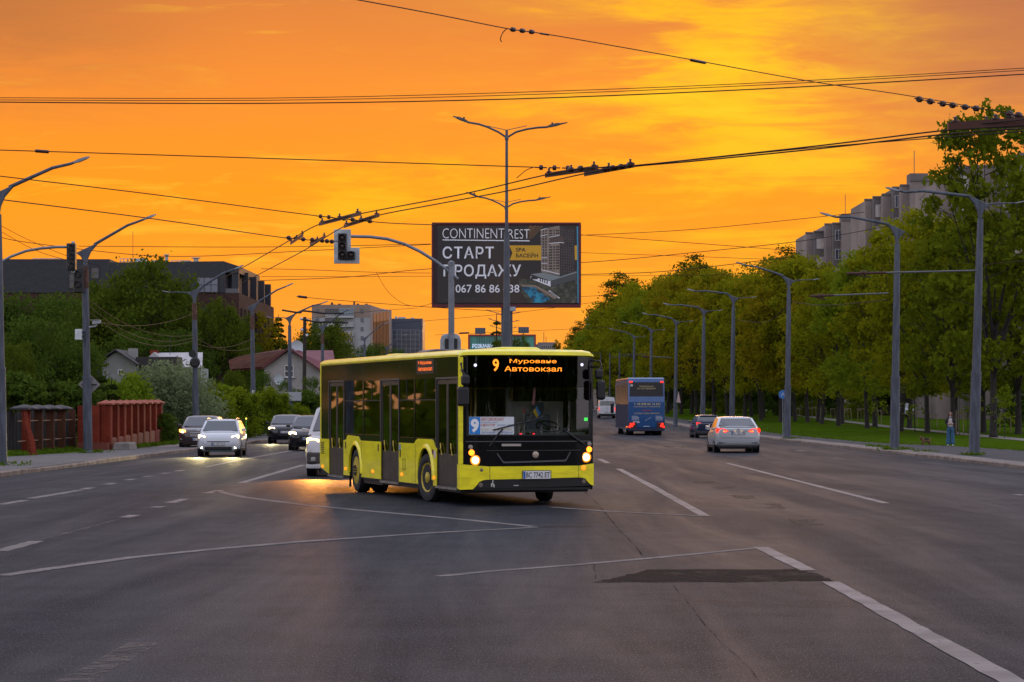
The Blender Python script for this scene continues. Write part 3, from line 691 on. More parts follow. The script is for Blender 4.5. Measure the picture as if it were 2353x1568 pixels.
# yellow bumper, lower grille
b = B()
zt = interp([(0, .80), (.3, .775), (.55, .755), (2.35, .760), (2.66, .80)]); zb = interp([(0, .315), (.25, .325), (.36, .47), (.45, .505), (2.35, .535), (2.48, .52), (2.58, .40), (2.66, .375)])
fstrip(b, -.012, BW + .012, zb, zt, .018, n=44)
fstrip(b, -.012, BW + .012, lambda v: (zb(v) + zt(v)) / 2 - .02, lambda v: (zb(v) + zt(v)) / 2 + .0, .024, n=44)
b.add([(-.012, -.018, .315), (-.012, .16, .34), (-.012, .16, .8), (-.012, -.018, .8)], [(0, 1, 2, 3)]); b.add([(BW + .012, -.018, .375), (BW + .012, .5, .375), (BW + .012, .5, .8), (BW + .012, -.018, .8)], [(0, 1, 2, 3)])
bumper = b.build('bumper', YEL, bus, smooth=30)
b = B(); fstrip(b, .16, BW, interp([(.16, .335), (.4, .335), (2.66, .37)]), .54, .004, n=30); fstrip(b, .2, BW - .05, .30, .345, -.02); b.build('lower_grille', TRIM, bus)
b = B()
for v in (.555, 2.345): fstrip(b, v - .005, v + .005, .5, .76, .0195, n=2)
b.build('bumper_gap', TRIM, bumper)
b = B(); b.lathe((.40, fc(.40) - .018, .69), (0, -1, 0), [(.035, 0), (.03, .006), (.001, .008)], 12, cap=False); b.lathe((.385, fc(.385) - .004, .405), (0, -1, 0), [(.045, 0), (.04, .012), (.001, .014)], 12, cap=False); b.lathe((2.46, fc(2.46) - .004, .455), (0, -1, 0), [(.045, 0), (.04, .012), (.001, .014)], 12, cap=False)
b.build('fog_lamp', mat('lamp_lens_grey', (.16, .13, .10), .2), bumper, smooth=50)
b = B(); b.lathe((2.45, fc(2.45) - .018, .72), (0, -1, 0), [(.045, 0), (.04, .015), (.001, .02)], 12, cap=False); b.build('turn_signal', MARKER, bumper, smooth=50)
b = B(); fstrip(b, .60, .62, .40, .50, .03, n=2); fstrip(b, .575, .6, .37, .44, .03, n=2); fstrip(b, .62, .645, .36, .42, .03, n=2); fstrip(b, 1.02, 1.12, .385, .40, .012, n=3)
b.build('scuff', mat('bare_scuff', (.45, .45, .42), .6), bumper)
# headlamps: bezel, turn signal above, lit lamp below
for v, z, v2, z2 in ((.215, 1.02, .285, .875), (2.575, 1.07, 2.51, .92)):
    b = B(); b.lathe((v2, fc(v2) + .01, z2), (0, -1, 0), [(.10, 0), (.10, .02), (.085, .026), (.07, .014)], 20); hl = b.build('headlight', emit('bezel_halo_glow', (1.0, .30, .02), 1.1), bus, smooth=40)  # bezel emits amber to imitate the halo around the lit lamp
    b = B(); b.lathe((v2, fc(v2) - .012, z2), (0, -1, 0), [(.066, 0), (.058, .012), (.03, .02), (.001, .022)], 16, cap=False); b.build('bulb', BULB_W, hl, smooth=60)
    b = B(); b.lathe((v, fc(v) + .0, z), (0, -1, 0), [(.058, 0), (.055, .014), (.03, .02), (.001, .021)], 16, cap=False); b.build('turn_signal', BULB_A, hl, smooth=60)
    b = B(); b.lathe((v + (.005 if v > 1 else -.02), fc(v) + .0, z + .105), (0, -1, 0), [(.045, 0), (.042, .012), (.001, .018)], 16, cap=False); b.build('position_lamp', mat('clear_lens', (.30, .26, .22), .15), hl, smooth=60)
# badge, bars, plate
b = B(); b.lathe((1.46, fc(1.46) - .004, .975), (0, -1, 0), [(.066, 0), (.062, .012), (.05, .016), (.001, .018)], 24, cap=False); b.build('badge', mat('brushed_badge', (.42, .34, .27), .4, .5), front, smooth=50)
b = B(); fstrip(b, .79, 1.17, 1.14, 1.185, .006, n=4); b.build('front_bar', mat('beige_strip', (.36, .32, .28), .5), front)
b = B()
fstrip(b, .1, BW - .05, 1.222, 1.238, .008); fstrip(b, .5, BW - .25, 1.055, 1.062, .006)
zs = interp([(.70, 1.0), (.82, .835), (2.08, .865), (2.17, 1.02)])
fstrip(b, .70, .84, lambda v: zs(v) - .02, lambda v: zs(v) + .02, .008, n=6); fstrip(b, .82, 2.08, lambda v: zs(v) - .02, lambda v: zs(v) + .01, .008); fstrip(b, 2.06, 2.17, lambda v: zs(v) - .02, lambda v: zs(v) + .02, .008, n=6)
b.build('grille_line', mat('satin_strip', (.10, .105, .11), .35, .5), front)
def plate(parent, x, y, z, wd_, ht, tx, rotz=0.0, off=(0, 0, 0), col=(.62, .63, .64)):
    b = MB(off); b.box(x, x + wd_, y - .012, y, z, z + ht); pm = mat('plate_white', col, .5)
    pl = b.build('number_plate', pm, parent, bevel=.004)
    b = MB(off); b.box(x - .012, x + wd_ + .012, y - .008, y + .004, z - .012, z + ht + .012); b.build('plate_frame', PLASTIC, pl)
    b = MB(off); b.box(x + .004, x + wd_ * .085, y - .0135, y - .006, z + .006, z + ht - .006); b.build('plate_band', mat('plate_blue', (.02, .10, .36), .5), pl)
    text(tx, 'plate_lettering', mat('plate_black', (.01, .01, .012), .6), (x + wd_ * .11 + off[0], y - .0145 + off[1], z + ht * .16 + off[2]), 0, wd_ * .86, ht * .68, pl, .01)
    return pl
plate(bus, 1.20, fc(1.48) - .032, .515, .55, .15, 'BC 7742 ET', off=BO)
# route board behind the windscreen
b = B(); fstrip(b, .165, 1.03, 1.365, 1.70, .008, n=6); bd = b.build('route_board', mat('board_white', (.62, .66, .68), .6), bus)
b = B(); fstrip(b, .170, .375, 1.37, 1.695, .010, n=3); b.build('board_square', mat('board_blue', (.02, .22, .62), .6), bd)
WHT = mat('board_lettering_white', (.85, .85, .85), .6); REDL = mat('board_lettering_red', (.45, .07, .03), .6); BLUL = mat('board_lettering_blue', (.04, .16, .40), .6)
fr_text('9', WHT, .195, .35, 1.40, 1.665, 'board_number', .013, .05, bd)
fr_text('АВТОВОКЗАЛ', REDL, .39, .82, 1.625, 1.685, 'board_lettering', .011, .012, bd); fr_text('НОВИЙ ДІМ', BLUL, .39, .70, 1.578, 1.61, 'board_lettering', .011, .0, bd)
fr_text('ЦЕНТР', REDL, .39, .66, 1.515, 1.565, 'board_lettering', .011, .02, bd); fr_text('АЕРОПОРТ - ЗАВОД', BLUL, .70, 1.01, 1.52, 1.555, 'board_lettering', .011, 0, bd)
fr_text('ЗЕЛЕНА - САДОВА - ВУГІЛЬНА', mat('board_lettering_ochre', (.5, .33, .05), .6), .39, 1.0, 1.435, 1.475, 'board_lettering', .011, 0, bd); fr_text('ЛИПНИКИ - МУРОВАНЕ', BLUL, .39, 1.01, 1.38, 1.42, 'board_lettering', .011, 0, bd)
# dashboard flags, mascot ribbons
b = B(); b.tube([(1.44, .05, 1.78), (1.38, .05, 1.62)], .006, 5); b.tube([(1.30, .05, 1.80), (1.36, .05, 1.62)], .006, 5); fs_ = b.build('flag_stand', CHROME, bus)
b = B(); b.poly([(1.46, .04, 1.80), (1.54, .045, 1.90), (1.61, .04, 1.75), (1.535, .045, 1.68)]); b.build('flag', mat('flag_yellow', (.75, .45, .03), .7), fs_)
b = B(); b.poly([(1.515, .036, 1.86), (1.54, .041, 1.905), (1.615, .036, 1.755), (1.575, .041, 1.715)]); b.build('flag', mat('flag_blue', (.05, .25, .62), .7), fs_)
b = B(); b.poly([(1.30, .04, 1.80), (1.24, .045, 1.92), (1.28, .04, 1.75)]); b.build('flag', mat('flag_red', (.5, .03, .03), .7), fs_)
b = B(); b.tube([(1.50, .06, 2.3), (1.49, .06, 2.1), (1.47, .06, 1.93)], [.02, .026, .03], 6); b.build('pennant', mat('pink_ribbon', (.5, .2, .22), .7), bus)
# wipers
b = B()
def wp(v, z, o=.03): return (v, fc(v) - o, z)
b.tube([wp(.55, 1.14), wp(.70, 1.36, .05), wp(.80, 1.47, .045)], .016, 6); b.tube([wp(.62, 1.45), wp(.9, 1.52), wp(1.3, 1.61), wp(1.62, 1.70)], .014, 6)
b.tube([wp(2.46, 1.17), wp(2.2, 1.33, .05), wp(2.02, 1.45, .045)], .016, 6); b.tube([wp(2.10, 1.48), wp(1.8, 1.42), wp(1.5, 1.44)], .012, 6)
b.build('wiper', PLASTIC, bus, smooth=50)
# mirrors
def mirror(pods, arm, name='mirror'):
    b = B()
    for v0, v1, u0, u1, z0, z1 in pods:
        b.ring([[(v0 + d, u0 + d, z), (v1 - d, u0 + d, z), (v1 - d, u1 - d, z), (v0 + d, u1 - d, z)] for z, d in ((z0, .03), (z0 + .03, .0), (z1 - .03, 0), (z1, .03))])
    mo = b.build(name, PLASTIC, bus, bevel=.02); b = B()
    for a in arm: b.tube(a, .02, 6)
    b.build('mirror_arm', PLASTIC, mo, smooth=50)
mirror([(-.13, .09, -.34, -.22, 1.90, 2.27), (-.05, .10, -.34, -.22, 2.29, 2.50)], [[(.03, 0, 2.72), (-.04, -.20, 2.70), (-.01, -.28, 2.5)], [(.03, 0, 2.60), (-.02, -.22, 2.56), (.03, -.28, 2.48)]])
mirror([(BW + .0, BW + .16, -.30, -.18, 2.02, 2.40), (BW - .03, BW + .11, -.30, -.18, 2.42, 2.62)], [[(BW - .03, 0, 2.78), (BW + .08, -.2, 2.77), (BW + .10, -.24, 2.6)], [(BW - .02, 0, 2.66), (BW + .05, -.2, 2.66)]])
b = B(); b.box(BW - .16, BW - .10, .02, .05, 1.62, 1.68); b.build('validator_lamp', emit('green_lamp', (.02, 1, .08), 1.2), bus)
b = B(); b.box(1.2, 1.24, .04, .06, 1.36, 1.385); b.box(1.46, 1.5, .04, .06, 1.36, 1.385); b.build('warning_lamp', emit('red_dash_lamp', (1, .03, .05), 1.5), bus)
# ================================================================ cars, van, coach
HEADL = emit('car_headlamp', (1.0, .74, .36), 6); HEADW = emit('car_headlamp_warm', (1.0, .70, .34), 16); HEADA = emit('car_lamp_amber', (1.0, .30, .06), 5); DRL = emit('day_running_lamp', (1.0, .86, .62), 5)
TAIL = emit('tail_lamp', (1.0, .022, .008), 2.2); TAILHOT = emit('tail_lamp_hot', (1.0, .18, .05), 3.0); TAILLENS = mat('tail_lens_red', (.30, .01, .01), .2)
CARGLASS = mat('car_glass_dark', (.035, .045, .052), .06, 0, 0, spec=.9, coat=.3)
def lerp(a, b, t): return a + (b - a) * t
def car(name, label, cat, loc, rotz, L, W, H, paint, style, front=None, rear=None, group=None, plate_tx=None, sc=1.0, glassm=None):
    """local -y is the nose. style: dict of side profile fractions"""
    global WOFF
    WOFF = (0, 0, 0); t = thing(name, label, cat, loc, rotz, group); t.scale = (sc,) * 3
    hw = W / 2; s = style; gm = glassm or CARGLASS; zl = s.get('low', .20); wr = s.get('wr', .335)
    # lower body loft
    b = MB(); rings = []
    st = s['body']   # (y fraction 0 nose..1 tail, z low, z shoulder, z top, width factor)
    for fy, lo, sh, top, wf in st:
        y = (fy - .5) * L; w_ = hw * wf
        half = [(w_ * .80, lo), (w_ * .97, lo + .10), (w_ * 1.0, lerp(lo, sh, .55)), (w_ * .985, sh), (w_ * .93, lerp(sh, top, .7)), (w_ * .80, top)]
        rings.append([(x, y, z) for x, z in half] + [(-x, y, z) for x, z in half[::-1]])
    b.ring(rings); bo = b.build('body', paint, t, smooth=38)
    # cabin
    c = s['cabin']   # yfb yft yrt yrb (fractions), z belt front/rear, z roof, top width factor
    yf0, yf1, yr1, yr0, zbf, zbr, zr, tw, bw = c
    Y = lambda f: (f - .5) * L
    b = MB(); rings = []
    for f, k in ((yf0, 0), (yf1, 1), (lerp(yf1, yr1, .35), 1), (lerp(yf1, yr1, .7), 1), (yr1, 1), (yr0, 0)):
        zb = lerp(zbf, zbr, (f - yf0) / (yr0 - yf0)) - .03
        crown = .035 * (1 - abs((f - yf1) / (yr1 - yf1) - .45) * 1.2) if k else 0
        zt = zr + crown if k else zb + .035
        wb, wt = hw * bw, (hw * tw if k else hw * bw * .985)
        half = [(wb, zb), (lerp(wb, wt, .92), lerp(zb, zt, .90)), (wt * .90, zt - .015), (wt * .5, zt + .012)]
        rings.append([(x, Y(f), z) for x, z in half] + [(-x, Y(f), z) for x, z in half[::-1]])
    b.ring(rings); cb = b.build('roof', paint, t, smooth=38)
    # glazing laid on the cabin
    def pane(nm, q, off):
        b = MB(); b.poly([Vector(p) + Vector(off) for p in q]); b.poly([Vector(p) + Vector(off) * .2 for p in q]); return b.build(nm, gm, t)
    def edge(f0, f1, fr, k):  # point on the raked end at fraction fr up
        zb = lerp(zbf, zbr, (f0 - yf0) / (yr0 - yf0)); return Y(lerp(f0, f1, fr)), lerp(zb, zr, fr), lerp(hw * bw * .985, hw * tw * .93, fr)
    for nm, f0, f1, sg in (('windscreen', yf0, yf1, -1), ('rear_window', yr0, yr1, 1)):
        lo_, hi_ = (.10, .90) if nm == 'windscreen' else s.get('rwin', (.14, .88))
        y0, z0, w0 = edge(f0, f1, lo_, 0); y1, z1, w1 = edge(f0, f1, hi_, 0)
        pane(nm, [(-w0 * .90, y0, z0), (w0 * .90, y0, z0), (w1 * .90, y1, z1), (-w1 * .90, y1, z1)], (0, sg * .015, .02))
    for sd in (-1, 1):
        zb = lambda f: lerp(zbf, zbr, (f - yf0) / (yr0 - yf0)) + .03
        def X(z, f): return sd * (lerp(hw * bw, hw * tw, (z - zb(f) + .06) / (zr - zb(f) + .06)) + .004)
        segs = s.get('sides', [(.10, .47), (.50, .86)])
        for a, d in segs:
            fa, fd = lerp(yf0, yr0, a), lerp(yf0, yr0, d)
            def topz(f):
                zt = zr - .07
                if f < yf1: zt = min(zt, lerp(zbf, zr, (f - yf0) / (yf1 - yf0)) - .07)
                if f > yr1: zt = min(zt, lerp(zbr, zr, (yr0 - f) / (yr0 - yr1)) - .07)
                return max(zt, zb(f) + .02)
            fs_ = [lerp(fa, fd, i / 4) for i in range(5)]
            q = [(X(zb(f), f), Y(f), zb(f)) for f in fs_] + [(X(topz(f), f), Y(f), topz(f)) for f in fs_[::-1]]
            b = MB(); b.poly(q); b.build('side_window', gm, t)
    # wheels and arches
    for f in s['axles']:
        for sd in (-1, 1):
            xo = sd * hw * .985; b = MB()
            b.lathe((xo - sd * .25, Y(f), wr), (sd, 0, 0), [(wr + .055, 0), (wr + .055, .253)], 22); b.build('wheel_arch', PLASTIC, t)
    rimm = s.get('rim') or mat('alloy_rim', (.35, .35, .36), .35, .8)
    for f in s['axles']:
        for sd in (-1, 1):
            wheel_parts(t, sd * (hw * .985 + .012), Y(f), wr, .20, sd, RUBBER, rimm, HUBD, 0, dish=.04, spokes=5)
    b = MB(); b.box(-hw * .8, hw * .8, -L * .46, L * .46, zl - .02, zl + .16); b.build('underbody', TRIM, t)
    # mirrors
    for sd in (-1, 1):
        yy = Y(lerp(yf0, yf1, .32)); b = MB(); b.ring([[(sd * (hw * bw + .02), yy - .05, zbf + .04), (sd * (hw * bw + .20), yy - .04, zbf + .05), (sd * (hw * bw + .20), yy - .04, zbf + .17), (sd * (hw * bw + .03), yy - .05, zbf + .15)], [(sd * (hw * bw + .02), yy + .07, zbf + .05), (sd * (hw * bw + .18), yy + .09, zbf + .06), (sd * (hw * bw + .18), yy + .09, zbf + .16), (sd * (hw * bw + .03), yy + .07, zbf + .14)]])
        b.build('wing_mirror', s.get('mirror') or paint, t, bevel=.02)
    # door seams / trim
    b = MB()
    for sd in (-1, 1):
        for f in s.get('seams', (.33, .55, .72)): b.box(sd * hw * .985 - .003, sd * hw * .985 + .004, Y(f) - .006, Y(f) + .006, zl + .15, zbf - .05)
        b.box(sd * hw * .97 - .003, sd * hw + .006, Y(.22), Y(.80), zl + .02, zl + .13)
    b.build('side_trim', TRIM, t)
    if front: front(t, L, hw, s)
    if rear: rear(t, L, hw, s)
    return t
def blob(t, name, m, x0, x1, y, z0, z1, tl=0.0, dep=.05, sk=0.0):
    """bevelled lamp or trim block; tl lifts the outer end; sk pulls the outer end back"""
    b = MB()
    f = [(x0, y, z0), (x1, y + sk, z0 + tl), (x1, y + sk, z1 + tl), (x0, y, z1)]
    k = [(p[0], p[1] + dep * (1 if y < 0 else -1), p[2]) for p in f]
    b.ring([f, k]); return b.build(name, m, t, bevel=min(abs(x1 - x0), z1 - z0) * .22)
def both(fn):
    for s_ in (-1, 1): fn(s_)
SUV = dict(low=.22, wr=.345, body=[(0, .40, .62, .74, .70), (.02, .26, .66, .84, .88), (.08, .22, .72, .95, .98), (.20, .22, .78, 1.00, 1), (.30, .22, .82, 1.03, 1), (.60, .22, .84, 1.04, 1), (.90, .24, .86, 1.05, .99), (.975, .30, .86, 1.04, .92), (1, .42, .82, .98, .80)],
           cabin=(.24, .42, .84, .985, 1.00, 1.06, 1.50, .74, .93), axles=(.20, .80), sides=[(.13, .44), (.47, .70), (.73, .90)])
SEDAN = dict(low=.18, wr=.32, body=[(0, .38, .52, .62, .72), (.02, .24, .58, .70, .88), (.08, .18, .64, .80, .97), (.25, .18, .70, .90, 1), (.34, .18, .74, .92, 1), (.70, .18, .80, .95, 1), (.82, .19, .84, 1.00, 1), (.94, .22, .86, 1.03, .97), (.985, .30, .84, 1.02, .92), (1, .42, .78, .95, .86)],
             cabin=(.27, .42, .72, .88, .90, 1.02, 1.40, .73, .92), axles=(.19, .79), rwin=(.10, .86))
HATCH = dict(low=.18, wr=.31, body=[(0, .38, .55, .66, .72), (.03, .22, .62, .78, .90), (.12, .18, .70, .90, .98), (.26, .18, .76, .96, 1), (.60, .18, .80, .98, 1), (.92, .2, .84, 1.0, .98), (.98, .28, .82, .98, .92), (1, .40, .76, .92, .86)],
             cabin=(.22, .40, .82, .975, .95, 1.02, 1.46, .74, .93), axles=(.19, .81), rwin=(.16, .84))
VAN = dict(low=.22, wr=.34, body=[(0, .36, .72, .88, .78), (.015, .24, .80, .98, .92), (.06, .22, .90, 1.08, .98), (.16, .22, 1.0, 1.20, 1), (.3, .22, 1.05, 1.24, 1), (.95, .24, 1.05, 1.24, 1), (1, .34, 1.0, 1.2, .97)],
           cabin=(.12, .30, .97, .998, 1.16, 1.22, 1.90, .80, .95), axles=(.19, .79), sides=[(.10, .30), (.33, .60), (.63, .92)])
SPRINTER = dict(low=.24, wr=.35, body=[(0, .4, .72, .9, .8), (.02, .26, .8, 1.0, .94), (.12, .24, .95, 1.15, .99), (.2, .24, 1.0, 1.25, 1), (.97, .26, 1.05, 1.25, 1), (1, .36, 1.0, 1.22, .98)],
                cabin=(.13, .25, .985, .999, 1.2, 1.22, 2.42, .84, .97), axles=(.18, .76), sides=[(.08, .2)], rwin=(.18, .62))
# --- white crossover coming towards the camera, left carriageway
def suv_front(t, L, hw, s):
    y = -L / 2
    both(lambda k: blob(t, 'headlight', HEADL, k * hw * .60, k * hw * .93, y + .02, .70, .85, .06, .08, .20))
    both(lambda k: blob(t, 'fog_light', DRL, k * hw * .72, k * hw * .84, y + .03, .33, .60, .0, .06, .06))
    blob(t, 'grille', mat('suv_grille', (.05, .055, .06), .35), -hw * .52, hw * .52, y - .01, .60, .64, 0, .06)
    blob(t, 'bumper_grille', TRIM, -hw * .62, hw * .62, y - .015, .27, .42, 0, .08)
    b = MB(); b.box(-hw * .66, hw * .66, y - .02, y + .06, .22, .262); b.build('bumper_lip', mat('dark_teal_trim', (.03, .06, .06), .5), t)
    plate(t, -.26, y - .02, .47, .52, .11, 'BC 8072 KA')
WHITE_PEARL = mat('car_white_pearl', (.50, .53, .56), .22, .05, 0, coat=.6)
p = G(493, 1050)
c1 = car('crossover', 'white crossover with headlights on, in the oncoming lane beside the left pavement', 'car', (p.x + .05, p.y + 2.2, 0), R(2.0), 4.36, 1.81, 1.55, WHITE_PEARL, dict(SUV), suv_front, sc=.94)
b = MB()
for k in (-1, 1): b.tube([(k * .60, -.45, 1.53), (k * .61, .1, 1.58), (k * .60, 1.2, 1.55)], .018, 6)
b.build('roof_rail', CHROME, c1, smooth=50)
# --- dark SUV just behind it
def dsuv_front(t, L, hw, s):
    y = -L / 2
    both(lambda k: (blob(t, 'headlight', HEADA, k * hw * .62, k * hw * .95, y + .03, .76, .90, .04, .08, .18), blob(t, 'headlight_bulb', HEADW, k * hw * .72, k * hw * .84, y + .045, .77, .84, .0, .06, .05)))
    for k in range(3): blob(t, 'grille_bar', CHROME, -hw * .40, hw * .40, y - .02, .62 + k * .07, .645 + k * .07, 0, .05)
    both(lambda k: blob(t, 'fog_light', mat('fog_lens', (.3, .3, .28), .2), k * hw * .62, k * hw * .88, y + .01, .46, .51, .0, .05, .06))
    plate(t, -.26, y - .025, .42, .52, .11, 'BC 3318 MH')
p = G(447, 1034)
car('dark_suv', 'dark brown SUV with amber lights half hidden behind the white crossover', 'car', (p.x + .1, p.y + 2.3, 0), R(2.0), 4.6, 1.88, 1.66, mat('car_dark_brown', (.05, .035, .035), .2, .2, 0, coat=.6), dict(SUV), dsuv_front)
# --- black car further back
def bcar_front(t, L, hw, s):
    y = -L / 2
    both(lambda k: blob(t, 'headlight', HEADL, k * hw * .56, k * hw * .94, y + .03, .74, .86, .03, .08, .18))
    blob(t, 'grille', TRIM, -hw * .40, hw * .40, y - .015, .40, .76, 0, .06)
    both(lambda k: blob(t, 'air_intake', TRIM, k * hw * .52, k * hw * .90, y + .01, .34, .50, .0, .05, .06))
    plate(t, -.26, y - .03, .56, .52, .12, 'BC 5604 IB', col=(.62, .50, .50))
p = G(652, 1020)
car('black_suv', 'black SUV with bright headlights approaching left of the bus, behind a black saloon', 'car', (p.x, p.y + 2.3, 0), R(1.5), 4.6, 1.9, 1.62, mat('car_black', (.014, .013, .015), .18, .1, 0, coat=.6), dict(SUV), bcar_front, sc=1.0)
def bsed_front(t, L, hw, s):
    y = -L / 2
    both(lambda k: blob(t, 'headlight', HEADW, k * hw * .58, k * hw * .94, y + .03, .66, .78, .03, .08, .18))
    blob(t, 'grille', TRIM, -hw * .45, hw * .45, y - .015, .36, .66, 0, .06); plate(t, -.26, y - .03, .46, .52, .11, 'BC 9127 EO')
p = G(712, 1036)
car('black_saloon', 'black saloon in the middle lane, mostly hidden behind the white van', 'car', (p.x - .1, p.y + 2.2, 0), R(1.5), 4.6, 1.8, 1.55, mat('car_black', (.014, .013, .015), .18), dict(HATCH), bsed_front, sc=1.04)
# --- white van behind the bus
def van_front(t, L, hw, s):
    y = -L / 2
    both(lambda k: blob(t, 'headlight', emit('van_headlamp', (1.0, .52, .13), 9), k * hw * .56, k * hw * .95, y + .03, .74, 1.02, .05, .10, .20))
    blob(t, 'bumper', mat('van_dark_bumper', (.05, .04, .04), .6), -hw * .92, hw * .92, y - .02, .34, .68, 0, .12)
    blob(t, 'lower_bumper', mat('car_silver_white', (.45, .44, .44), .3), -hw * .94, hw * .94, y - .01, .22, .335, 0, .12)
    both(lambda k: blob(t, 'fog_light', mat('fog_lens', (.3, .3, .28), .2), k * hw * .66, k * hw * .80, y - .035, .42, .54, 0, .05))
    blob(t, 'grille', TRIM, -hw * .5, hw * .5, y + .0, .74, .88, 0, .06); plate(t, -.26, y - .04, .42, .52, .11, 'BC 2240 HK')
p = G(779, 1096)
vn = car('white_van', 'white van with one headlight glaring from behind the rear of the yellow bus', 'van', (p.x + .08, p.y + 2.45, 0), R(-2), 4.9, 1.92, 2.0, mat('car_silver_white', (.45, .44, .44), .3, .1, 0, coat=.5), dict(VAN), van_front)
# --- silver saloon seen from behind
def sedan_rear(t, L, hw, s):
    y = L / 2
    def lamp(k):
        b = MB(); q = [(k * hw * .42, .86), (k * hw * .60, .80), (k * hw * .93, .80), (k * hw * .97, .90), (k * hw * .92, .985), (k * hw * .62, .965)]
        f = [(x, y + .016 - (.045 if abs(x) > hw * .8 else .012 if abs(x) > hw * .55 else 0), z) for x, z in q]; b.ring([f, [(x, yy - .14, z) for x, yy, z in f]]); b.build('tail_light', TAIL, t)
        blob(t, 'tail_light_bulb', TAILHOT, k * hw * .50, k * hw * .66, y + .018, .845, .875, 0, .03); blob(t, 'tail_light_bulb', TAILHOT, k * hw * .78, k * hw * .88, y - .03, .825, .86, 0, .03, -.02)
    both(lamp)
    b = MB(); b.box(-hw * .42, hw * .42, y - .01, y + .006, .862, .876); b.build('boot_seam', TRIM, t)
    b = MB(); b.box(-hw * .76, hw * .76, y - .05, y + .014, .595, .605); b.build('bumper_seam', mat('seam_grey', (.12, .12, .13), .5), t)
    b = MB(); b.ring([[(x, y - .26, 1.02), (x, y - .05, 1.055), (x, y - .04, 1.04), (x, y - .22, 1.0)] for x in (-hw * .78, -hw * .74, hw * .74, hw * .78)]); b.build('spoiler', mat('car_silver', (.50, .53, .55), .25, .25, 0, coat=.5), t, smooth=40)
    blob(t, 'diffuser', TRIM, -hw * .80, hw * .80, y - .02, .20, .30, 0, .1); blob(t, 'reflector', TRIM, -hw * .82, -hw * .58, y - .005, .385, .415, 0, .05); blob(t, 'reflector', TRIM, hw * .58, hw * .82, y - .005, .385, .415, 0, .05)
    pl = plate(t, -.26, y + .004, .735, .52, .115, 'BC 9963 PM')
    # the plate faces the tail
    for o in [pl] + list(pl.children): pass
    pl.rotation_euler = (0, 0, math.pi); pl.location = (0, 2 * y + .02, 0) if False else (0, 0, 0)
    pl.location = (0, 2 * (y + .004), 0)
    b = MB(); b.lathe((0, y + .002, .955), (0, 1, 0), [(.05, 0), (.045, .01), (.001, .012)], 16, cap=False); b.build('badge', CHROME, t)
    for k in (-1, 1): blob(t, 'plate_lamp', emit('plate_lamp_warm', (1, .5, .2), .8), k * .13 - .045, k * .13 + .045, y + .012, .855, .885, 0, .02)
    b = MB(); b.tube([(-hw * .55, y - .2, .24), (-hw * .55, y + .01, .24)], .04, 8); b.build('exhaust', DARK_STEEL, t)
    b = MB(); b.ring([[(-.02, .35, 1.43), (.02, .35, 1.43), (.02, .62, 1.42), (-.02, .62, 1.42)], [(-.006, .56, 1.50), (.006, .56, 1.50), (.006, .63, 1.50), (-.006, .63, 1.50)]]); b.build('aerial_fin', PLASTIC, t)
p = G(1695, 1041)
SILVER = mat('car_silver', (.50, .53, .55), .25, .25, 0, coat=.5)
car('silver_saloon', 'silver-white saloon seen from behind with red tail lights lit, driving away', 'car', (p.x, p.y + 2.3, 0), math.pi + R(.3), 4.66, 1.83, 1.45, SILVER, dict(SEDAN), None, sedan_rear, sc=1.06)
# --- dark hatchback
def hatch_rear(t, L, hw, s):
    y = L / 2
    both(lambda k: (blob(t, 'tail_light', TAIL, k * hw * .62, k * hw * .95, y - .02, .80, .98, .06, .08, -.16), blob(t, 'tail_light_bulb', TAILHOT, k * hw * .70, k * hw * .80, y - .01, .84, .90, .02, .05, -.03)))
    pl = plate(t, -.26, y + .004, .56, .52, .11, 'BC 1780 CO'); pl.rotation_euler = (0, 0, math.pi); pl.location = (0, 2 * (y + .004), 0)
    blob(t, 'bumper', mat('hatch_bumper', (.02, .022, .03), .5), -hw * .92, hw * .92, y + .01, .24, .50, 0, .12)
    b = MB(); b.lathe((0, y + .002, .84), (0, 1, 0), [(.06, 0), (.055, .012), (.001, .015)], 16, cap=False); b.build('badge', CHROME, t)
    b = MB(); b.box(-hw * .62, hw * .62, L * .30, L * .36, 1.43, 1.47); b.build('roof_spoiler', mat('car_navy', (.02, .03, .06), .2, .2, 0, coat=.6), t, bevel=.015)
    b = MB(); b.tube([(0, .55, 1.48), (0, .72, 1.62)], .006, 5); b.build('aerial', PLASTIC, t)
p = G(1628, 1007)
car('navy_hatchback', 'dark navy hatchback driving away between the blue coach and the silver saloon', 'car', (p.x - .05, p.y + 2.0, 0), math.pi + R(3), 4.1, 1.72, 1.5, mat('car_navy', (.02, .03, .06), .2, .2, 0, coat=.6), dict(HATCH), None, hatch_rear, sc=.98)
# --- far white delivery van
def spr_rear(t, L, hw, s):
    y = L / 2
    both(lambda k: blob(t, 'tail_light', TAIL, k * hw * .84, k * hw * .97, y + .0, .80, 1.25, 0, .06))
    blob(t, 'bumper', TRIM, -hw * .95, hw * .95, y + .05, .32, .52, 0, .14)
    b = MB(); b.box(-.008, .008, y - .01, y + .006, .55, 2.3); b.build('door_seam', TRIM, t)
    pl = plate(t, -.26, y + .01, .62, .52, .11, 'BC 4471 TT'); pl.rotation_euler = (0, 0, math.pi); pl.location = (0, 2 * (y + .01), 0)
Y_ = 292.0; q = P(1393, 0, Y_)
car('delivery_van', 'small far white delivery van driving away beside the front of the blue coach', 'van', (q.x, Y_, gz(Y_)), math.pi, 5.9, 2.0, 2.55, mat('van_white', (.55, .57, .60), .35, 0, 0, coat=.4), dict(SPRINTER), None, spr_rear)
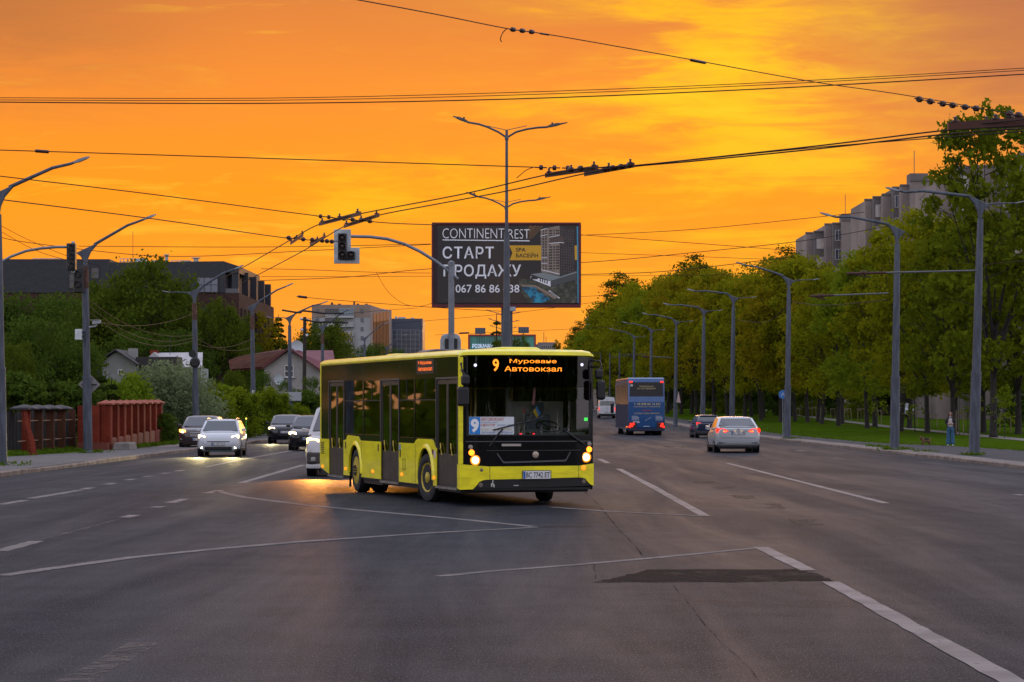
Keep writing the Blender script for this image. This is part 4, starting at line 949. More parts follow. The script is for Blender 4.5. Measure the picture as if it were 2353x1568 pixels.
# --- cars parked beyond the park trees
def pk_front(t, L, hw, s):
    y = -L / 2
    both(lambda k: blob(t, 'headlight', mat('lamp_off', (.4, .4, .4), .15), k * hw * .58, k * hw * .94, y + .03, .70, .82, .03, .08, .18))
    blob(t, 'grille', TRIM, -hw * .5, hw * .5, y - .015, .40, .66, 0, .06); plate(t, -.26, y - .03, .44, .52, .11, 'BC 6039 EA')
for px, col, nm, lb in ((2080, (.50, .55, .62), 'parked_white_car', 'pale parked car behind the park trees, left of a parked red car'), (2150, (.22, .03, .02), 'parked_red_car', 'dark red parked car behind the park trees, left of the pale kiosk')):
    Y_ = 292.0; q = P(px, 0, Y_)
    car(nm, lb, 'car', (q.x, Y_, gz(Y_) + .11), R(14), 4.4, 1.8, 1.55, mat(nm + '_paint', col, .25, 0, 0, coat=.5), dict(SUV), pk_front, sc=1.05)
# --- blue coach from behind
COACH = mat('coach_blue', (.010, .068, .21), .25, .1, .1, coat=.6); CGOLD = mat('coach_lettering_gold', (.52, .42, .22), .6); CWHITE = mat('coach_lettering_pale', (.42, .45, .50), .6)
Y_ = 172.0; q = P(1482.5, 0, Y_)
co = thing('coach', 'blue touring coach with gold lettering on its back, driving away on the right', 'coach', (q.x - .1, Y_ + 6, gz(Y_)), R(1.9))
CW, CL, CH = 2.52, 12.0, 3.98; hw = CW / 2; y0 = -6.0
b = MB(); rings = []
for y, dz_ in ((y0 + .12, 0), (y0 + .02, 0), (y0 + .1, 0), (6, 0)): pass
prof = [(y0 + .10, .42), (y0 + .02, .55), (y0 - .0, 1.2), (y0 + .0, 2.3), (y0 + .10, 2.72), (y0 + .24, 3.70), (y0 + .38, 3.90), (y0 + .6, CH), (5.6, CH), (6, 3.6), (6.1, 1.0), (6, .42)]
sec = [(1, 0), ]
for x, k in ((-hw, 0), (-hw * .985, 1), (0, 1), (hw * .985, 1), (hw, 0)): pass
b.prism([(y, z) for y, z in prof], 'x', -hw * .97, hw * .97); b.prism([(y + .05 if y < 0 else y - .05, z - (.06 if z > 3.5 else 0)) for y, z in prof], 'x', -hw, hw)
cbody = b.build('body', COACH, co, bevel=.03)
b = MB(); b.box(-hw - .006, hw + .006, y0 + .7, 5.2, 2.15, 3.55); b.build('side_window', mat('coach_side_glass', (.022, .020, .022), .12, 0, 0, spec=.25), co)
b = MB()
for k in range(7): b.box(-hw - .012, -hw - .004, y0 + .9 + k * 1.5, y0 + .96 + k * 1.5, 2.15, 3.55)
b.box(-hw - .012, -hw - .004, y0 + .7, 5.2, 2.10, 2.15); b.box(-hw - .008, -hw + .01, y0 + .3, 5.5, .5, 2.1); b.build('side_panel', mat('coach_side_blue_grey', (.022, .030, .062), .6, 0, .25, spec=.12), co)
b = MB(); b.add([(-hw * .92, y0 + .085, 2.68), (hw * .92, y0 + .085, 2.68), (hw * .90, y0 + .215, 3.66), (-hw * .90, y0 + .215, 3.66)], [(0, 1, 2, 3)]); rw = b.build('rear_window', mat('coach_rear_glass', (.006, .007, .010), .12, spec=.25), co)
def ctext(tx, m, x, z, w_, h_, parent, bold=.01):
    yy = y0 - .012 if z < 2.35 else y0 + .085 + (z - 2.68) / .98 * .13 - .03
    return text(tx, 'coach_lettering', m, (x, yy, z), 0, w_, h_, parent, bold)
ctext('ПЕРЕВЕЗЕННЯ', CGOLD, -.50, 3.32, .98, .10, rw); ctext('НА ЗАМОВЛЕННЯ', CGOLD, -.64, 3.17, 1.25, .10, rw)
ctext('+ 38 098 00 14 631', CGOLD, -.86, 2.08, 1.80, .16, cbody, .015); ctext('ПАСАЖИРСЬКІ ПЕРЕВЕЗЕННЯ', CGOLD, -.88, 1.94, 1.82, .075, cbody)
ctext('Україна', mat('coach_lettering_red', (.40, .03, .04), .6), -.34, 1.67, .68, .11, cbody, .02); ctext('ЗАХІД СХІД ЄВРОПА', CGOLD, -.86, 1.46, 1.76, .10, cbody, .01)
for x in (-1.02, .62):
    for k in range(4): b = MB(); b.box(x, x + (.5 if k else .4), y0 - .008, y0 - .002, 1.30 - k * .085, 1.335 - k * .085); b.build('small_print', CWHITE, cbody)
b = MB(); b.box(-.95, -.48, y0 - .008, y0 - .002, .86, .97); b.build('notice', CWHITE, cbody); b = MB(); b.box(-.22, .2, y0 - .008, y0 - .002, .60, .65); b.build('notice', CWHITE, cbody)
b = MB(); b.tube([(-.10, y0 - .006, 1.02), (.05, y0 - .006, 1.10), (.18, y0 - .006, 1.16), (.30, y0 - .006, 1.26)], .012, 5); b.build('swoosh', CWHITE, cbody)
b = MB(); b.lathe((-1.02, y0 + .19, 3.42), (0, -1, 0), [(.10, 0), (.10, .012)], 16); b.build('roundel', mat('roundel_pale', (.4, .5, .48), .5), cbody)
for k in (-1, 1):
    blob(co, 'top_light', TAIL, k * hw * .76, k * hw * .93, y0 + .16, 3.62, 3.74, 0, .06)
    b = MB(); b.box(min(k * hw * .55, k * hw * .985), max(k * hw * .55, k * hw * .985), y0 - .02, y0 + .1, .46, .92); tl = b.build('tail_light', mat('lamp_cluster_dark', (.03, .012, .012), .3), co, bevel=.02)
    for dx_, dz_ in ((.86, .78), (.72, .80), (.92, .60), (.80, .66)):
        b = MB(); b.lathe((k * hw * dx_, y0 - .02, dz_), (0, -1, 0), [(.085, 0), (.07, .02), (.001, .025)], 12, cap=False); b.build('bulb', TAIL if (dx_ > .75 or k < 0) else TAILLENS, tl, smooth=50)
b = MB(); b.box(-hw * .98, hw * .98, y0 - .03, y0 + .2, .30, .47); b.build('bumper', mat('coach_bumper', (.012, .018, .05), .5), co, bevel=.03)
b = MB(); b.box(-hw * .8, hw * .8, y0 + .4, 5.5, .28, .45); b.build('underbody', TRIM, co)
for u in (y0 + 2.6, y0 + 3.9, y0 + 9.6):
    for k in (-1, 1): wheel_parts(co, k * (hw + .0), u, .50, .55, k, RUBBER, mat('alloy_rim', (.35, .35, .36), .35, .8), HUBD, 0)
for k in range(3):
    b = MB(); b.box(-hw - .03, -hw, y0 + .6 + k * .5, y0 + .68 + k * .5, .55, .62); b.build('side_marker', MARKER, co)
b = MB(); b.box(-hw - .35, -hw - .12, 5.9, 6.05, 1.5, 2.2); b.tube([(-hw, 6, 2.3), (-hw - .2, 6, 2.2)], .03); b.build('mirror', PLASTIC, co, bevel=.02)
# lamps that visibly light the road
def beam(parent_loc, yaw, col, power, size=55, pitch=-4):
    l = bpy.data.lights.new('headlight_beam', 'SPOT'); l.energy = power; l.color = col; l.spot_size = R(size); l.spot_blend = .6; l.shadow_soft_size = .08
    o = bpy.data.objects.new('headlight_beam', l); COL.objects.link(o); o.location = parent_loc
    d = Vector((math.sin(yaw) * -1, -math.cos(yaw), math.tan(R(pitch)))).normalized(); o.rotation_euler = d.to_track_quat('-Z', 'Y').to_euler(); return o
for dx_ in (-.70, .70): beam((vn.location.x + dx_, vn.location.y - 2.62, .86), R(-2), (1, .36, .05), 1600, 40, -3)
for c_, col_, pw in ((c1, (1, .80, .35), 750),):
    for dx_ in (-.65, .65): beam((c_.location.x + dx_, c_.location.y - 2.25, .72), R(2), col_, pw)
p = G(652, 1020)
for dx_ in (-.7, .7): beam((p.x + dx_, p.y - .1, .75), R(1.5), (1, .82, .40), 600)
# ================================================================ lamp posts, signals, billboards, wires
def gusset_post(name, label, base, top_z, lean, arms, group, sleeve=3.2, r0=.15, r1=.11, extra=None, rust=False):
    """tapered steel post with the flared sheet-metal head of this street; arms: list of (dx, dz, flare)"""
    t = thing(name, label, 'street lamp', base, 0, group); h = top_z
    b = MB(); lx = lambda z: lean * z / h
    b.tube([(0, 0, -.1), (lx(sleeve), 0, sleeve)], [r0 * 1.22, r0 * 1.15], 14); b.tube([(lx(sleeve - .04), 0, sleeve - .04), (lx(sleeve), 0, sleeve + .03)], [r0 * 1.24, r0 * 1.2], 14)
    b.tube([(lx(sleeve), 0, sleeve), (lx(h * .8), 0, h * .8), (lx(h), 0, h)], [r0 * .98, (r0 + r1) / 2, r1], 14)
    b.lathe((0, 0, 0), (0, 0, 1), [(r0 * 1.5, -.02), (r0 * 1.4, .06), (r0 * 1.2, .10)], 14)
    b.build('post', CONCRETE_POLE, t, smooth=40)
    if rust:
        b = MB(); b.tube([(lx(h - .9), 0, h - .9), (lx(h - .02), 0, h - .02)], [r1 * 1.12, r1 * 1.1], 14); b.build('collar', mat('rusty_band', (.10, .05, .035), .8, .1, .4, 6), t, smooth=40)
    for dx, dz, fl in arms:
        s = 1 if dx > 0 else -1
        if fl:
            pg = [(-.05, 0), (-.07, .20), (-.17, .37), (-.34, .49), (-.30, .53), (.44, .88), (.48, .84), (.23, .55), (.11, .28), (.06, 0)]
            b = MB(); b.prism([(lean + s * x, h + z) for x, z in pg], 'y', -.10, .10); b.build('flared_head', CONCRETE_POLE, t, bevel=.02)
            a = [(s * .36, .84), (dx * .62, lerp(.84, dz, .66)), (dx * .82, dz - .14 * abs(dz) ** .5), (dx, dz)]
        else: a = [(s * .02, .52), (dx * .5, lerp(.5, dz, .55)), (dx * .85, dz - .05), (dx, dz)]
        b = MB(); b.tube([(lean + x, 0, h + z) for x, z in a], [.062, .052, .045, .035] if fl else [.035, .026, .02, .018], 8); am = b.build('arm', CONCRETE_POLE, t, smooth=50)
        e = a[-1]; q = a[-2]; d = Vector((e[0] - q[0], 0, e[1] - q[1])).normalized(); c = Vector((lean + e[0], 0, h + e[1]))
        b = MB(); n = Vector((-d.z, 0, d.x)); n = n if n.z > 0 else -n
        rg = []
        for k, wv, th in ((-.42, .05, .02), (-.25, .11, .045), (.0, .10, .035), (.12, .04, .012)) if fl else ((-.3, .03, .012), (-.2, .06, .022), (.0, .055, .018), (.1, .02, .008)):
            o = c + d * k; rg.append([o + Vector((0, -wv, 0)) - n * th, o + Vector((0, wv, 0)) - n * th, o + Vector((0, wv * .8, 0)) + n * th, o + Vector((0, -wv * .8, 0)) + n * th])
        b.ring(rg); b.build('lamp_head', mat('lamp_head_grey', (.20, .22, .24), .5, .3, .15), am, smooth=40)
    return t
RP = [  # Y, X of base, height above pavement, px offset of head etc.
    (94.0, 17.35, 9.0, .24, -3.45, 1.15, 1.6), (107.0, 16.35, 8.92, .12, -3.2, 1.30, None), (146.0, 16.05, 8.80, .1, -3.0, 1.60, 1.7), (172.0, 15.10, 8.9, .12, -3.1, 1.15, 1.5),
    (197.0, 15.0, 8.9, .1, -3.1, 1.15, 1.4), (226.0, 14.75, 8.9, .08, -3.0, 1.35, 1.5), (257.0, 14.25, 8.9, .05, -2.9, 1.4, 1.4), (290.0, 14.1, 8.9, .05, -2.8, 1.5, 1.3)]
RL = ['near the right edge of the photo, tallest of the roadside row', 'second from the right edge, by the pedestrian and dog', 'third from the right edge, behind the silver saloon', 'fourth from the right edge, just behind the silver saloon',
      'fifth from the right edge, behind the navy hatchback', 'sixth from the right edge, right beside the blue coach', 'seventh from the right edge, rising behind the blue coach roof', 'eighth from the right edge, above the left of the blue coach']
for (Y_, X_, h_, ln, dx, dz, d2), lb in zip(RP, RL):
    q = gusset_post('street_lamp', 'grey flared-head street lamp ' + lb, (X_, Y_, gz(Y_) + .11), h_ - .12, ln, [(dx, dz, True)] + ([(d2, .65, False)] if d2 else []), 'flared street lamps along the right pavement', sleeve=3.1, r0=.165)
LP = [(77.7, -15.85, 7.9, -.12, 2.75, 1.75), (99.5, -16.85, 7.55, -.12, 2.72, 2.0), (132.0, -16.65, 7.45, -.1, 2.5, 1.95), (158.0, -16.3, 7.75, -.1, 2.5, 2.0), (184.0, -16.3, 7.95, -.05, 2.75, 1.75),
      (214.0, -16.2, 8.1, 0, 2.6, 2.2), (270.0, -15.9, 8.3, 0, 2.5, 2.3), (312.0, -15.6, 8.0, 0, 2.5, 2.2)]
LL = ['at the left edge of the photo, standing before the brick posts', 'second from the left, carrying a camera and diamond sign', 'third from the left, behind the white crossover', 'fourth from the left, with a small scooter at its foot', 'fifth from the left, holding a white board by a house',
      'sixth from the left, above the rear of the bus', 'seventh from the left, in front of the apartment block', 'eighth from the left, farthest, over the bus roof']
lposts = []
for i, ((Y_, X_, h_, ln, dx, dz), lb) in enumerate(zip(LP, LL)):
    arms = [(dx, dz, True)] + ([(-1.6, .62, False)] if i in (2, 4) else [])
    lposts.append(gusset_post('street_lamp', 'grey flared-head street lamp ' + lb, (X_, Y_, gz(Y_) + .11), h_ - .12, ln, arms, 'flared street lamps along the left pavement', sleeve=3.0, r0=.15, r1=.12, rust=i in (1, 2, 3, 5)))
# plain far poles carrying the catenary on the right
for Y_, X_, h_, lb in ((318, 13.65, 8.2, 'first plain catenary pole left of the coach roof'), (345, 13.5, 8.3, 'middle plain catenary pole left of the coach roof'), (372, 13.2, 9.2, 'farthest plain catenary pole beside the bus mirror')):
    t = thing('catenary_pole', 'slim grey ' + lb, 'pole', (X_, Y_, gz(Y_)), 0, 'far catenary poles'); b = MB(); b.tube([(0, 0, 0), (0, 0, h_)], [.14, .09], 10); b.build('post', CONCRETE_POLE, t, smooth=40)
    b = MB(); b.tube([(.1, 0, h_ - .5), (-4.5 if Y_ > 360 else 4.2, 0, h_ - .3)], .04, 6); b.build('bracket', CONCRETE_POLE, t, smooth=40)
# horizontal trolley brackets
for (px0, py0), (px1, py1), Y_, lb in (((1946, 629), (2246, 622), 94.0, 'steel bracket arm with insulators reaching left from the rightmost lamp post'), ((1862, 681), (2042, 674), 107.0, 'steel bracket arm reaching left from the second right lamp post'), ((1473, 819), (1542, 822), 226.0, 'small bracket arm beside the lamp post right of the coach')):
    a, c = P(px0, py0, Y_), P(px1, py1, Y_); t = thing('trolley_bracket', lb, 'wire bracket', a)
    b = MB(); d = c - a; b.tube([d * .30, d], .033, 8); b.build('arm', mat('bracket_pale', (.12, .125, .13), .5, .3), t, smooth=40)
    b = MB(); b.tube([d * 0, d * .30], .05, 8); b.lathe(d * .1, d, [(.05, 0), (.11, .05), (.05, .1), (.11, .2), (.05, .25)], 10); b.tube([d * .02 + Vector((0, 0, .05)), d * .1 + Vector((0, 0, -.1)), d * .14 + Vector((.2, 0, -.15))], .03, 6); b.build('insulator', mat('rust_iron', (.06, .025, .018), .7), t, smooth=40)
# double lamps in the median
SLIM = mat('median_pole_grey', (.078, .09, .108), .5, .3, .2, 2)
def median_lamp(X_, Y_, label, h=10.65, thick=True):
    t = thing('median_lamp', label, 'street lamp', (X_, Y_, gz(Y_) + .11), 0, 'double-armed lamps along the median'); b = MB()
    if thick: b.tube([(.02, 0, -.1), (0, 0, 4.2)], [.16, .145], 12); b.tube([(0, 0, 4.2), (0, 0, 7.4)], [.115, .09], 12)
    else: b.tube([(0, 0, -.1), (0, 0, 7.4)], [.13, .09], 10)
    b.tube([(0, 0, 7.4), (0, 0, h)], [.055, .045], 10); b.lathe((0, 0, h - .26), (0, 0, 1), [(.06, -.06), (.07, 0), (.06, .06)], 10)
    b.build('post', SLIM, t, smooth=40)
    for s, pts, hd in ((-1, [(0, -.12), (-.27, .06), (-.62, .22), (-.89, .31), (-1.25, .37)], (-1.72, .56)), (1, [(0, -.12), (.30, .06), (.64, .15), (.98, .20), (1.32, .22)], (1.94, .36))):
        b = MB(); b.tube([(x, 0, h - .12 + z) for x, z in pts], .034, 7); b.tube([(0, 0, h), (s * .65, 0, h + .14)], .012, 5); am = b.build('arm', SLIM, t, smooth=50)
        a = Vector((pts[-1][0], 0, h - .12 + pts[-1][1])); c = Vector((hd[0], 0, h - .12 + hd[1])); d = (c - a).normalized(); n = Vector((-d.z, 0, d.x)); n = n if n.z > 0 else -n; L_ = (c - a).length
        rg = []
        for k, wv, th in ((-.05, .03, .03), (.10, .10, .06), (.3, .13, .055), (.42, .12, .025), (L_, .08, .012)):
            o = a + d * k; rg.append([o + Vector((0, -wv, 0)) - n * th * .4, o + Vector((0, wv, 0)) - n * th * .4, o + Vector((0, wv * .8, 0)) + n * th, o + Vector((0, -wv * .8, 0)) + n * th])
        b = MB(); b.ring(rg); b.lathe(a + d * .16 + n * .06, n, [(.03, 0), (.03, .05), (.01, .06)], 8); b.build('lamp_head', mat('lamp_head_dark', (.05, .055, .06), .45, .3), am, smooth=40)
    return t
median_lamp(-.17, 80, 'slender double-armed lamp rising in front of the large billboard, highest in the sky')
median_lamp(-.26, 108, 'second double-armed lamp, its arms spread just above the large billboard', thick=False)
for Y_, lb in ((220, 'third-nearest visible double-armed lamp, just under the billboard'), (246, 'double-armed lamp second below the billboard'), (276, 'double-armed lamp third below the billboard'), (306, 'double-armed lamp fourth below the billboard, smallest')):
    median_lamp(-.75 - (Y_ - 220) * .004, Y_, 'far ' + lb, thick=False)
# ---------------------------------------------------------------- traffic lights
GALV = mat('galvanised_steel', (.17, .19, .215), .45, .5, .2, 2); BACKPL = mat('signal_backplate', (.36, .41, .44), .35, .4, .25, 3)
Y_ = 72.0
def rel(px, py, o, Y): return P(px, py, Y) - o
o = P(1037.5, 0, Y_); o.z = .11
t = thing('traffic_light', 'tall grey signal pole with curved arm and L-shaped traffic light, before the billboard', 'traffic light', o)
b = MB(); b.tube([rel(1037.5, 1080, o, Y_), rel(1037, 602, o, Y_)], [.095, .085], 12); b.lathe(rel(1037, 603, o, Y_), (0, 0, 1), [(.10, -.1), (.10, 0), (.02, .05)], 12); b.build('post', GALV, t, smooth=40)
b = MB(); b.tube([rel(x, y, o + Vector((0, -.1 if i > 3 else 0, 0)), Y_) for i, (x, y) in enumerate([(1052, 642), (1037, 628), (1000, 600), (965, 578), (930, 561), (890, 549), (850, 544), (805, 543)])], .045, 8); b.build('arm', GALV, t, smooth=50)
def lshape(px0, py0, px1, py1, nx, ny, k, dy, m, name, par, o, Y):
    """L outline: tall column on the left, foot to the right"""
    q = [(px0, py0), (nx, py0), (nx, ny), (px1, ny), (px1, py1), (px0, py1)]
    b = MB(); b.prism([(rel(x, y, o, Y).x, rel(x, y, o, Y).z) for x, y in q], 'y', dy, dy + k); return b.build(name, m, par, bevel=.05 if m is BACKPL else .02)
bp = lshape(767, 527, 826, 606, 806, 569, .03, .05, BACKPL, 'backplate', t, o, Y_)
hd_ = lshape(777, 537, 816, 597, 797, 578, .16, -.14, PLASTIC, 'signal_head', t, o, Y_)
for px, py in ((787, 548), (787, 567), (787, 587), (807, 587)):
    c = rel(px, py, o, Y_); b = MB(); b.lathe(c + Vector((0, -.135, 0)), (0, -1, 0), [(.095, 0), (.11, .0), (.11, .10), (.10, .10), (.095, .0)], 14); b.build('visor', PLASTIC, hd_, smooth=40)
    b = MB(); b.lathe(c + Vector((0, -.143, 0)), (0, -1, 0), [(.09, 0), (.07, .015), (.001, .02)], 14, cap=False); b.build('lens', mat('signal_lens_off', (.03, .018, .016), .25), hd_, smooth=50)
# second signal lower on the same pole, backplate pierced by two heads
q = [(1011, 812), (1011, 782), (1014, 772), (1022, 767), (1048, 767), (1056, 772), (1059, 782), (1059, 812)]
b = MB(); b.prism([(rel(x, y, o, Y_).x, rel(x, y, o, Y_).z) for x, y in q], 'y', .12, .15); b.build('backplate', BACKPL, t, bevel=.02)
for px0, px1 in ((1022, 1032), (1043, 1051)):
    a, c = rel(px0, 778, o, Y_), rel(px1, 840, o, Y_); b = MB(); b.box(a.x, c.x, -.02, .119, c.z, a.z); b.build('signal_head', PLASTIC, t, bevel=.02)
# left signal: arm from a post outside the frame edge, head seen from the side
Y_ = 92.0; o = P(2, 0, Y_); o.z = .11
t = thing('traffic_light', 'grey signal post at the left edge with curved arm ending in a dark traffic light', 'traffic light', o)
b = MB(); b.tube([rel(0, 1050, o, Y_), rel(0, 600, o, Y_)], [.10, .09], 12); b.build('post', GALV, t, smooth=40)
b = MB(); b.tube([rel(x, y, o, Y_) for x, y in [(-12, 612), (2, 603), (25, 590), (60, 577), (95, 571), (130, 568), (166, 568)]], .05, 8); b.build('arm', GALV, t, smooth=50)
b = MB(); a, c = rel(155, 560, o, Y_), rel(175, 622, o, Y_); b.box(a.x, c.x, -.22, .16, c.z, a.z); hd_ = b.build('signal_head', PLASTIC, t, bevel=.03)
b = MB(); a, c = rel(162, 556, o, Y_), rel(170, 626, o, Y_); b.box(a.x, c.x, .16, .20, c.z - .02, a.z + .03); b.build('backplate', BACKPL, hd_, bevel=.02)
b = MB()
for k in range(3): cc = (rel(165, 571 + k * 20, o, Y_)); b.lathe(cc + Vector((0, -.22, 0)), (.35, -1, 0), [(.10, 0), (.11, .0), (.11, .14), (.10, .14), (.09, .01)], 12)
b.build('visor', PLASTIC, hd_, smooth=40)
# things hung on the second left post
Y_ = 99.2; base = lposts[1].location
def on_post(name, label, cat, px, py, Y): o = P(px, py, Y); return thing(name, label, cat, o), o
t, o = on_post('pedestrian_signal', 'black signal box fixed beside the second left lamp post, under the roofline', 'traffic light', 183, 667, 99.1)
b = MB(); b.box(-.22, .16, -.15, .15, -.10, .88); b.build('housing', PLASTIC, t, bevel=.03); b = MB(); b.lathe((-.05, -.15, .62), (0, -1, 0), [(.12, 0), (.13, 0), (.13, .12), (.12, .12), (.1, .01)], 12); b.lathe((-.05, -.15, .22), (0, -1, 0), [(.12, 0), (.13, 0), (.13, .12), (.12, .12), (.1, .01)], 12); b.build('visor', PLASTIC, t, smooth=40)
b = MB(); b.tube([(-.2, 0, .92), (.5, 0, .86)], .02, 6); b.build('bracket', DARK_STEEL, t)
t, o = on_post('traffic_camera', 'grey surveillance camera on a short bracket, right side of the second left post', 'camera', 222, 744, 99.2)
b = MB(); b.ring([[(-.17, -.07, z), (.17, -.07, z + .04), (.17, .07, z + .04), (-.17, .07, z)] for z in (-.04, .10)]); b.build('housing', mat('camera_grey', (.25, .27, .28), .4), t, bevel=.02)
b = MB(); b.box(-.24, .14, -.09, .09, .125, .15); b.build('sun_shield', mat('camera_grey', (.25, .27, .28), .4), t, bevel=.01); b = MB(); b.tube([(-.30, 0, -.14), (-.05, 0, -.10), (.02, 0, -.04)], .035, 8); b.build('bracket', mat('camera_grey', (.25, .27, .28), .4), t, smooth=40)
t, o = on_post('junction_box', 'white equipment box mounted on the left side of the second left post', 'box', 181, 769, 99.2)
b = MB(); b.box(-.14, .13, -.09, .09, -.21, .21); b.build('housing', mat('box_white', (.52, .56, .58), .5, 0, .1), t, bevel=.015); b = MB(); b.box(.13, .26, -.03, .03, -.12, -.04); b.box(.13, .26, -.03, .03, .04, .12); b.build('bracket', DARK_STEEL, t)
t, o = on_post('diamond_sign', 'grey diamond-shaped road sign seen from behind on the second left post', 'road sign', 205, 884, 99.7)
b = MB(); b.prism([(-.44, 0), (0, -.44), (.44, 0), (0, .44)], 'y', .02, .035); b.build('plate', mat('sign_back_grey', (.24, .22, .23), .5, .2, .2), t, bevel=.01); b = MB(); b.box(-.3, .3, -.05, .02, -.02, .02); b.build('bracket', DARK_STEEL, t)
t, o = on_post('cable_box', 'dark round cable joint box on the third left post', 'box', 448, 829, 131.6)
b = MB(); b.lathe((.02, -.1, -.1), (0, -1, 0), [(.26, 0), (.28, .05), (.2, .12)], 16); b.lathe((-.12, -.05, .35), (0, -1, 0), [(.2, 0), (.2, .06)], 14); b.build('housing', PLASTIC, t, smooth=40)
b = MB(); b.tube([(-.05, -.1, .5), (-.1, -.12, .2), (0, -.14, 0)], .02, 5); b.build('cable', PLASTIC, t, smooth=40)
t, o = on_post('white_board', 'blank pale rectangular sign back on the fifth left lamp post', 'road sign', 674, 911, 183.6)
b = MB(); b.box(-.63, .60, -.03, .0, -.33, .31); b.build('plate', mat('sign_back_pale', (.30, .32, .34), .5, .2, .1), t, bevel=.01); b = MB(); b.box(-.2, .3, .0, .25, -.03, .03); b.build('bracket', DARK_STEEL, t)
t, o = on_post('small_camera', 'tiny white camera on the fourth left post, above the scooter', 'camera', 583, 902, 157.7)
b = MB(); b.box(-.10, .06, -.1, .1, -.08, .12); b.build('housing', mat('box_white', (.52, .56, .58), .5), t, bevel=.02); b = MB(); b.box(.0, .12, -.03, .03, -.14, -.07); b.build('bracket', DARK_STEEL, t)
t, o = on_post('round_sign', 'blue round cycle-path sign on a thin post among the right tree trunks', 'road sign', 1799, 907, 150)
b = MB(); b.lathe((0, 0, 0), (0, -1, 0), [(.26, 0), (.26, .02)], 20); b.build('plate', mat('sign_blue', (.03, .14, .40), .45), t); b = MB(); b.tube([(-.1, -.025, -.1), (0, -.025, .1), (.1, -.025, -.1)], .02, 5); b.build('symbol', mat('sign_white', (.6, .6, .6), .5), t)
b = MB(); b.tube([(0, .03, -2.65), (0, .03, .3)], .03, 8); b.build('post', STEEL, t)
t, o = on_post('warning_sign', 'pale triangular sign seen edge-on beside the sixth right lamp post', 'road sign', 1558.5, 912, 225.5)
b = MB(); b.prism([(-.18, -.5), (.22, -.55), (.03, .5)], 'y', -.02, .0); b.build('plate', mat('sign_pale_pink', (.45, .34, .32), .5), t); b = MB(); b.tube([(-.25, .05, -.4), (-.25, .05, .9)], .03, 6); b.build('bracket', STEEL, t)
# scooter
o = G(566, 1013, .12); t = thing('kick_scooter', 'parked electric kick scooter with green stem at the kerb, left of the fourth post', 'scooter', o, R(20))
GRN = mat('scooter_green', (.05, .42, .03), .4); b = MB(); b.tube([(0, 0, .22), (0, .06, 1.12)], .028, 8); b.build('stem', GRN, t, smooth=40)
b = MB(); b.tube([(-.24, .06, 1.14), (0, .05, 1.12), (.24, .06, 1.14)], .02, 6); b.build('handlebar', PLASTIC, t); b = MB(); b.box(-.07, .07, .1, .75, .12, .17); b.build('deck', PLASTIC, t, bevel=.01)
for y in (-.06, .88):
    b = MB(); b.lathe((-.04, y, .12), (1, 0, 0), [(.08, 0), (.12, .01), (.12, .07), (.08, .08)], 16); b.build('wheel', RUBBER, t, smooth=40)
b = MB(); b.lathe((0, .03, 1.2), (0, -1, 0), [(.05, 0), (.04, .03), (.001, .04)], 10, cap=False); b.build('headlight', emit('scooter_lamp', (1, .75, .1), 2), t)
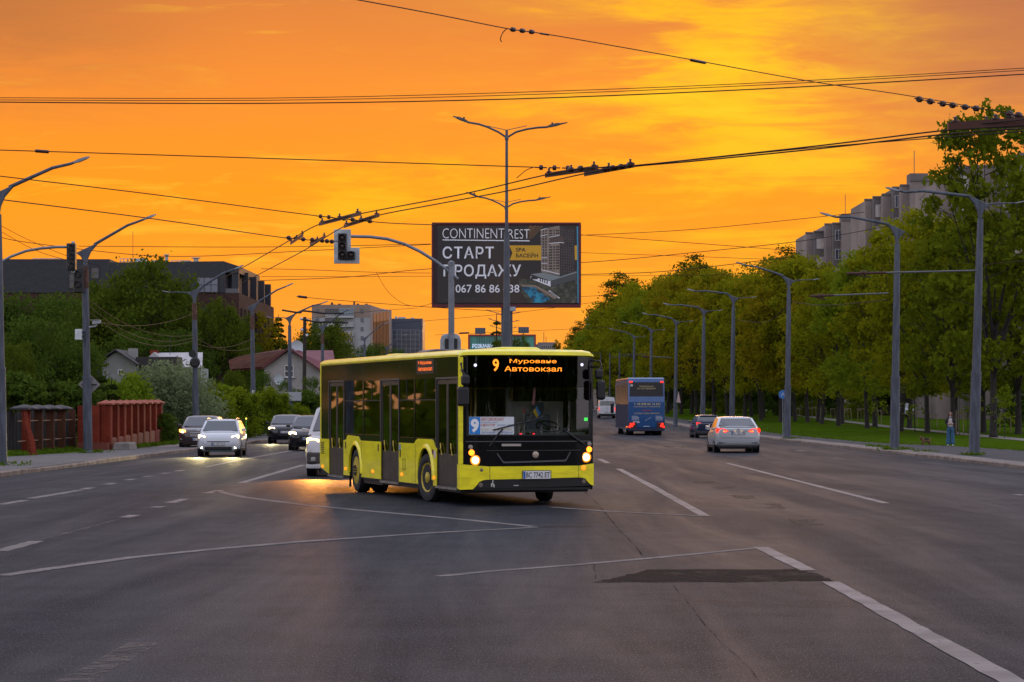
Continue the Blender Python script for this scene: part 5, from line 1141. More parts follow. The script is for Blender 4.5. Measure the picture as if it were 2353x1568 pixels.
# ---------------------------------------------------------------- billboards
def billboard():
    Y_ = 101.0; o = P(1163, 0, Y_); o.z = .11; t = thing('billboard', 'large dark billboard on a post advertising CONTINENT REST, with a hotel tower and pool', 'billboard', o)
    def q(px, py): r = P(px, py, Y_) - o; return r.x, r.z
    x0, z0 = q(994, 703); x1, z1 = q(1333, 514)
    b = MB(); b.box(x0, x1, 0, .55, z0, z1); pan = b.build('panel', mat('billboard_box', (.03, .012, .014), .6), t, bevel=.02)
    b = MB(); fr = mat('billboard_frame_red', (.11, .012, .016), .5, 0, .2)
    b.box(x0 - .03, x1 + .03, -.05, .58, z1 - .04, z1 + .04); b.box(x0 - .03, x1 + .03, -.05, .58, z0 - .06, z0 + .05); b.box(x1 - .06, x1 + .04, -.05, .58, z0 + .05, z1 - .04); b.box(x0 - .04, x0 + .03, -.05, .58, z0 + .05, z1 - .04); b.build('frame', fr, t)
    px0, pz0 = q(1005, 697); px1, pz1 = q(1329, 519)
    b = MB(); b.box(px0, px1, -.03, .01, pz0, pz1)
    m = posmat('poster_brown', lambda tt, bb, pos: (tt.put(bb.inputs['Base Color'], tt.ramp(tt.noise(tt.scale(pos, (.35, 1, .2)), 1, 3), [(.35, (.013, .011, .012)), (.55, (.024, .016, .013)), (.7, (.05, .027, .013))])), setattr(bb.inputs['Roughness'], 'default_value', .5)))
    po = b.build('poster', m, t)
    # poster coordinates: zoomed view 2353 x 1362 of the picture, mapped to the panel
    sc_ = 380 / 2353 / 1.08797; U = lambda zx, zy: (992.7 + zx * sc_, 514.7 + zy * sc_)
    def pt(zx, zy): return q(*U(zx, zy))
    def shape(name, pts, m, dep=.034):
        b = MB(); b.prism([pt(*p) for p in pts], 'y', -dep, -.028); return b.build(name, m, po)
    W_ = mat('poster_white', (.84, .86, .88), .55); W2 = mat('poster_grey_white', (.74, .76, .80), .55)
    def tx(s, x, y, x2, y2, m=W_, bold=0.0, sp=1.0):
        a = pt(x, y2); c = pt(x2, y); return text(s, 'poster_lettering', m, (a[0], -.036, a[1]), 0, c[0] - a[0], c[1] - a[1], po, bold * .42 if bold > 0 else bold, sp)
    tx('CONTINENT', 163, 72, 1118, 226, W_, -.016); tx('REST', 1185, 85, 1510, 230, W_, -.016)
    shape('poster_rule', [(163, 243), (1512, 258), (1512, 272), (163, 257)], W_)
    tx('СТАРТ', 165, 352, 958, 540, W2, .03, 1.12); tx('ПРОДАЖУ', 178, 630, 1378, 850, W2, .03, 1.05)
    tx('067 86 86 438', 365, 942, 1352, 1066, W2, .02)
    tm = mat('poster_small_print', (.09, .085, .08), .6); tx('Початок робіт 2023 року. Умови придбання та деталі за телефоном відділу продажу або на офіційному сайті забудовника', 180, 1143, 1345, 1160, tm); tx('Дозвіл на будівництво та проєктна декларація оприлюднені у порядку передбаченому законодавством України', 180, 1163, 1345, 1180, tm); tx('Зображення є візуалізацією проєкту будинку', 180, 1184, 670, 1199, tm)
    shape('poster_corner', [(1500, 30), (1690, 30), (1520, 240), (1500, 240)], mat('poster_bronze', (.10, .055, .025), .5), .0305)
    for a in ((1595, 30, 1440, 190), (1705, 30, 1540, 225), (1535, 30, 1440, 120)): shape('poster_ray', [(a[0], a[1]), (a[0] + 14, a[1]), (a[2] + 10, a[3]), (a[2], a[3])], mat('poster_ray_tan', (.22, .13, .05), .5), .032)
    YB = mat('poster_yellow', (.62, .34, .02), .55); shape('poster_flag', [(1195, 335), (1690, 335), (1690, 565), (1200, 565), (1245, 450)], YB); shape('poster_flag', [(2190, 335), (2250, 335), (2250, 560), (2190, 560)], YB, .0325)
    K_ = mat('poster_dark_lettering', (.02, .018, .015), .6)
    a = pt(1297, 432); c = pt(1450, 372); text('SPA', 'poster_lettering', K_, (a[0], -.0375, a[1]), 0, c[0] - a[0], c[1] - a[1], po, .015); a = pt(1300, 522); c = pt(1642, 445); text('БАСЕЙН', 'poster_lettering', K_, (a[0], -.0375, a[1]), 0, c[0] - a[0], c[1] - a[1], po, .02)
    # hotel tower, podium, pool and garden printed on the poster
    TL = mat('poster_tower_light', (.26, .21, .17), .6, 0, .15); TD = mat('poster_tower_dark', (.05, .042, .04), .6, 0, .2); WN = mat('poster_windows', (.035, .03, .03), .5)
    shape('poster_tower', [(1680, 90), (1930, 35), (1975, 35), (1975, 800), (1690, 745)], TL, .0335); shape('poster_tower', [(1975, 35), (2200, 95), (2215, 740), (1975, 800)], TD, .0335)
    b = MB()
    for r in range(15):
        for cx_ in (1712, 1752, 1812, 1838, 1880, 1920, 1945):
            y = 110 + r * 42 + (1975 - cx_) * .03 - 20
            if y > 720 or (1815 < cx_ < 1975 and 185 < y < 320) : continue
            p0, p1 = pt(cx_, y + 26), pt(cx_ + 22, y); b.box(p0[0], p1[0], -.0355, -.0335, p0[1], p1[1])
    b.build('facade_pattern', WN, po); b = MB()
    for r in range(16):
        for k in range(6):
            cx_ = 2000 + k * 35; p0, p1 = pt(cx_, 90 + r * 42 + 16 + k * 4), pt(cx_ + 10, 90 + r * 42 + k * 4); b.box(p0[0], p1[0], -.0355, -.0335, p0[1], p1[1])
    b.build('facade_pattern', mat('poster_window_light', (.13, .11, .10), .5), po)
    shape('poster_block', [(1815, 205), (1970, 180), (2040, 215), (2040, 295), (1975, 290), (1820, 310)], mat('poster_block_brown', (.10, .07, .06), .6), .0362)
    for pts in ([(1680, 95), (1775, 68), (1775, 76), (1680, 103)], [(1680, 188), (1775, 165), (1775, 173), (1680, 196)], [(1690, 525), (1785, 522), (1785, 530), (1690, 533)], [(1690, 610), (1785, 608), (1785, 616), (1690, 618)], [(1690, 705), (1975, 775), (1975, 785), (1690, 715)], [(1810, 300), (1975, 285), (2045, 292), (2045, 300), (1975, 294), (1810, 309)], [(1810, 205), (1975, 175), (1975, 183), (1810, 213)]): shape('poster_line', pts, W2, .0368)
    shape('poster_podium', [(1525, 780), (1720, 755), (1990, 815), (2240, 735), (2240, 760), (1835, 885)], mat('poster_roof', (.22, .25, .25), .6), .035); shape('poster_podium', [(1525, 812), (1835, 890), (1835, 975), (1525, 850)], W2, .035); shape('poster_podium', [(1835, 890), (2240, 765), (2240, 860), (1835, 975)], mat('poster_glass', (.07, .08, .08), .5), .035)
    b = MB()
    for k in range(4): p0, p1 = pt(1668 + k * 35, 895 + k * 12), pt(1685 + k * 35, 838 + k * 12); b.box(p0[0], p1[0], -.0365, -.035, p0[1], p1[1])
    p0, p1 = pt(1530, 860), pt(1640, 820); b.box(p0[0], p1[0], -.036, -.035, p0[1], p1[1]); b.build('poster_window', WN, po)
    gm = posmat('poster_garden', lambda tt, bb, pos: tt.put(bb.inputs['Base Color'], tt.ramp(tt.noise(pos, 4.5, 5, .7), [(.35, (.012, .016, .010)), (.52, (.05, .055, .032)), (.65, (.14, .125, .095))])))
    shape('poster_garden', [(1345, 850), (1530, 860), (1835, 985), (2240, 870), (2245, 1225), (1500, 1225), (1345, 1010)], gm, .0325)
    shape('poster_terrace', [(1370, 940), (1600, 950), (1950, 1130), (1900, 1170), (1600, 985), (1400, 975)], mat('poster_terrace_tan', (.24, .19, .15), .6), .034)
    pm = posmat('poster_pool', lambda tt, bb, pos: tt.put(bb.inputs['Base Color'], tt.ramp(tt.noise(pos, 3.2, 4, .65), [(.40, (.010, .04, .09)), (.5, (.012, .22, .36)), (.65, (.03, .32, .45))])))
    shape('poster_pool', [(1395, 1005), (1440, 970), (1600, 990), (1640, 1040), (1835, 1165), (1720, 1222), (1570, 1222), (1500, 1110)], pm, .0352)
    b = MB()
    for k in range(6): p0 = pt(1800 + k * 24, 1040 + k * 18); p1 = pt(1850 + k * 24, 1068 + k * 18); b.add([(p0[0], -.0362, p0[1]), (p0[0] + .03, -.0362, p0[1] + .03), (p1[0] + .03, -.0362, p1[1] + .03), (p1[0], -.0362, p1[1])], [(0, 1, 2, 3)])
    b.build('poster_lounger', W2, po); shape('poster_strip', [(2240, 40), (2262, 40), (2272, 1225), (2252, 1225)], mat('poster_blue_strip', (.06, .30, .46), .5), .036)
    b = MB(); b.box(-.06, .26, .1, .42, -.1, z0 - .05); b.box(-.20, -.07, .15, .38, -.1, z0 - .05); b.build('post', SLIM, t, bevel=.03)
    b = MB(); a, c = q(1150, 707), q(1190, 701); b.box(a[0], c[0], .02, .5, a[1], c[1]); b.build('bracket', GALV, t)
    a, c = q(1171, 714), q(1185, 705); b = MB(); b.box(a[0], c[0], -.06, -.03, a[1] - .03, c[1]); pl = b.build('owner_plate', mat('plate_blue_grey', (.16, .24, .30), .5), t); text('СІТІ', 'plate_lettering', W_, (a[0] + .03, -.065, a[1] + .02), 0, c[0] - a[0] - .06, .1, pl)
billboard()
Y_ = 190.0; o = P(1153, 0, Y_); o.z = gz(Y_) + .11; t = thing('billboard', 'red-framed smaller billboard with lit blue-green poster, partly hidden by the bus roof', 'billboard', o)
def q2(px, py): r = P(px, py, Y_) - o; return r.x, r.z
a, c = q2(1075.5, 850), q2(1231.5, 769)
b = MB(); b.box(a[0], c[0], -.1, .5, c[1] - .12, c[1]); b.box(a[0], a[0] + .12, -.1, .5, a[1], c[1] - .12); b.box(c[0] - .12, c[0], -.1, .5, a[1], c[1] - .12); b.box(a[0], c[0], -.1, .5, a[1] - .12, a[1]); b.build('frame', mat('billboard_frame_bright_red', (.30, .03, .03), .5), t, bevel=.01)
m = posmat('poster_teal', lambda tt, bb, pos: (tt.put(bb.inputs['Base Color'], tt.ramp(tt.noise(tt.scale(pos, (.5, 1, .3)), 1.2, 2), [(.35, (.02, .03, .06)), (.5, (.02, .11, .10)), (.62, (.05, .30, .22))])), tt.put(bb.inputs['Emission Color'], (.05, .3, .25)), setattr(bb.inputs['Emission Strength'], 'default_value', .12)))
b = MB(); b.box(a[0] + .12, c[0] - .12, 0, .3, a[1], c[1] - .12); po = b.build('poster', m, t)
b = MB()
for k in range(26): x = a[0] + .2 + k * (c[0] - a[0] - .4) / 25; b.box(x - .012, x + .012, -.015, -.004, a[1], c[1] - .12)
b.build('lamella', mat('lamella_pale', (.26, .24, .22), .5), po)
GLOWT = emit('lit_lettering', (.62, .74, 1.0), .85)
p0, p1 = q2(1085.5, 800.5), q2(1132.5, 788); text('РОЗКАЧАЙ', 'poster_lettering', GLOWT, (p0[0], -.03, p0[1]), 0, p1[0] - p0[0], p1[1] - p0[1], po, .02); p0, p1 = q2(1100, 813), q2(1121, 803); text('СВІЙ', 'poster_lettering', GLOWT, (p0[0], -.03, p0[1]), 0, p1[0] - p0[0], p1[1] - p0[1], po, .02)
b = MB(); b.box(-.25, .25, .05, .4, -.1, a[1] - .12); b.build('post', SLIM, t)
for px0, px1, py0, py1, lb in ((1091.5, 1115.5, 753.5, 768, 'left'), (1191, 1215.5, 751.5, 766, 'right')):
    a, c = P(px0, py1, Y_ + .2), P(px1, py0, Y_ + .2); mid = (a + c) / 2; s_ = thing('solar_panel', 'dark solar panel on the ' + lb + ' top of the red-framed billboard', 'solar panel', (mid.x, Y_ + .2, a.z), 0, 'solar panels on the small billboard')
    b = MB(); hwid = (c.x - a.x) / 2; b.ring([[(-hwid, .0, .0), (hwid, 0, 0), (hwid, .03, 0), (-hwid, .03, 0)], [(-hwid, .18, c.z - a.z), (hwid, .18, c.z - a.z), (hwid, .21, c.z - a.z), (-hwid, .21, c.z - a.z)]]); b.build('panel', mat('solar_cells', (.03, .04, .06), .25), s_)
    b = MB()
    for k in range(1, 4): x = -hwid + k * hwid / 2; b.add([(x - .008, -.006, 0), (x + .008, -.006, 0), (x + .008, .174, c.z - a.z), (x - .008, .174, c.z - a.z)], [(0, 1, 2, 3)])
    b.build('grid_line', mat('solar_grid', (.15, .16, .18), .4), s_); b = MB(); b.tube([(0, .15, .2), (0, .1, -.25)], .04, 6); b.build('support', DARK_STEEL, s_)
# ---------------------------------------------------------------- overhead wires
INS = mat('insulator_brown', (.035, .012, .008), .4); INSG = mat('insulator_grey', (.22, .22, .24), .35)
def wire(label, pts, r=.011, parts=(), name='overhead_wire', cat='overhead wire', group=None, m=None):
    """pts: (px, py, distance)"""
    w3 = [P(*p) for p in pts]; o = w3[0].copy(); t = thing(name, label, cat, o, 0, group)
    # smooth the path
    q = []
    n = len(w3)
    for i in range(n - 1):
        p0, p1, p2, p3 = w3[max(i - 1, 0)], w3[i], w3[i + 1], w3[min(i + 2, n - 1)]
        for k in range(5):
            s = k / 5; q.append(.5 * ((2 * p1) + (p2 - p0) * s + (2 * p0 - 5 * p1 + 4 * p2 - p3) * s * s + (3 * p1 - p0 - 3 * p2 + p3) * s ** 3))
    q.append(w3[-1]); b = MB(); b.tube([p - o for p in q], r, 5); b.build('wire', m or WIRE, t)
    for kind, (ax, ay, ad), (bx, by, bd), rr in parts:
        a, c = P(ax, ay, ad) - o, P(bx, by, bd) - o; d = c - a; L_ = d.length; b = MB()
        if kind == 'bar': b.tube([a, a + d * .06, c - d * .06, c], [rr * .5, rr, rr, rr * .5], 8); b.build('connector', INS, t, smooth=40)
        elif kind == 'beads':
            k = max(2, int(L_ / .22))
            for i in range(k):
                u = (i + .5) / k; bb = MB(); bb.lathe(a + d * u, d, [(rr * .5, -.10), (rr * .55, -.035), (rr * 1.9, -.03), (rr * 2.1, 0), (rr * 1.9, .03), (rr * .55, .035), (rr * .5, .10)], 10); bb.build('insulator', INSG if rr > .03 and i % 2 == 0 else INS, t, smooth=40)
        elif kind == 'rail':
            b.ring([[p + Vector((0, -rr, -rr * 1.2)), p + Vector((0, rr, -rr * 1.2)), p + Vector((0, rr, rr)), p + Vector((0, -rr, rr))] for p in (a, a + d * .5, c)]); b.build('guide_rail', mat('rail_brown', (.06, .022, .014), .5, .4), t)
            up = Vector((0, 0, 1))
            for u in (.08, .5, .92):
                bb = MB(); bb.lathe(a + d * u + up * rr, up, [(rr * 1.3, 0), (rr * 1.3, .02), (rr * .5, .03), (rr * .5, .06), (rr * .8, .065), (.004, .08)], 8); bb.build('clamp', INS, t, smooth=40)
    return t
GW = 'trolley and span wires over the junction'
wire('span wire with dark insulators falling from the top centre to the right edge', [(800, -4, 26), (1000, 33, 28), (1165, 66, 29.5), (1280, 83, 30.5), (1580, 136, 32.5), (1860, 187, 34.5), (2060, 216, 35.8), (2240, 247, 36.8), (2370, 272, 37.6)], .0065,
     [('beads', (1168, 67, 29.5), (1232, 75, 30.1), .014), ('bar', (1240, 77, 30.2), (1262, 80.5, 30.4), .012), ('bar', (1586, 138, 32.5), (1622, 145, 32.8), .020), ('beads', (2100, 226, 36), (2150, 236, 36.3), .022), ('beads', (2155, 237, 36.3), (2200, 244, 36.5), .022), ('beads', (2205, 245, 36.5), (2255, 251, 36.8), .022), ('beads', (2310, 262, 37.2), (2350, 268, 37.5), .03)], group=GW)
wire('loose wire tail dangling from the top span wire insulators', [(1165, 66, 29.5), (1155, 76, 29.5), (1150, 90, 29.5), (1153, 97, 29.5)], .006, group=GW)
wire('topmost of three parallel cables crossing the whole sky', [(-10, 225, 58), (600, 226, 58), (1176, 213, 58), (1765, 190, 58), (2370, 156, 58)], .009, group=GW)
wire('middle of three parallel cables crossing the whole sky', [(-10, 230, 58), (600, 231, 58), (1176, 219, 58), (1765, 195, 58), (2370, 161, 58)], .009, group=GW)
wire('lowest and twisted of three parallel cables crossing the whole sky', [(-10, 235, 58), (600, 238, 58), (1176, 228, 58), (1765, 204, 58), (2370, 170, 58)], .014, group=GW)
wire('upper-left span wire with one dark splice, ending at the central wire switch', [(-10, 345, 42), (90, 348, 42), (600, 364, 42.5), (1176, 383, 43), (1230, 384.5, 43)], .009, [('bar', (80, 347, 42), (113, 349.5, 42), .028), ('beads', (1228, 385, 43), (1320, 387, 43), .022)], group=GW)
wire('short loose wire end hanging left of the central wire switch', [(1228, 384, 43), (1210, 391, 43), (1196, 402, 43), (1187, 410, 43)], .007, group=GW)
tz = 5.9
def tw(px, py): return (px, py, F * (tz - H0) / (CY - py))
wire('upper trolley wire sweeping from the right edge down through the central switch', [tw(2380, 285), tw(2180, 299), tw(1900, 333), tw(1600, 366), tw(1455, 381), tw(1340, 388), tw(1250, 403), tw(1060, 447), tw(830, 491), tw(735, 515), tw(660, 556), tw(560, 614), tw(508, 641)], .012,
     [('rail', tw(1252, 403), tw(1375, 385), .035), ('beads', tw(1300, 392), tw(1345, 386), .025), ('rail', tw(733, 515), tw(830, 490), .035)], group=GW)
wire('lower trolley wire sweeping from the right edge down through the central switch', [tw(2380, 294), tw(2180, 308), tw(1900, 340), tw(1600, 370), tw(1455, 383), tw(1345, 399), tw(1176, 437), tw(1000, 470), tw(870, 495), tw(790, 521), tw(700, 575), tw(600, 628), tw(556, 650)], .012,
     [('rail', tw(1342, 400), tw(1458, 379), .035), ('beads', tw(1380, 391), tw(1455, 379), .025), ('rail', tw(790, 520), tw(872, 494), .035)], group=GW)
wire('thin third wire hugging the trolley wires on the right', [tw(2380, 300), tw(1900, 337), tw(1600, 367), tw(1470, 379)], .008, group=GW)
wire('section insulator with long dark guide rails at the right edge', [tw(2400, 270), tw(2260, 284), tw(2180, 291)], .012, [('rail', tw(2178, 290), tw(2400, 276), .05), ('rail', tw(2255, 287), tw(2400, 284), .04)], group=GW)
wire('span wire from the left edge to the upper pair of wire crossings', [(-10, 404, 47), (350, 447, 49), (725, 496, 53), (880, 512, 54), (1000, 517, 56)], .010, [('beads', (727, 496.5, 53), (765, 500, 53), .022), ('beads', (780, 502, 53.2), (860, 510, 53.8), .022)], group=GW)
wire('span wire from the left edge to the lower pair of wire crossings', [(10, 460, 52), (350, 503, 58), (655, 547, 66), (780, 555, 68)], .012, [('beads', (655, 546, 66), (705, 551, 66.5), .03), ('beads', (712, 551, 66.5), (768, 556, 67.5), .03), ('rail', (667, 560, 66), (697, 539, 63), .035), ('rail', (712, 563, 68), (748, 543, 64), .035)], group=GW)
GF = 'thin background wires'
K = [('level wire over the dark building towards the billboard', [(180, 566, 110), (600, 568, 110), (990, 561, 110)], .014), ('sagging wire from the left signal arm across to the billboard', [(-10, 542, 100), (60, 557, 100), (300, 585, 105), (460, 589, 108), (700, 577, 112), (990, 562, 115)], .014),
     ('level wire right of the dark building, upper of two', [(600, 618, 130), (700, 620, 130), (860, 626, 130), (990, 628, 130)], .014), ('straight wire right of the dark building, lower of two', [(600, 636, 130), (800, 636, 130), (995, 635, 130)], .012),
     ('rising wire from the dark building corner behind the billboard to the right trees', [(598, 645, 125), (800, 637, 122), (990, 618, 120), (1335, 604, 118), (1600, 580, 116), (1850, 553, 113), (2040, 520, 107)], .016),
     ('thin slack loop hanging left of the billboard', [(865, 627, 118), (893, 672, 118), (935, 701, 118), (985, 700, 118), (1030, 668, 118), (1060, 622, 118)], .010),
     ('wire with a dark splice above the apartment block', [(680, 681, 140), (760, 689, 140), (1000, 707, 140), (1180, 717, 140)], .016), ('descending wire from the billboard to the right trees', [(1335, 540, 120), (1660, 564, 122), (1830, 577, 124)], .014), ('rising wire from the billboard to the second right lamp post', [(1335, 541, 120), (1600, 527, 114), (1985, 488, 107)], .014),
     ('level wire just right of the billboard top half', [(1335, 581, 125), (1600, 590, 125), (1760, 596, 125)], .012), ('twisted wire low right of the billboard, into the trees', [(1335, 631, 125), (1480, 627, 124), (1600, 617, 122), (1810, 592, 120)], .018), ('straight wire under the twisted one right of the billboard', [(1335, 634, 130), (1600, 633, 130), (1760, 628, 130)], .010),
     ('short wire right of the lower billboard', [(1335, 682, 140), (1420, 677, 140)], .012), ('wire under the billboard running right to the far poplars', [(900, 744, 150), (1176, 720, 150), (1400, 690, 150)], .012), ('lowest wire across the gap right of the small billboard', [(1000, 770, 160), (1235, 760, 160), (1440, 750, 160)], .012),
     ('wire crossing the apartment block front', [(690, 735, 150), (830, 718, 150), (960, 708, 150)], .012), ('steep wire from the left edge over the left signal arm', [(-5, 515, 95), (60, 549, 96), (150, 587, 97), (230, 612, 98)], .010), ('second steep wire behind the left signal arm', [(-5, 528, 95), (80, 575, 96), (160, 600, 97)], .010),
     ('wire hung between the right lamp posts through foliage', [(2040, 689, 107), (1900, 702, 120), (1820, 694, 146)], .016), ('sagging wire between third and fourth right lamp posts', [(1812, 702, 146), (1760, 740, 158), (1695, 735, 172)], .016), ('wire from rightmost lamp post to the right edge', [(2258, 610, 94), (2310, 603, 92), (2370, 600, 90)], .012)]
for lb, pts, r in K:
    pr = ()
    if 'splice' in lb: pr = [('bar', (684, 681.5, 140), (706, 684, 140), .07)]
    if 'lowest wire across' in lb: pr = [('bar', (1055, 766, 160), (1078, 765, 160), .05)]
    wire(lb, pts, r, pr, group=GF)
GOLD = mat('cable_gold_brown', (.10, .055, .02), .8)
for i, (a, sg, c) in enumerate((((206, 690, 99.5), 60, (448, 770, 132)), ((206, 705, 99.5), 72, (448, 776, 132)), ((206, 718, 99.5), 78, (448, 782, 132)), ((206, 735, 99.5), 42, (448, 720, 132)), ((450, 775, 132), 40, (586, 795, 158)), ((450, 790, 132), 32, (586, 775, 158)))):
    m_ = [( lerp(a[0], c[0], u), lerp(a[1], c[1], u) + sg * 4 * u * (1 - u) * .5, lerp(a[2], c[2], u)) for u in (0, .2, .4, .6, .8, 1)]
    wire('slack brown cable, ' + ORD[i] + ' counted downwards and rightwards, between the left lamp posts', m_, .013, group='slack cables between the left posts', m=GOLD)
for pts, lb in (([(648, 713, 120), (688, 719, 120), (695, 715, 120), (719, 717, 120), (751, 721, 120), (790, 720, 120)], 'upper'), ([(696, 734, 120), (730, 741, 120), (752, 740, 120), (790, 742, 120), (800, 742, 120)], 'lower')):
    wire('thick black wire crossing, ' + lb + ' of two, left of the apartment block', pts, .045, group='thick black wire crossings', m=PLASTIC)
# ================================================================ buildings, fences, park furniture
CHAR = mat('charcoal_cladding', (.026, .028, .036), .6, 0, .25, 1.5, stretch=(1, 1, 6)); 
def brickm(name, c1, c2, mort, sx=3.2):
    m = bpy.data.materials.new(name); m.use_nodes = True; t = NT(m.node_tree); b = t.n['Principled BSDF']
    pos = t.node('ShaderNodeNewGeometry').outputs['Position']; sp = t.node('ShaderNodeSeparateXYZ'); t.put(sp.inputs[0], pos)
    cb = t.node('ShaderNodeCombineXYZ'); t.put(cb.inputs[0], t.math('ADD', sp.outputs[0], sp.outputs[1])); t.put(cb.inputs[1], sp.outputs[2])
    br = t.node('ShaderNodeTexBrick'); t.put(br.inputs['Vector'], cb.outputs[0]); br.inputs['Scale'].default_value = sx
    br.inputs['Color1'].default_value = (*c1, 1); br.inputs['Color2'].default_value = (*c2, 1); br.inputs['Mortar'].default_value = (*mort, 1); br.inputs['Mortar Size'].default_value = .03; br.inputs['Brick Width'].default_value = .8; br.inputs['Row Height'].default_value = .25
    n = t.noise(pos, .8, 4); t.put(b.inputs['Base Color'], t.mix(t.smooth(n, .35, .65), br.outputs[0], t.mix(.55, br.outputs[0], (c2[0] * .5, c2[1] * .5, c2[2] * .5)))); b.inputs['Roughness'].default_value = .85; b.inputs['Specular IOR Level'].default_value = .15; return m
BRICKD = brickm('brick_brown', (.10, .050, .042), (.055, .030, .028), (.03, .022, .02), 2.0)
BRICKR = brickm('brick_red', (.24, .036, .018), (.17, .026, .013), (.12, .03, .018), 3.4)
WINB = mat('window_glass_blue', (.045, .055, .085), .12, 0, .2, .6, spec=.8); WIND = mat('window_glass_dark', (.018, .02, .024), .12, 0, .2, .8, spec=.7)
class Bld:
    def __init__(s, name, label, cat, o, group=None): s.o = Vector(o); s.t = thing(name, label, cat, o, 0, group)
    def q(s, px, py, Y): r = P(px, py, Y) - s.o; return r
    def mb(s): return MB(-s.o)
# --- dark building top left
Yb, Ye = 300.0, 341.0
D = Bld('dark_building', 'dark grey and brown brick office building behind the trees at upper left', 'building', (-48, Yb, .6))
def W(px, Y=Yb): return (px - CX) * Y / F
def Zp(py, Y=Yb): return H0 - (py - CY) * Y / F
xr = W(549); zs_ = Zp(673); zt_ = Zp(601)
b = D.mb(); b.box(-100, xr, Yb, Ye + 3, 0, zs_); D_br = b.build('brick_wall', BRICKD, D.t)
b = D.mb(); b.box(-100, W(252), Yb - .15, Ye, zs_, Zp(596)); b.box(W(252), W(518), Yb - .08, Ye, zs_ , Zp(603.5))
b.prism([(W(252), Zp(603.5)), (W(518), Zp(603.5)), (W(515), Zp(600.5)), (W(300), Zp(603))], 'y', Yb - .08, Ye)
b.build('clad_wall', CHAR, D.t)
b = D.mb()   # loggia on the corner: roof slab, columns
b.add([(W(515), Yb - .05, Zp(601)), (xr, Yb - .05, Zp(612)), (W(597, Ye), Ye, Zp(634, Ye)), (W(515), Ye, Zp(601)), (W(515), Yb - .05, Zp(626)), (xr, Yb - .05, Zp(628)), (W(597, Ye), Ye, Zp(648, Ye)), (W(515), Ye, Zp(626))], [(0, 1, 2, 3), (4, 7, 6, 5), (0, 4, 5, 1), (1, 5, 6, 2), (2, 6, 7, 3)])
for y in (Yb + .1, Yb + 11, Yb + 21, Yb + 31, Ye - 1.2): b.box(xr - .85, xr - .05, y, y + .8, zs_, zs_ + 3.0)
b.box(W(518), xr - .6, Yb + 3, Yb + 3.2, zs_, zs_ + 3.0); b.build('loggia', CHAR, D.t)
b = D.mb(); b.box(W(518), xr - .05, Yb - .02, Yb + .05, zs_ - .02, zs_ + .5); b.build('parapet', mat('parapet_glass_grey', (.10, .10, .11), .4), D.t)
def window(bd, x0, x1, z0, z1, y, nx, nz, gm, fm, depth=.12, parent=None, axis='y'):
    """frame with bars and a pane set into it"""
    b = bd.mb(); f = .07
    def bx(a0, a1, c0, c1, d0, d1):
        b.box(a0, a1, d0, d1, c0, c1) if axis == 'y' else b.box(d0, d1, a0, a1, c0, c1)
    for i in range(nx + 1): x = lerp(x0, x1, i / nx); bx(x - f / 2, x + f / 2, z0, z1, y - .05, y + .04)
    for i in range(nz + 1): z = lerp(z0, z1, i / nz); bx(x0 + f / 2, x1 - f / 2, z - f / 2, z + f / 2, y - .045, y + .035)
    w_ = b.build('window', fm, parent or bd.t); b = bd.mb(); bx(x0, x1, z0, z1, y - .01, y + .02); b.build('pane', gm, w_); return w_
DF = mat('frame_dark', (.03, .03, .035), .5); WF = mat('frame_white', (.45, .45, .45), .5)
window(D, W(454), W(501), Zp(672), Zp(638), Yb - .18, 3, 2, mat('pane_pale', (.17, .18, .22), .2), DF)
window(D, W(463), W(498), Zp(729), Zp(706), Yb - .1, 2, 1, WINB, DF); window(D, W(160), W(188), Zp(663), Zp(630), Yb - .25, 2, 2, WIND, DF); window(D, W(210), W(228), Zp(640), Zp(616), Yb - .2, 1, 2, WIND, DF)
for k in range(9): y = Yb + 2 + k * 4.2; window(D, y, y + 1.4, 4, zs_ - 1.8, xr + .06, 1, 3, mat('slit_dark', (.012, .012, .014), .8, spec=.05), mat('slit_frame', (.02, .02, .022), .9, spec=.05), axis='x')
GALVD = mat('rooftop_metal', (.36, .40, .41), .45, .4, .2)
for px0, px1, y0_, y1_, n in ((57, 126, 588, 596, 9), (260, 322, 588.5, 603, 8), (380, 424, 593, 603, 4), (402, 428, 594, 603, 3)):
    b = D.mb(); b.box(W(px0), W(px1), Yb + 5, Yb + 5.12, Zp(y0_) - .08, Zp(y0_))
    b.box(W(px0), W(px1), Yb + 5, Yb + 5.1, (Zp(y0_) + Zp(y1_)) / 2 - .03, (Zp(y0_) + Zp(y1_)) / 2 + .03)
    for i in range(n): x = lerp(W(px0) + .05, W(px1) - .05, i / (n - 1)); b.box(x - .05, x + .05, Yb + 5, Yb + 5.1, Zp(y1_) - .3, Zp(y0_) - .08)
    b.build('roof_railing', GALVD, D.t)
b = D.mb(); b.prism([(W(290), Zp(603)), (W(329), Zp(603)), (W(322), Zp(594)), (W(312), Zp(588.5)), (W(292), Zp(589))], 'y', Yb + 6, Yb + 8); b.box(W(331), W(346), Yb + 6, Yb + 7, Zp(603) - .2, Zp(591.5)); b.build('roof_unit', GALVD, D.t)
for px, w_, y0_ in ((367, 4.5, 578), (436, 7, 585.5)):
    b = D.mb(); c = (W(px), Yb + 6, Zp(604)); k = .052; b.lathe(c, (0, 0, 1), [(w_ * k * 1.3, -.3), (w_ * k * 1.3, .25), (w_ * k * .85, .27), (w_ * k * .85, Zp(y0_) - c[2] - .12), (w_ * k * 1.6, Zp(y0_) - c[2] - .10), (w_ * k * 1.6, Zp(y0_) - c[2])], 12); b.build('chimney_vent', GALVD, D.t, smooth=40)
b = D.mb(); b.tube([(W(288), Yb + 6, Zp(604)), (W(288), Yb + 6, Zp(524))], .03, 5); b.build('aerial_mast', DARK_STEEL, D.t)
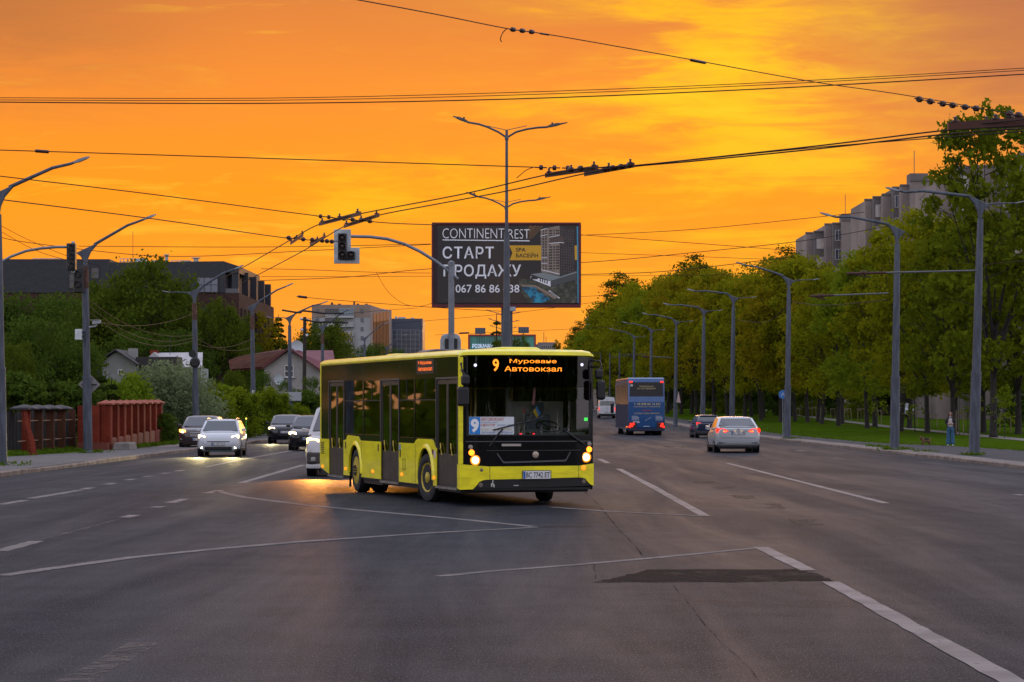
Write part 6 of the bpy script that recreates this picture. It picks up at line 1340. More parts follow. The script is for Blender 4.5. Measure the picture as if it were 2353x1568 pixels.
# --- pale apartment block
Ya = 800.0
A = Bld('apartment_block', 'pale apartment block with beige top floors and balconies, left of centre', 'building', (-52, Ya, 1.7))
PALE = mat('render_pale', (.30, .305, .32), .85, 0, .12, .2); BEIGE = mat('render_beige', (.24, .185, .155), .85, 0, .12, .2); PINK = mat('render_pink', (.27, .20, .175), .85, 0, .12, .2)
Wa = lambda zx, Y=Ya: W(680 + zx * .1328, Y); Za = lambda zy, Y=Ya: Zp(680 + zy * .1328, Y)
x0, x1, x2 = Wa(275), Wa(1010), Wa(1285); Yd = 870.0
b = A.mb(); b.box(x0, x2, Ya, Yd, 1.5, Za(380)); A.w = b.build('wall', PALE, A.t)
b = A.mb(); b.box(x0 - .02, x2 + .02, Ya - .02, Yd, Za(380), Za(155)); b.build('upper_wall', BEIGE, A.t)
xe = Wa(1655, Yd)
b = A.mb(); b.add([(x2 + .03, Ya + .3, 1.5), (xe, Yd, 1.5), (xe, Yd, Za(250, Yd)), (lerp(x2, xe, .62), lerp(Ya, Yd, .62), Za(240, lerp(Ya, Yd, .62))), (x2 + .03, Ya + .3, Za(158))], [(0, 1, 2, 3, 4)])
b.add([(x2 - 1, Ya + 3, Za(158)), (x2 + .03, Ya + .3, Za(158)), (lerp(x2, xe, .62), lerp(Ya, Yd, .62), Za(240, lerp(Ya, Yd, .62))), (xe, Yd, Za(250, Yd)), (xe - 6, Yd, Za(200, Yd))], [(0, 1, 2, 3, 4)]); b.build('side_wall', PINK, A.t)
for r in range(5):
    zy = 240 + r * 155
    for zx0, zx1 in ((352, 400), (1125, 1165)): window(A, Wa(zx0), Wa(zx1), Za(zy + 60), Za(zy - 5), Ya - .1, 1, 1, WINB, DF)
    if r < 3: window(A, Wa(508), Wa(748), Za(zy + 70), Za(zy - 10), Ya - .1, 5, 1, WIND, DF)
    b = A.mb(); b.box(Wa(508), Wa(748), Ya - .3, Ya - .06, Za(zy + 140), Za(zy + 75)); b.build('loggia_parapet', mat('parapet_pale', (.34, .34, .33), .8), A.t)
window(A, Wa(755), Wa(1002), Za(360), Za(222), Ya - 1.6, 5, 2, mat('pane_sky', (.12, .16, .19), .1), WF)
b = A.mb(); b.box(Wa(755), Wa(1002), Ya - 1.7, Ya, Za(380), Za(362)); b.build('balcony_slab', WF, A.t)
for zy in (460, 615, 770):
    b = A.mb(); b.box(Wa(762), Wa(1000), Ya - 1.6, Ya - 1.5, Za(zy + 75), Za(zy)); b.box(Wa(755), Wa(1005), Ya - 1.7, Ya, Za(zy + 85), Za(zy + 76)); b.build('balcony', PALE, A.t); window(A, Wa(820), Wa(875), Za(zy + 40), Za(zy - 60), Ya - .1, 2, 1, WIND, WF)
window(A, Wa(900), Wa(1000), Za(835), Za(715), Ya - 1.8, 3, 1, WIND, WF)
for r in range(5):
    for k in range(5):
        b = A.mb()
        f = .12 + k * .15; y = lerp(Ya, Yd, f); xx = lerp(x2, xe, f); z1_ = Za(300 + r * 150 - k * 8, y); b.add([(xx + .15, y, z1_ - 8), (xx + .95, y + 3, z1_ - 8), (xx + .95, y + 3, z1_), (xx + .15, y, z1_)], [(0, 1, 2, 3)]); b.build('side_window', WIND, A.t)
b = A.mb()
for zx, zy, w_ in ((605, 105, 35), (735, 128, 45), (992, 90, 28), (1055, 125, 35), (1190, 128, 16), (1215, 125, 16), (655, 140, 20)): b.box(Wa(zx - w_ / 2), Wa(zx + w_ / 2), Ya + 4, Ya + 6, Za(158), Za(zy)); b.box(Wa(zx - w_ * .8), Wa(zx + w_ * .8), Ya + 3.8, Ya + 6.2, Za(148), Za(143))
b.build('chimney', mat('roof_brick_dark', (.11, .05, .04), .8), A.t)
# --- blue office tower
Yo = 880.0
O = Bld('office_tower', 'blue-grey glazed office building with white window grid, right of the apartment block', 'building', (-36, Yo, 1.7))
x0, x1 = Wa(1655, Yo), Wa(2190, Yo); b = O.mb(); b.box(x0, x1, Yo, Yo + 25, 1.5, Za(395, Yo)); b.build('wall', mat('office_cladding', (.07, .085, .125), .4, 0, .15, .1), O.t)
b = O.mb()
for k in range(14): x = lerp(x0, x1, k / 13); b.box(x - .05, x + .05, Yo - .2, Yo - .02, Za(580, Yo), Za(400, Yo))
b.build('fin', mat('office_fin', (.04, .05, .08), .5), O.t)
window(O, x0 + .3, x1 - 1, Za(1080, Yo), Za(592, Yo), Yo - .15, 6, 6, mat('office_glass', (.04, .05, .075), .15, 0, .3, .15), mat('office_grid', (.36, .36, .35), .6))
b = O.mb()
for zx, w_, zy in ((1720, 40, 350), (1820, 130, 360), (2010, 60, 372), (2165, 20, 385)): b.box(Wa(zx - w_ / 2, Yo), Wa(zx + w_ / 2, Yo), Yo + 4, Yo + 8, Za(396, Yo), Za(zy, Yo))
b.build('roof_unit', GALVD, O.t)
# --- distant flat block in the street axis
Yf = 900.0; E_ = Bld('distant_block', 'small far grey flat-roofed block on the street axis, above the bus roof', 'building', (12, Yf, 1.7))
b = E_.mb(); b.box(W(1236, Yf), W(1277, Yf), Yf, Yf + 10, 1.5, Zp(787, Yf)); b.box(W(1232, Yf), W(1245, Yf), Yf + 2, Yf + 8, 1.5, Zp(791, Yf)); b.build('wall', mat('block_grey', (.18, .16, .17), .8), E_.t)
window(E_, W(1244, Yf), W(1272, Yf), Zp(802, Yf), Zp(794, Yf), Yf - .15, 6, 1, WIND, WF)
b = E_.mb(); b.tube([(W(1250, Yf), Yf + 3, Zp(787, Yf)), (W(1250, Yf), Yf + 3, Zp(763, Yf))], .12, 5); b.tube([(W(1255, Yf), Yf + 3, Zp(787, Yf)), (W(1255, Yf), Yf + 3, Zp(773, Yf))], .1, 5); b.build('aerial_mast', DARK_STEEL, E_.t)
# --- grey house and metal roofed house
Yh = 240.0; Hs = Bld('grey_house', 'low grey gabled house with dark roof among the left trees', 'house', (-37, Yh, .3))
b = Hs.mb(); w0, w1, wp = W(234, Yh), W(312, Yh), W(266, Yh); ze, zp = Zp(833, Yh), Zp(809, Yh)
b.prism([(w0, 0), (w1, 0), (w1, ze), (wp, zp), (w0, ze)], 'y', Yh, Yh + 7); Hs.w = b.build('wall', mat('house_grey_wall', (.17, .175, .17), .85, 0, .15, .6), Hs.t)
b = Hs.mb()
for xa, za, xb, zb in ((W(228, Yh), Zp(831, Yh), wp, zp + .12), (W(317, Yh), Zp(840, Yh), wp, zp + .12)): b.prism([(xa, za), (xb, zb), (xb, zb + .16), (xa, za + .16)], 'y', Yh - .5, Yh + 7.4)
b.prism([(W(300, Yh), Zp(850, Yh)), (W(402, Yh), Zp(850, Yh)), (W(400, Yh), Zp(819, Yh)), (W(305, Yh), Zp(820, Yh))], 'y', Yh + 2, Yh + 6); b.build('roof', mat('roof_dark_tiles', (.030, .026, .026), .7, 0, .3, 2), Hs.t)
b = Hs.mb(); b.box(W(283, Yh), W(302, Yh), Yh + 3, Yh + 4.2, zp - 1, Zp(799, Yh)); b.box(W(238, Yh), W(248, Yh), Yh + 3, Yh + 3.6, ze, Zp(811, Yh)); b.build('chimney', mat('chimney_pale', (.24, .24, .23), .8), Hs.t)
window(Hs, W(272, Yh), W(285, Yh), Zp(862, Yh), Zp(850, Yh), Yh - .06, 2, 1, WIND, WF)
Hm = Bld('metal_roof_house', 'white house with shiny pale metal roof behind the third left lamp post', 'house', (-33, 250, .3)); Yh = 250.0
b = Hm.mb(); b.box(W(372, Yh), W(462, Yh), Yh, Yh + 6, 0, Zp(846, Yh)); b.build('wall', mat('house_white_wall', (.33, .35, .34), .85, 0, .15, .6), Hm.t)
b = Hm.mb(); b.add([(W(392, Yh), Yh - .4, Zp(845, Yh)), (W(466, Yh), Yh - .4, Zp(843, Yh)), (W(466, Yh + 4), Yh + 4, Zp(810, Yh + 4)), (W(362, Yh + 4), Yh + 4, Zp(811, Yh + 4)), (W(392, Yh), Yh - .4, Zp(848, Yh)), (W(466, Yh), Yh - .4, Zp(846, Yh)), (W(466, Yh + 4), Yh + 4, Zp(813, Yh + 4)), (W(362, Yh + 4), Yh + 4, Zp(814, Yh + 4))], [(0, 1, 2, 3), (7, 6, 5, 4), (0, 4, 5, 1), (1, 5, 6, 2), (2, 6, 7, 3), (3, 7, 4, 0)])
b.prism([(W(334, Yh), Zp(824, Yh)), (W(350, Yh), Zp(809, Yh)), (W(368, Yh), Zp(824, Yh)), (W(392, Yh), Zp(848, Yh)), (W(334, Yh), Zp(848, Yh))], 'y', Yh + 1, Yh + 5); b.build('roof', mat('roof_metal_pale', (.36, .35, .36), .4, .2, .12, 1), Hm.t)
b = Hm.mb(); b.box(W(335, Yh), W(352, Yh), Yh + 3, Yh + 4, Zp(820, Yh), Zp(803, Yh)); b.build('chimney', BRICKR, Hm.t)
b = Hm.mb(); b.box(W(382, Yh), W(402, Yh), Yh - .3, Yh - .05, Zp(885, Yh), Zp(868, Yh)); b.build('window', WINB, Hm.t); b = Hm.mb(); b.tube([(W(381, Yh), Yh + 3, Zp(815, Yh)), (W(381, Yh), Yh + 3, Zp(770, Yh))], .03, 5); b.build('aerial_mast', DARK_STEEL, Hm.t)
# --- red roofed house
Yr = 260.0; Hr = Bld('red_roof_house', 'pale gabled house with dark red roof and satellite dish behind the bus rear', 'house', (-23, Yr, .4))
S = lambda zx, zy: (514.7 + zx * .2344, 606.6 + zy * .2344)
def sp(zx, zy, Y): x, y = S(zx, zy); return (W(x, Y), Y, Zp(y, Y))
b = Hr.mb(); pk, el, er = sp(640, 852, Yr), sp(395, 1018, Yr), sp(935, 1035, Yr)
b.prism([(el[0], 0), (er[0], 0), (er[0], er[2]), (pk[0], pk[2]), (el[0], el[2])], 'y', Yr, Yr + 9); b.build('wall', mat('house_cream_wall', (.30, .28, .27), .85, 0, .15, .5), Hr.t)
b = Hr.mb(); a = sp(380, 1025, Yr); c = sp(955, 1052, Yr); k = sp(640, 838, Yr)
b.prism([(c[0], c[2] - .1), (k[0], k[2]), (k[0], k[2] + .25), (c[0], c[2] + .15)], 'y', Yr - .6, Yr + 5); b.prism([(a[0], a[2] - .1), (k[0], k[2]), (k[0], k[2] + .25), (a[0], a[2] + .15)], 'y', Yr - .6, Yr + 5); b.build('roof_edge', mat('roof_maroon', (.085, .016, .02), .55, 0, .15, 1), Hr.t)
b = Hr.mb(); q = [sp(395, 1010, Yr + 1), sp(640, 842, Yr + 1), sp(545, 838, Yr + 7), sp(150, 905, Yr + 7), sp(45, 945, Yr + 7), sp(60, 1035, Yr + 4)]; b.poly(q); b.poly([(x, y + .1, z - .2) for x, y, z in q]); b.build('roof', brickm('roof_tiles_brown', (.13, .045, .025), (.085, .032, .02), (.03, .015, .01), 1.6), Hr.t)
b = Hr.mb(); q = [sp(655, 848, Yr + 2), sp(1068, 848, Yr + 6), sp(1100, 1010, Yr + 2), sp(935, 1035, Yr + .5)]; b.poly(q); b.poly([(x, y + .1, z - .2) for x, y, z in q]); b.build('roof', mat('roof_red_metal', (.15, .022, .032), .45, .1, .15, 1), Hr.t)
a, c = sp(597, 1105, Yr), sp(680, 998, Yr); window(Hr, a[0], c[0], a[2], c[2], Yr - .08, 2, 2, WIND, mat('frame_bright', (.55, .56, .58), .5)); b = Hr.mb(); b.box(a[0] - .15, c[0] + .2, Yr - .25, Yr, a[2] - .15, a[2] - .04); b.build('sill', WF, Hr.t)
b = Hr.mb(); a, c = sp(652, 850, Yr + 4), sp(735, 792, Yr + 4); b.box(a[0], c[0], Yr + 3, Yr + 4, a[2] - .5, c[2] - .3); b.build('chimney', BRICKR, Hr.t)
b = Hr.mb(); a = Vector(sp(712, 822, Yr + 2.8)); b.lathe(a, (.45, -1, .25), [(.08, .0), (.5, .06), (.72, .18), (.75, .2), (.72, .16), (.5, .03), (.05, -.03)], 18); b.tube([a, a + Vector((0, .3, -.8))], .04, 6); b.build('satellite_dish', mat('dish_white', (.40, .44, .46), .5), Hr.t, smooth=40)
b = Hr.mb(); a = Vector(sp(530, 1140, Yr - .3)); b.lathe(a, (.7, -1, .3), [(.05, .0), (.45, .08), (.62, .2), (.45, .04), (.05, -.03)], 16); b.tube([a, a + Vector((.3, .6, -.3))], .04, 5); b.build('satellite_dish', mat('dish_white', (.40, .44, .46), .5), Hr.t, smooth=40)
# utility pole beside it
o = P(699, 0, 230); o.z = .4; t = thing('utility_pole', 'thin dark wooden utility pole in front of the red roofed house', 'pole', o); b = MB(); b.tube([(0, 0, 0), (.05, 0, 9.9)], [.2, .15], 8); b.build('post', mat('wood_dark', (.03, .022, .018), .9), t, smooth=40)
for k, (x, z) in enumerate(((-.25, 9.6), (.3, 9.5), (-.2, 8.6), (.25, 8.1))): b = MB(); b.lathe((x, -.1, z), (0, 0, 1), [(.05, 0), (.14, .05), (.12, .2), (.05, .25)], 8); b.tube([(0, 0, z), (x, -.1, z)], .03, 4); b.build('insulator', mat('porcelain', (.5, .5, .5), .3), t, smooth=40)
# --- stepped panel blocks on the right
PANEL = mat('panel_grey', (.235, .195, .178), .85, 0, .2, .15); PANELD = mat('panel_dark', (.13, .115, .11), .85, 0, .2, .15); REFLW = mat('window_painted_reflection', (.45, .40, .36), .08, 0, .3, .3, spec=.9)  # brightest panes have the sunset reflection painted into their base colour
SEG = [  # x right-top px, ytop, x left px, Y
    ('farthest and lowest stepped panel apartment block at right, beyond the tree tops', 372, [(1853, 537, 1872), (1872, 534, 1897), (1897, 517, 1915), (1915, 515, 1936), (1936, 508, 1995)]),
    ('middle stepped panel apartment block at right, with bay walls over the trees', 320, [(1989, 461, 2008), (2008, 455, 2029), (2029, 449, 2053), (2053, 433, 2071), (2071, 428, 2095), (2095, 417, 2170)]),
    ('nearest and tallest stepped panel apartment block, behind the big right tree', 275, [(2150, 418, 2200), (2198, 386, 2240), (2240, 384, 2300), (2296, 376, 2350), (2350, 372, 2460)])]
for lb, Y0, segs in SEG:
    bl = Bld('panel_block', lb, 'building', (W((segs[0][0] + segs[-1][2]) / 2, Y0), Y0, gz(Y0)), 'stepped panel apartment blocks')
    for i, (xa, yt, xb) in enumerate(segs):
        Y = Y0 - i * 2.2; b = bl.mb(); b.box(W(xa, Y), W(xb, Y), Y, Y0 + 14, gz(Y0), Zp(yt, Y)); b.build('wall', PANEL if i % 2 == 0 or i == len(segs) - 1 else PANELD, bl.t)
        b = bl.mb(); b.box(W(xa, Y) - .12, W(xb, Y) + .05, Y - .12, Y + .6, Zp(yt, Y), Zp(yt, Y) + .22); b.build('parapet', PANELD, bl.t)
        n = 9
        for r in range(6):
            z1_ = Zp(yt, Y) - .9 - r * 2.8; wd_ = W(xb, Y) - W(xa, Y)
            if i == len(segs) - 1:
                for f in (.45, .72): window(bl, W(xa, Y) + wd_ * f, W(xa, Y) + wd_ * f + 1.4, z1_ - 1.4, z1_, Y - .04, 2, 1, REFLW if (r + i) % 3 == 0 else WINB, WF)
            elif i % 2 == 1: window(bl, W(xa, Y) + wd_ * .2, W(xb, Y) - .06, z1_ - 1.5, z1_, Y - .04, 2, 1, REFLW if (r * 3 + i) % 4 < 2 else WINB, WF)
    b = bl.mb(); i = len(segs) - 1; Y = Y0 - 2; xa = W(segs[i][0], Y); zt0 = Zp(segs[i][1], Y); b.box(xa + .3, xa + 2.6, Y + 3, Y + 6, zt0, zt0 + 1.3); b.tube([(xa + .8, Y + 3, zt0 + 1), (xa + .8, Y + 3, zt0 + 4.2)], .05, 5); b.build('roof_housing', PANELD, bl.t)
# small grey top far along the avenue
bl = Bld('panel_block', 'tiny grey apartment roof just visible between the far poplars', 'building', (W(1375, 560), 560, 1.7)); b = bl.mb(); b.box(W(1350, 560), W(1402, 560), 560, 575, 1.5, Zp(727, 560)); b.build('wall', PANEL, bl.t); b = bl.mb(); b.box(W(1358, 560), W(1364, 560), 559.9, 560.1, Zp(742, 560), Zp(734, 560)); b.build('window', WINB, bl.t)
# --- kiosk in the park
Yk = 285.0; K_ = Bld('park_building', 'low pale building with blue trim behind the right-hand tree trunks', 'building', (W(2270, Yk), Yk, gz(Yk) + .1))
k7 = lambda zx, zy, Y=Yk: (W(1746.5 + zx * .2578, Y), Zp(827 + zy * .2578, Y))
x0, z0 = k7(1790, 530); x1, z1 = k7(2280, 208); b = K_.mb(); b.box(x0, x1, Yk, Yk + 8, 0, z1); b.build('wall', mat('kiosk_pale_wall', (.17, .205, .225), .8, 0, .15, .5), K_.t)
xl, zl = k7(1640, 270); b = K_.mb(); b.box(xl, x0, Yk + 1.2, Yk + 8, 0, k7(0, 215)[1]); b.build('wall', mat('kiosk_brown_wall', (.14, .10, .085), .8, 0, .2, .5), K_.t)
b = K_.mb(); tb = mat('kiosk_blue_trim', (.02, .10, .30), .5); b.box(x0 - .1, x1 + .15, Yk - .06, Yk + .1, z1 - .35, z1 + .12); b.box(x0 - .12, x0 + .45, Yk - .05, Yk + .05, 0, z1 - .36); b.box(x1 - .3, x1 + .1, Yk - .05, Yk + .05, 0, z1 - .36); b.box(xl, x0 - .15, Yk + 1.1, Yk + 1.3, k7(0, 215)[1] - .3, k7(0, 190)[1]); b.build('trim', tb, K_.t)
b = K_.mb(); a = k7(1565, 295); c = k7(1700, 262); b.add([(a[0], Yk - 1, a[1]), (c[0], Yk - 1, a[1]), (c[0], Yk + 1.5, c[1] + .3), (a[0] + .8, Yk + 1.5, c[1] + .1)], [(0, 1, 2, 3)]); b.add([(a[0], Yk - 1, a[1] - .12), (c[0], Yk - 1, a[1] - .12), (c[0], Yk + 1.5, c[1] + .18), (a[0] + .8, Yk + 1.5, c[1] - .02)], [(0, 1, 2, 3)]); b.box(a[0] + 1.4, a[0] + 1.55, Yk - .9, Yk - .75, 0, a[1]); b.build('porch', mat('porch_pale', (.22, .19, .17), .7), K_.t)
# ---------------------------------------------------------------- fences left
FEN = thing('brick_fence', 'red brick fence with close piers and a shallow tiled coping, at left', 'fence', (-17.1, 106, .1))
fo = Vector((17.1, -106, -.1)); b = MB(fo)
zr_ = lambda y: .1 + max(0, (y - 106)) * .018
for k in range(1): b.ring([[(-17.45, y, zr_(y) - .3), (-17.25, y, zr_(y) - .3), (-17.25, y, 2.02 + zr_(y) * .3), (-17.45, y, 2.02 + zr_(y) * .3)] for y in (106.3, 122.2)])
b.box(-18.4, -17.5, 106.0, 106.25, -.2, 2.0); wall_ = b.build('wall', BRICKR, FEN)
b = MB(fo); b.ring([[(-17.55, y, zr_(y) - .3), (-17.08, y, zr_(y) - .3), (-17.08, y, .42 + zr_(y)), (-17.14, y, .48 + zr_(y)), (-17.55, y, .48 + zr_(y))] for y in (106.4, 122.3)]); b.box(-18.4, -17.1, 105.9, 106.35, -.2, .42); b.build('plinth', mat('plinth_red', (.15, .04, .025), .85, 0, .2), FEN)
for k in range(9):
    y = 106.35 + k * 1.93; z = zr_(y); b = MB(fo); b.box(-17.52, -17.06, y, y + .46, z - .3, 2.0 + z * .3); pr_ = b.build('pier', BRICKR, FEN)
    b = MB(fo); zc = 2.0 + z * .3; b.ring([[(-17.29 - d, y + .23 - d, zc + h), (-17.29 + d, y + .23 - d, zc + h), (-17.29 + d, y + .23 + d, zc + h), (-17.29 - d, y + .23 + d, zc + h)] for d, h in ((.33, .0), (.34, .06), (.02, .20))]); b.build('cap', mat('cap_red_tile', (.30, .075, .045), .7, 0, .15), pr_)
    if k < 8: b = MB(fo); b.ring([[(-17.55, yy, 2.02 + z * .3), (-17.15, yy, 2.02 + z * .3), (-17.35, yy, 2.12 + z * .3)] for yy in (y + .48, y + 1.91)]); b.build('coping', mat('cap_red_tile', (.30, .075, .045), .7, 0, .15), FEN)
o = Vector((-16.6, 107.3, .12)); t = thing('concrete_slab', 'worn pale concrete block lying at the foot of the red brick fence', 'block', o); b = MB(); b.ring([[(-.3 - d, -.9 - d, z), (.3 + d, -.9 - d, z), (.3 + d, 1.1 + d, z), (-.3 - d, 1.1 + d, z)] for z, d in ((0, .06), (.24, .02), (.30, -.04))]); b.build('slab', mat('slab_pale', (.20, .185, .165), .9, 0, .25, 3), t)
DKM = mat('dark_coping', (.035, .032, .036), .7)
PF = thing('dark_fence', 'dark open fence with slim brick posts and rounded dark caps, far left', 'fence', (-19.2, 97, .1)); po_ = Vector((19.2, -97, -.1))
posts = [(-18.9 - .02 * k, 97.6 + 2.65 * k) for k in range(6)]
b = MB(po_)
for k in range(21): y = 96.2 + k * .74; b.box(-19.5, -19.46, y, y + .66, .25, 1.75 + .05 * math.sin(k * 2.1))
b.build('dark_panel', mat('fence_dark_board', (.007, .006, .006), .9, 0, .3, 3), PF)
for k, (x, y) in enumerate(posts):
    b = MB(po_); wd_ = .16 if k > 3 else .2; b.box(x - wd_, x + wd_ * .6, y - wd_ * .5, y + wd_ * .5, 0, 1.82); pr_ = b.build('pier', BRICKR if k < 1 else brickm('brick_tan_%s' % 'abcdef'[k], (.13, .05, .028), (.09, .035, .02), (.06, .035, .025), 3.4), PF)
    if k < 4: b = MB(po_); b.ring([[(x - .1 - d, y - d, 1.82 + h), (x - .1 + d, y - d, 1.82 + h), (x - .1 + d, y + d, 1.82 + h), (x - .1 - d, y + d, 1.82 + h)] for d, h in ((.48, 0), (.50, .05), (.34, .12), (.05, .20))]); b.build('cap', DKM, pr_, smooth=30)
b = MB(po_)
for z in (.50, 1.28): b.tube([(-18.95, 96, z + .1), (-19.0, 111, z + .1)], .022, 5)
b.build('rail', mat('rail_tan', (.22, .12, .07), .6), PF)
o = Vector((-18.3, 94.0, .1)); t = thing('leaning_post', 'leaning striped red brick post beside the leftmost lamp post', 'post', o); b = MB(); b.tube([(.28, .1, 0), (.22, .1, .5), (.05, .1, 1.1), (-.05, .1, 1.72)], [.16, .15, .13, .12], 4); b.build('shaft', BRICKR, t); b = MB(); b.box(-.25, .15, -.1, .3, 1.72, 1.80); b.build('cap', DKM, t)
gf = thing('green_fence', 'dark green sheet-metal fence behind the oncoming cars', 'fence', (-19, 140, .1)); gfo = Vector((19, -140, -.1)); b = MB(gfo); pts = []
for k in range(160):
    u = k / 159; y = lerp(124, 182, u); x = lerp(-20.0, -17.2, u); d = .03 * (1 if (k // 2) % 2 else -1); pts.append((x + d, y))
b.ring([[(x, y, gz(y) + .05), (x - .02, y, gz(y) + .05), (x - .02, y, gz(y) + 2.0), (x, y, gz(y) + 2.0)] for x, y in pts]); b.build('sheet', mat('fence_green', (.014, .045, .042), .6, .1, .25, .8), gf)
b = MB(gfo); b.box(-20.6, -17.6, 123.6, 123.68, .1, 2.1); b.build('sheet', mat('fence_green', (.014, .045, .042), .6), gf); b = MB(gfo)
for k in range(12): u = k / 11; b.box(lerp(-20, -17.2, u) + .05, lerp(-20, -17.2, u) + .12, lerp(124, 182, u), lerp(124, 182, u) + .08, 0, gz(150) + 2.1)
b.build('post', mat('fence_green_post', (.02, .05, .05), .6), gf)
# ---------------------------------------------------------------- staked saplings in the park
WOOD = mat('stake_wood', (.20, .16, .09), .85, 0, .25, 6)
def stake(zx0, zx1, zt, zb, lb):
    xc = 1746.5 + (zx0 + zx1) / 2 * .2578; yb = 827 + zb * .2578
    lo_, hi_ = 90.0, 420.0
    for _ in range(40):
        Y = (lo_ + hi_) / 2
        if CY + F * (H0 - gz(Y) - .11) / Y > yb: lo_ = Y
        else: hi_ = Y
    o = P(xc, 0, Y); o.z = gz(Y) + .10; t = thing('tree_stake', lb, 'tree stake', o, 0, 'staked young trees on the lawn'); w_ = max((zx1 - zx0) * .2578 * Y / F / 2, .22); h = max((zb - zt) * .2578 * Y / F, 1.0)
    for k, (x, y) in enumerate(((-w_, -.2), (w_, -.2), (w_ * .2, w_))): b = MB(); b.tube([(x * 1.15, y * 1.1, -.05), (x, y, h)], [.04, .035], 6); b.build('stake', WOOD, t, smooth=40)
    b = MB(); b.box(-w_ - .04, w_ + .04, -.24, -.20, h - .12, h - .05); b.build('crossbar', WOOD, t); b = MB(); b.tube([(-w_, -.2, h - .2), (w_ * .2, w_, h - .2)], .03, 4); b.build('crossbar', WOOD, t)
    b = MB(); b.tube([(0, 0, 0), (.02, 0, h + .9)], [.03, .015], 6); b.build('stem', mat('bark_young', (.06, .05, .04), .9), t); return t
for i, a in enumerate([(2135, 2225, 505, 650), (1495, 1570, 485, 605), (1350, 1395, 460, 600), (1020, 1075, 445, 575), (870, 925, 430, 540), (752, 806, 430, 535), (630, 662, 430, 520), (540, 585, 425, 520), (432, 494, 420, 518), (325, 342, 430, 512), (215, 232, 430, 505), (1765, 1785, 450, 670)]):
    stake(*a, 'pale wooden stakes round a young tree on the lawn, ' + ORD[i] + ' from the right edge' if i != 11 else 'single pale wooden stake pair on the lawn just right of the pedestrian')
# ================================================================ trees and shrubs
BARK = mat('bark_dark', (.030, .026, .022), .95, 0, .35, 5, bump=.6, bscale=18); 
LM = {'broad': leaf_mat('leaf_olive', (.088, .116, .005), (.24, .245, .010), .45), 'green': leaf_mat('leaf_green', (.065, .120, .008), (.19, .235, .014), .45), 'rust': leaf_mat('leaf_rusty', (.115, .112, .006), (.26, .215, .010), .45),
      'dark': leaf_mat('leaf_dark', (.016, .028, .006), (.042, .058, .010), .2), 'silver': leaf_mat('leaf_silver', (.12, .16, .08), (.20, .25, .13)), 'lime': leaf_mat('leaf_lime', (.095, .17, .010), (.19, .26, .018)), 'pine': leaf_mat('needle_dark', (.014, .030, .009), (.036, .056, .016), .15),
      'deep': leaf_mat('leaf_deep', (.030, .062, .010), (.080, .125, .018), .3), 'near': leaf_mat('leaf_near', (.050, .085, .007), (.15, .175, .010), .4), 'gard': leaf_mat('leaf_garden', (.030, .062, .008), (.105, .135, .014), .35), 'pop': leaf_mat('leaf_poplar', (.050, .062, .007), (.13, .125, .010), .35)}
def leaf_faces(rng, centres, spread, n_per, size, flat=.7):
    """many small bent leaf quads around the given clump centres; returns vertex and face arrays"""
    C = np.repeat(np.asarray(centres), n_per, 0); N = len(C)
    sp_ = np.repeat(np.asarray(spread), n_per)[:, None]
    d = rng.normal(size=(N, 3)); d /= np.linalg.norm(d, axis=1)[:, None]; r = rng.random((N, 1)) ** .45
    pos = C + d * r * sp_ * np.array([1, 1, flat])
    nrm = rng.normal(size=(N, 3)) + np.array([0, 0, .5]) + d * .6; nrm /= np.linalg.norm(nrm, axis=1)[:, None]
    a = np.cross(nrm, rng.normal(size=(N, 3))); a /= np.linalg.norm(a, axis=1)[:, None]; b = np.cross(nrm, a)
    s = size * (.6 + .8 * rng.random((N, 1)))
    v = np.empty((N, 4, 3)); v[:, 0] = pos - a * s * .62; v[:, 1] = pos + b * s * .36 - nrm * s * .10; v[:, 2] = pos + a * s * .62 - nrm * s * .06; v[:, 3] = pos - b * s * .36 - nrm * s * .10
    return v.reshape(-1, 3)
def quads_mesh(name, v, m):
    n = len(v) // 4; me = bpy.data.meshes.new(name); me.vertices.add(len(v)); me.vertices.foreach_set('co', v.astype(np.float32).ravel())
    me.loops.add(4 * n); me.loops.foreach_set('vertex_index', np.arange(4 * n, dtype=np.int32)); me.polygons.add(n); me.polygons.foreach_set('loop_start', np.arange(0, 4 * n, 4, dtype=np.int32)); me.polygons.foreach_set('loop_total', np.full(n, 4, dtype=np.int32))
    me.materials.append(m); me.update(calc_edges=True); me.validate(); return me
PROTO = {}
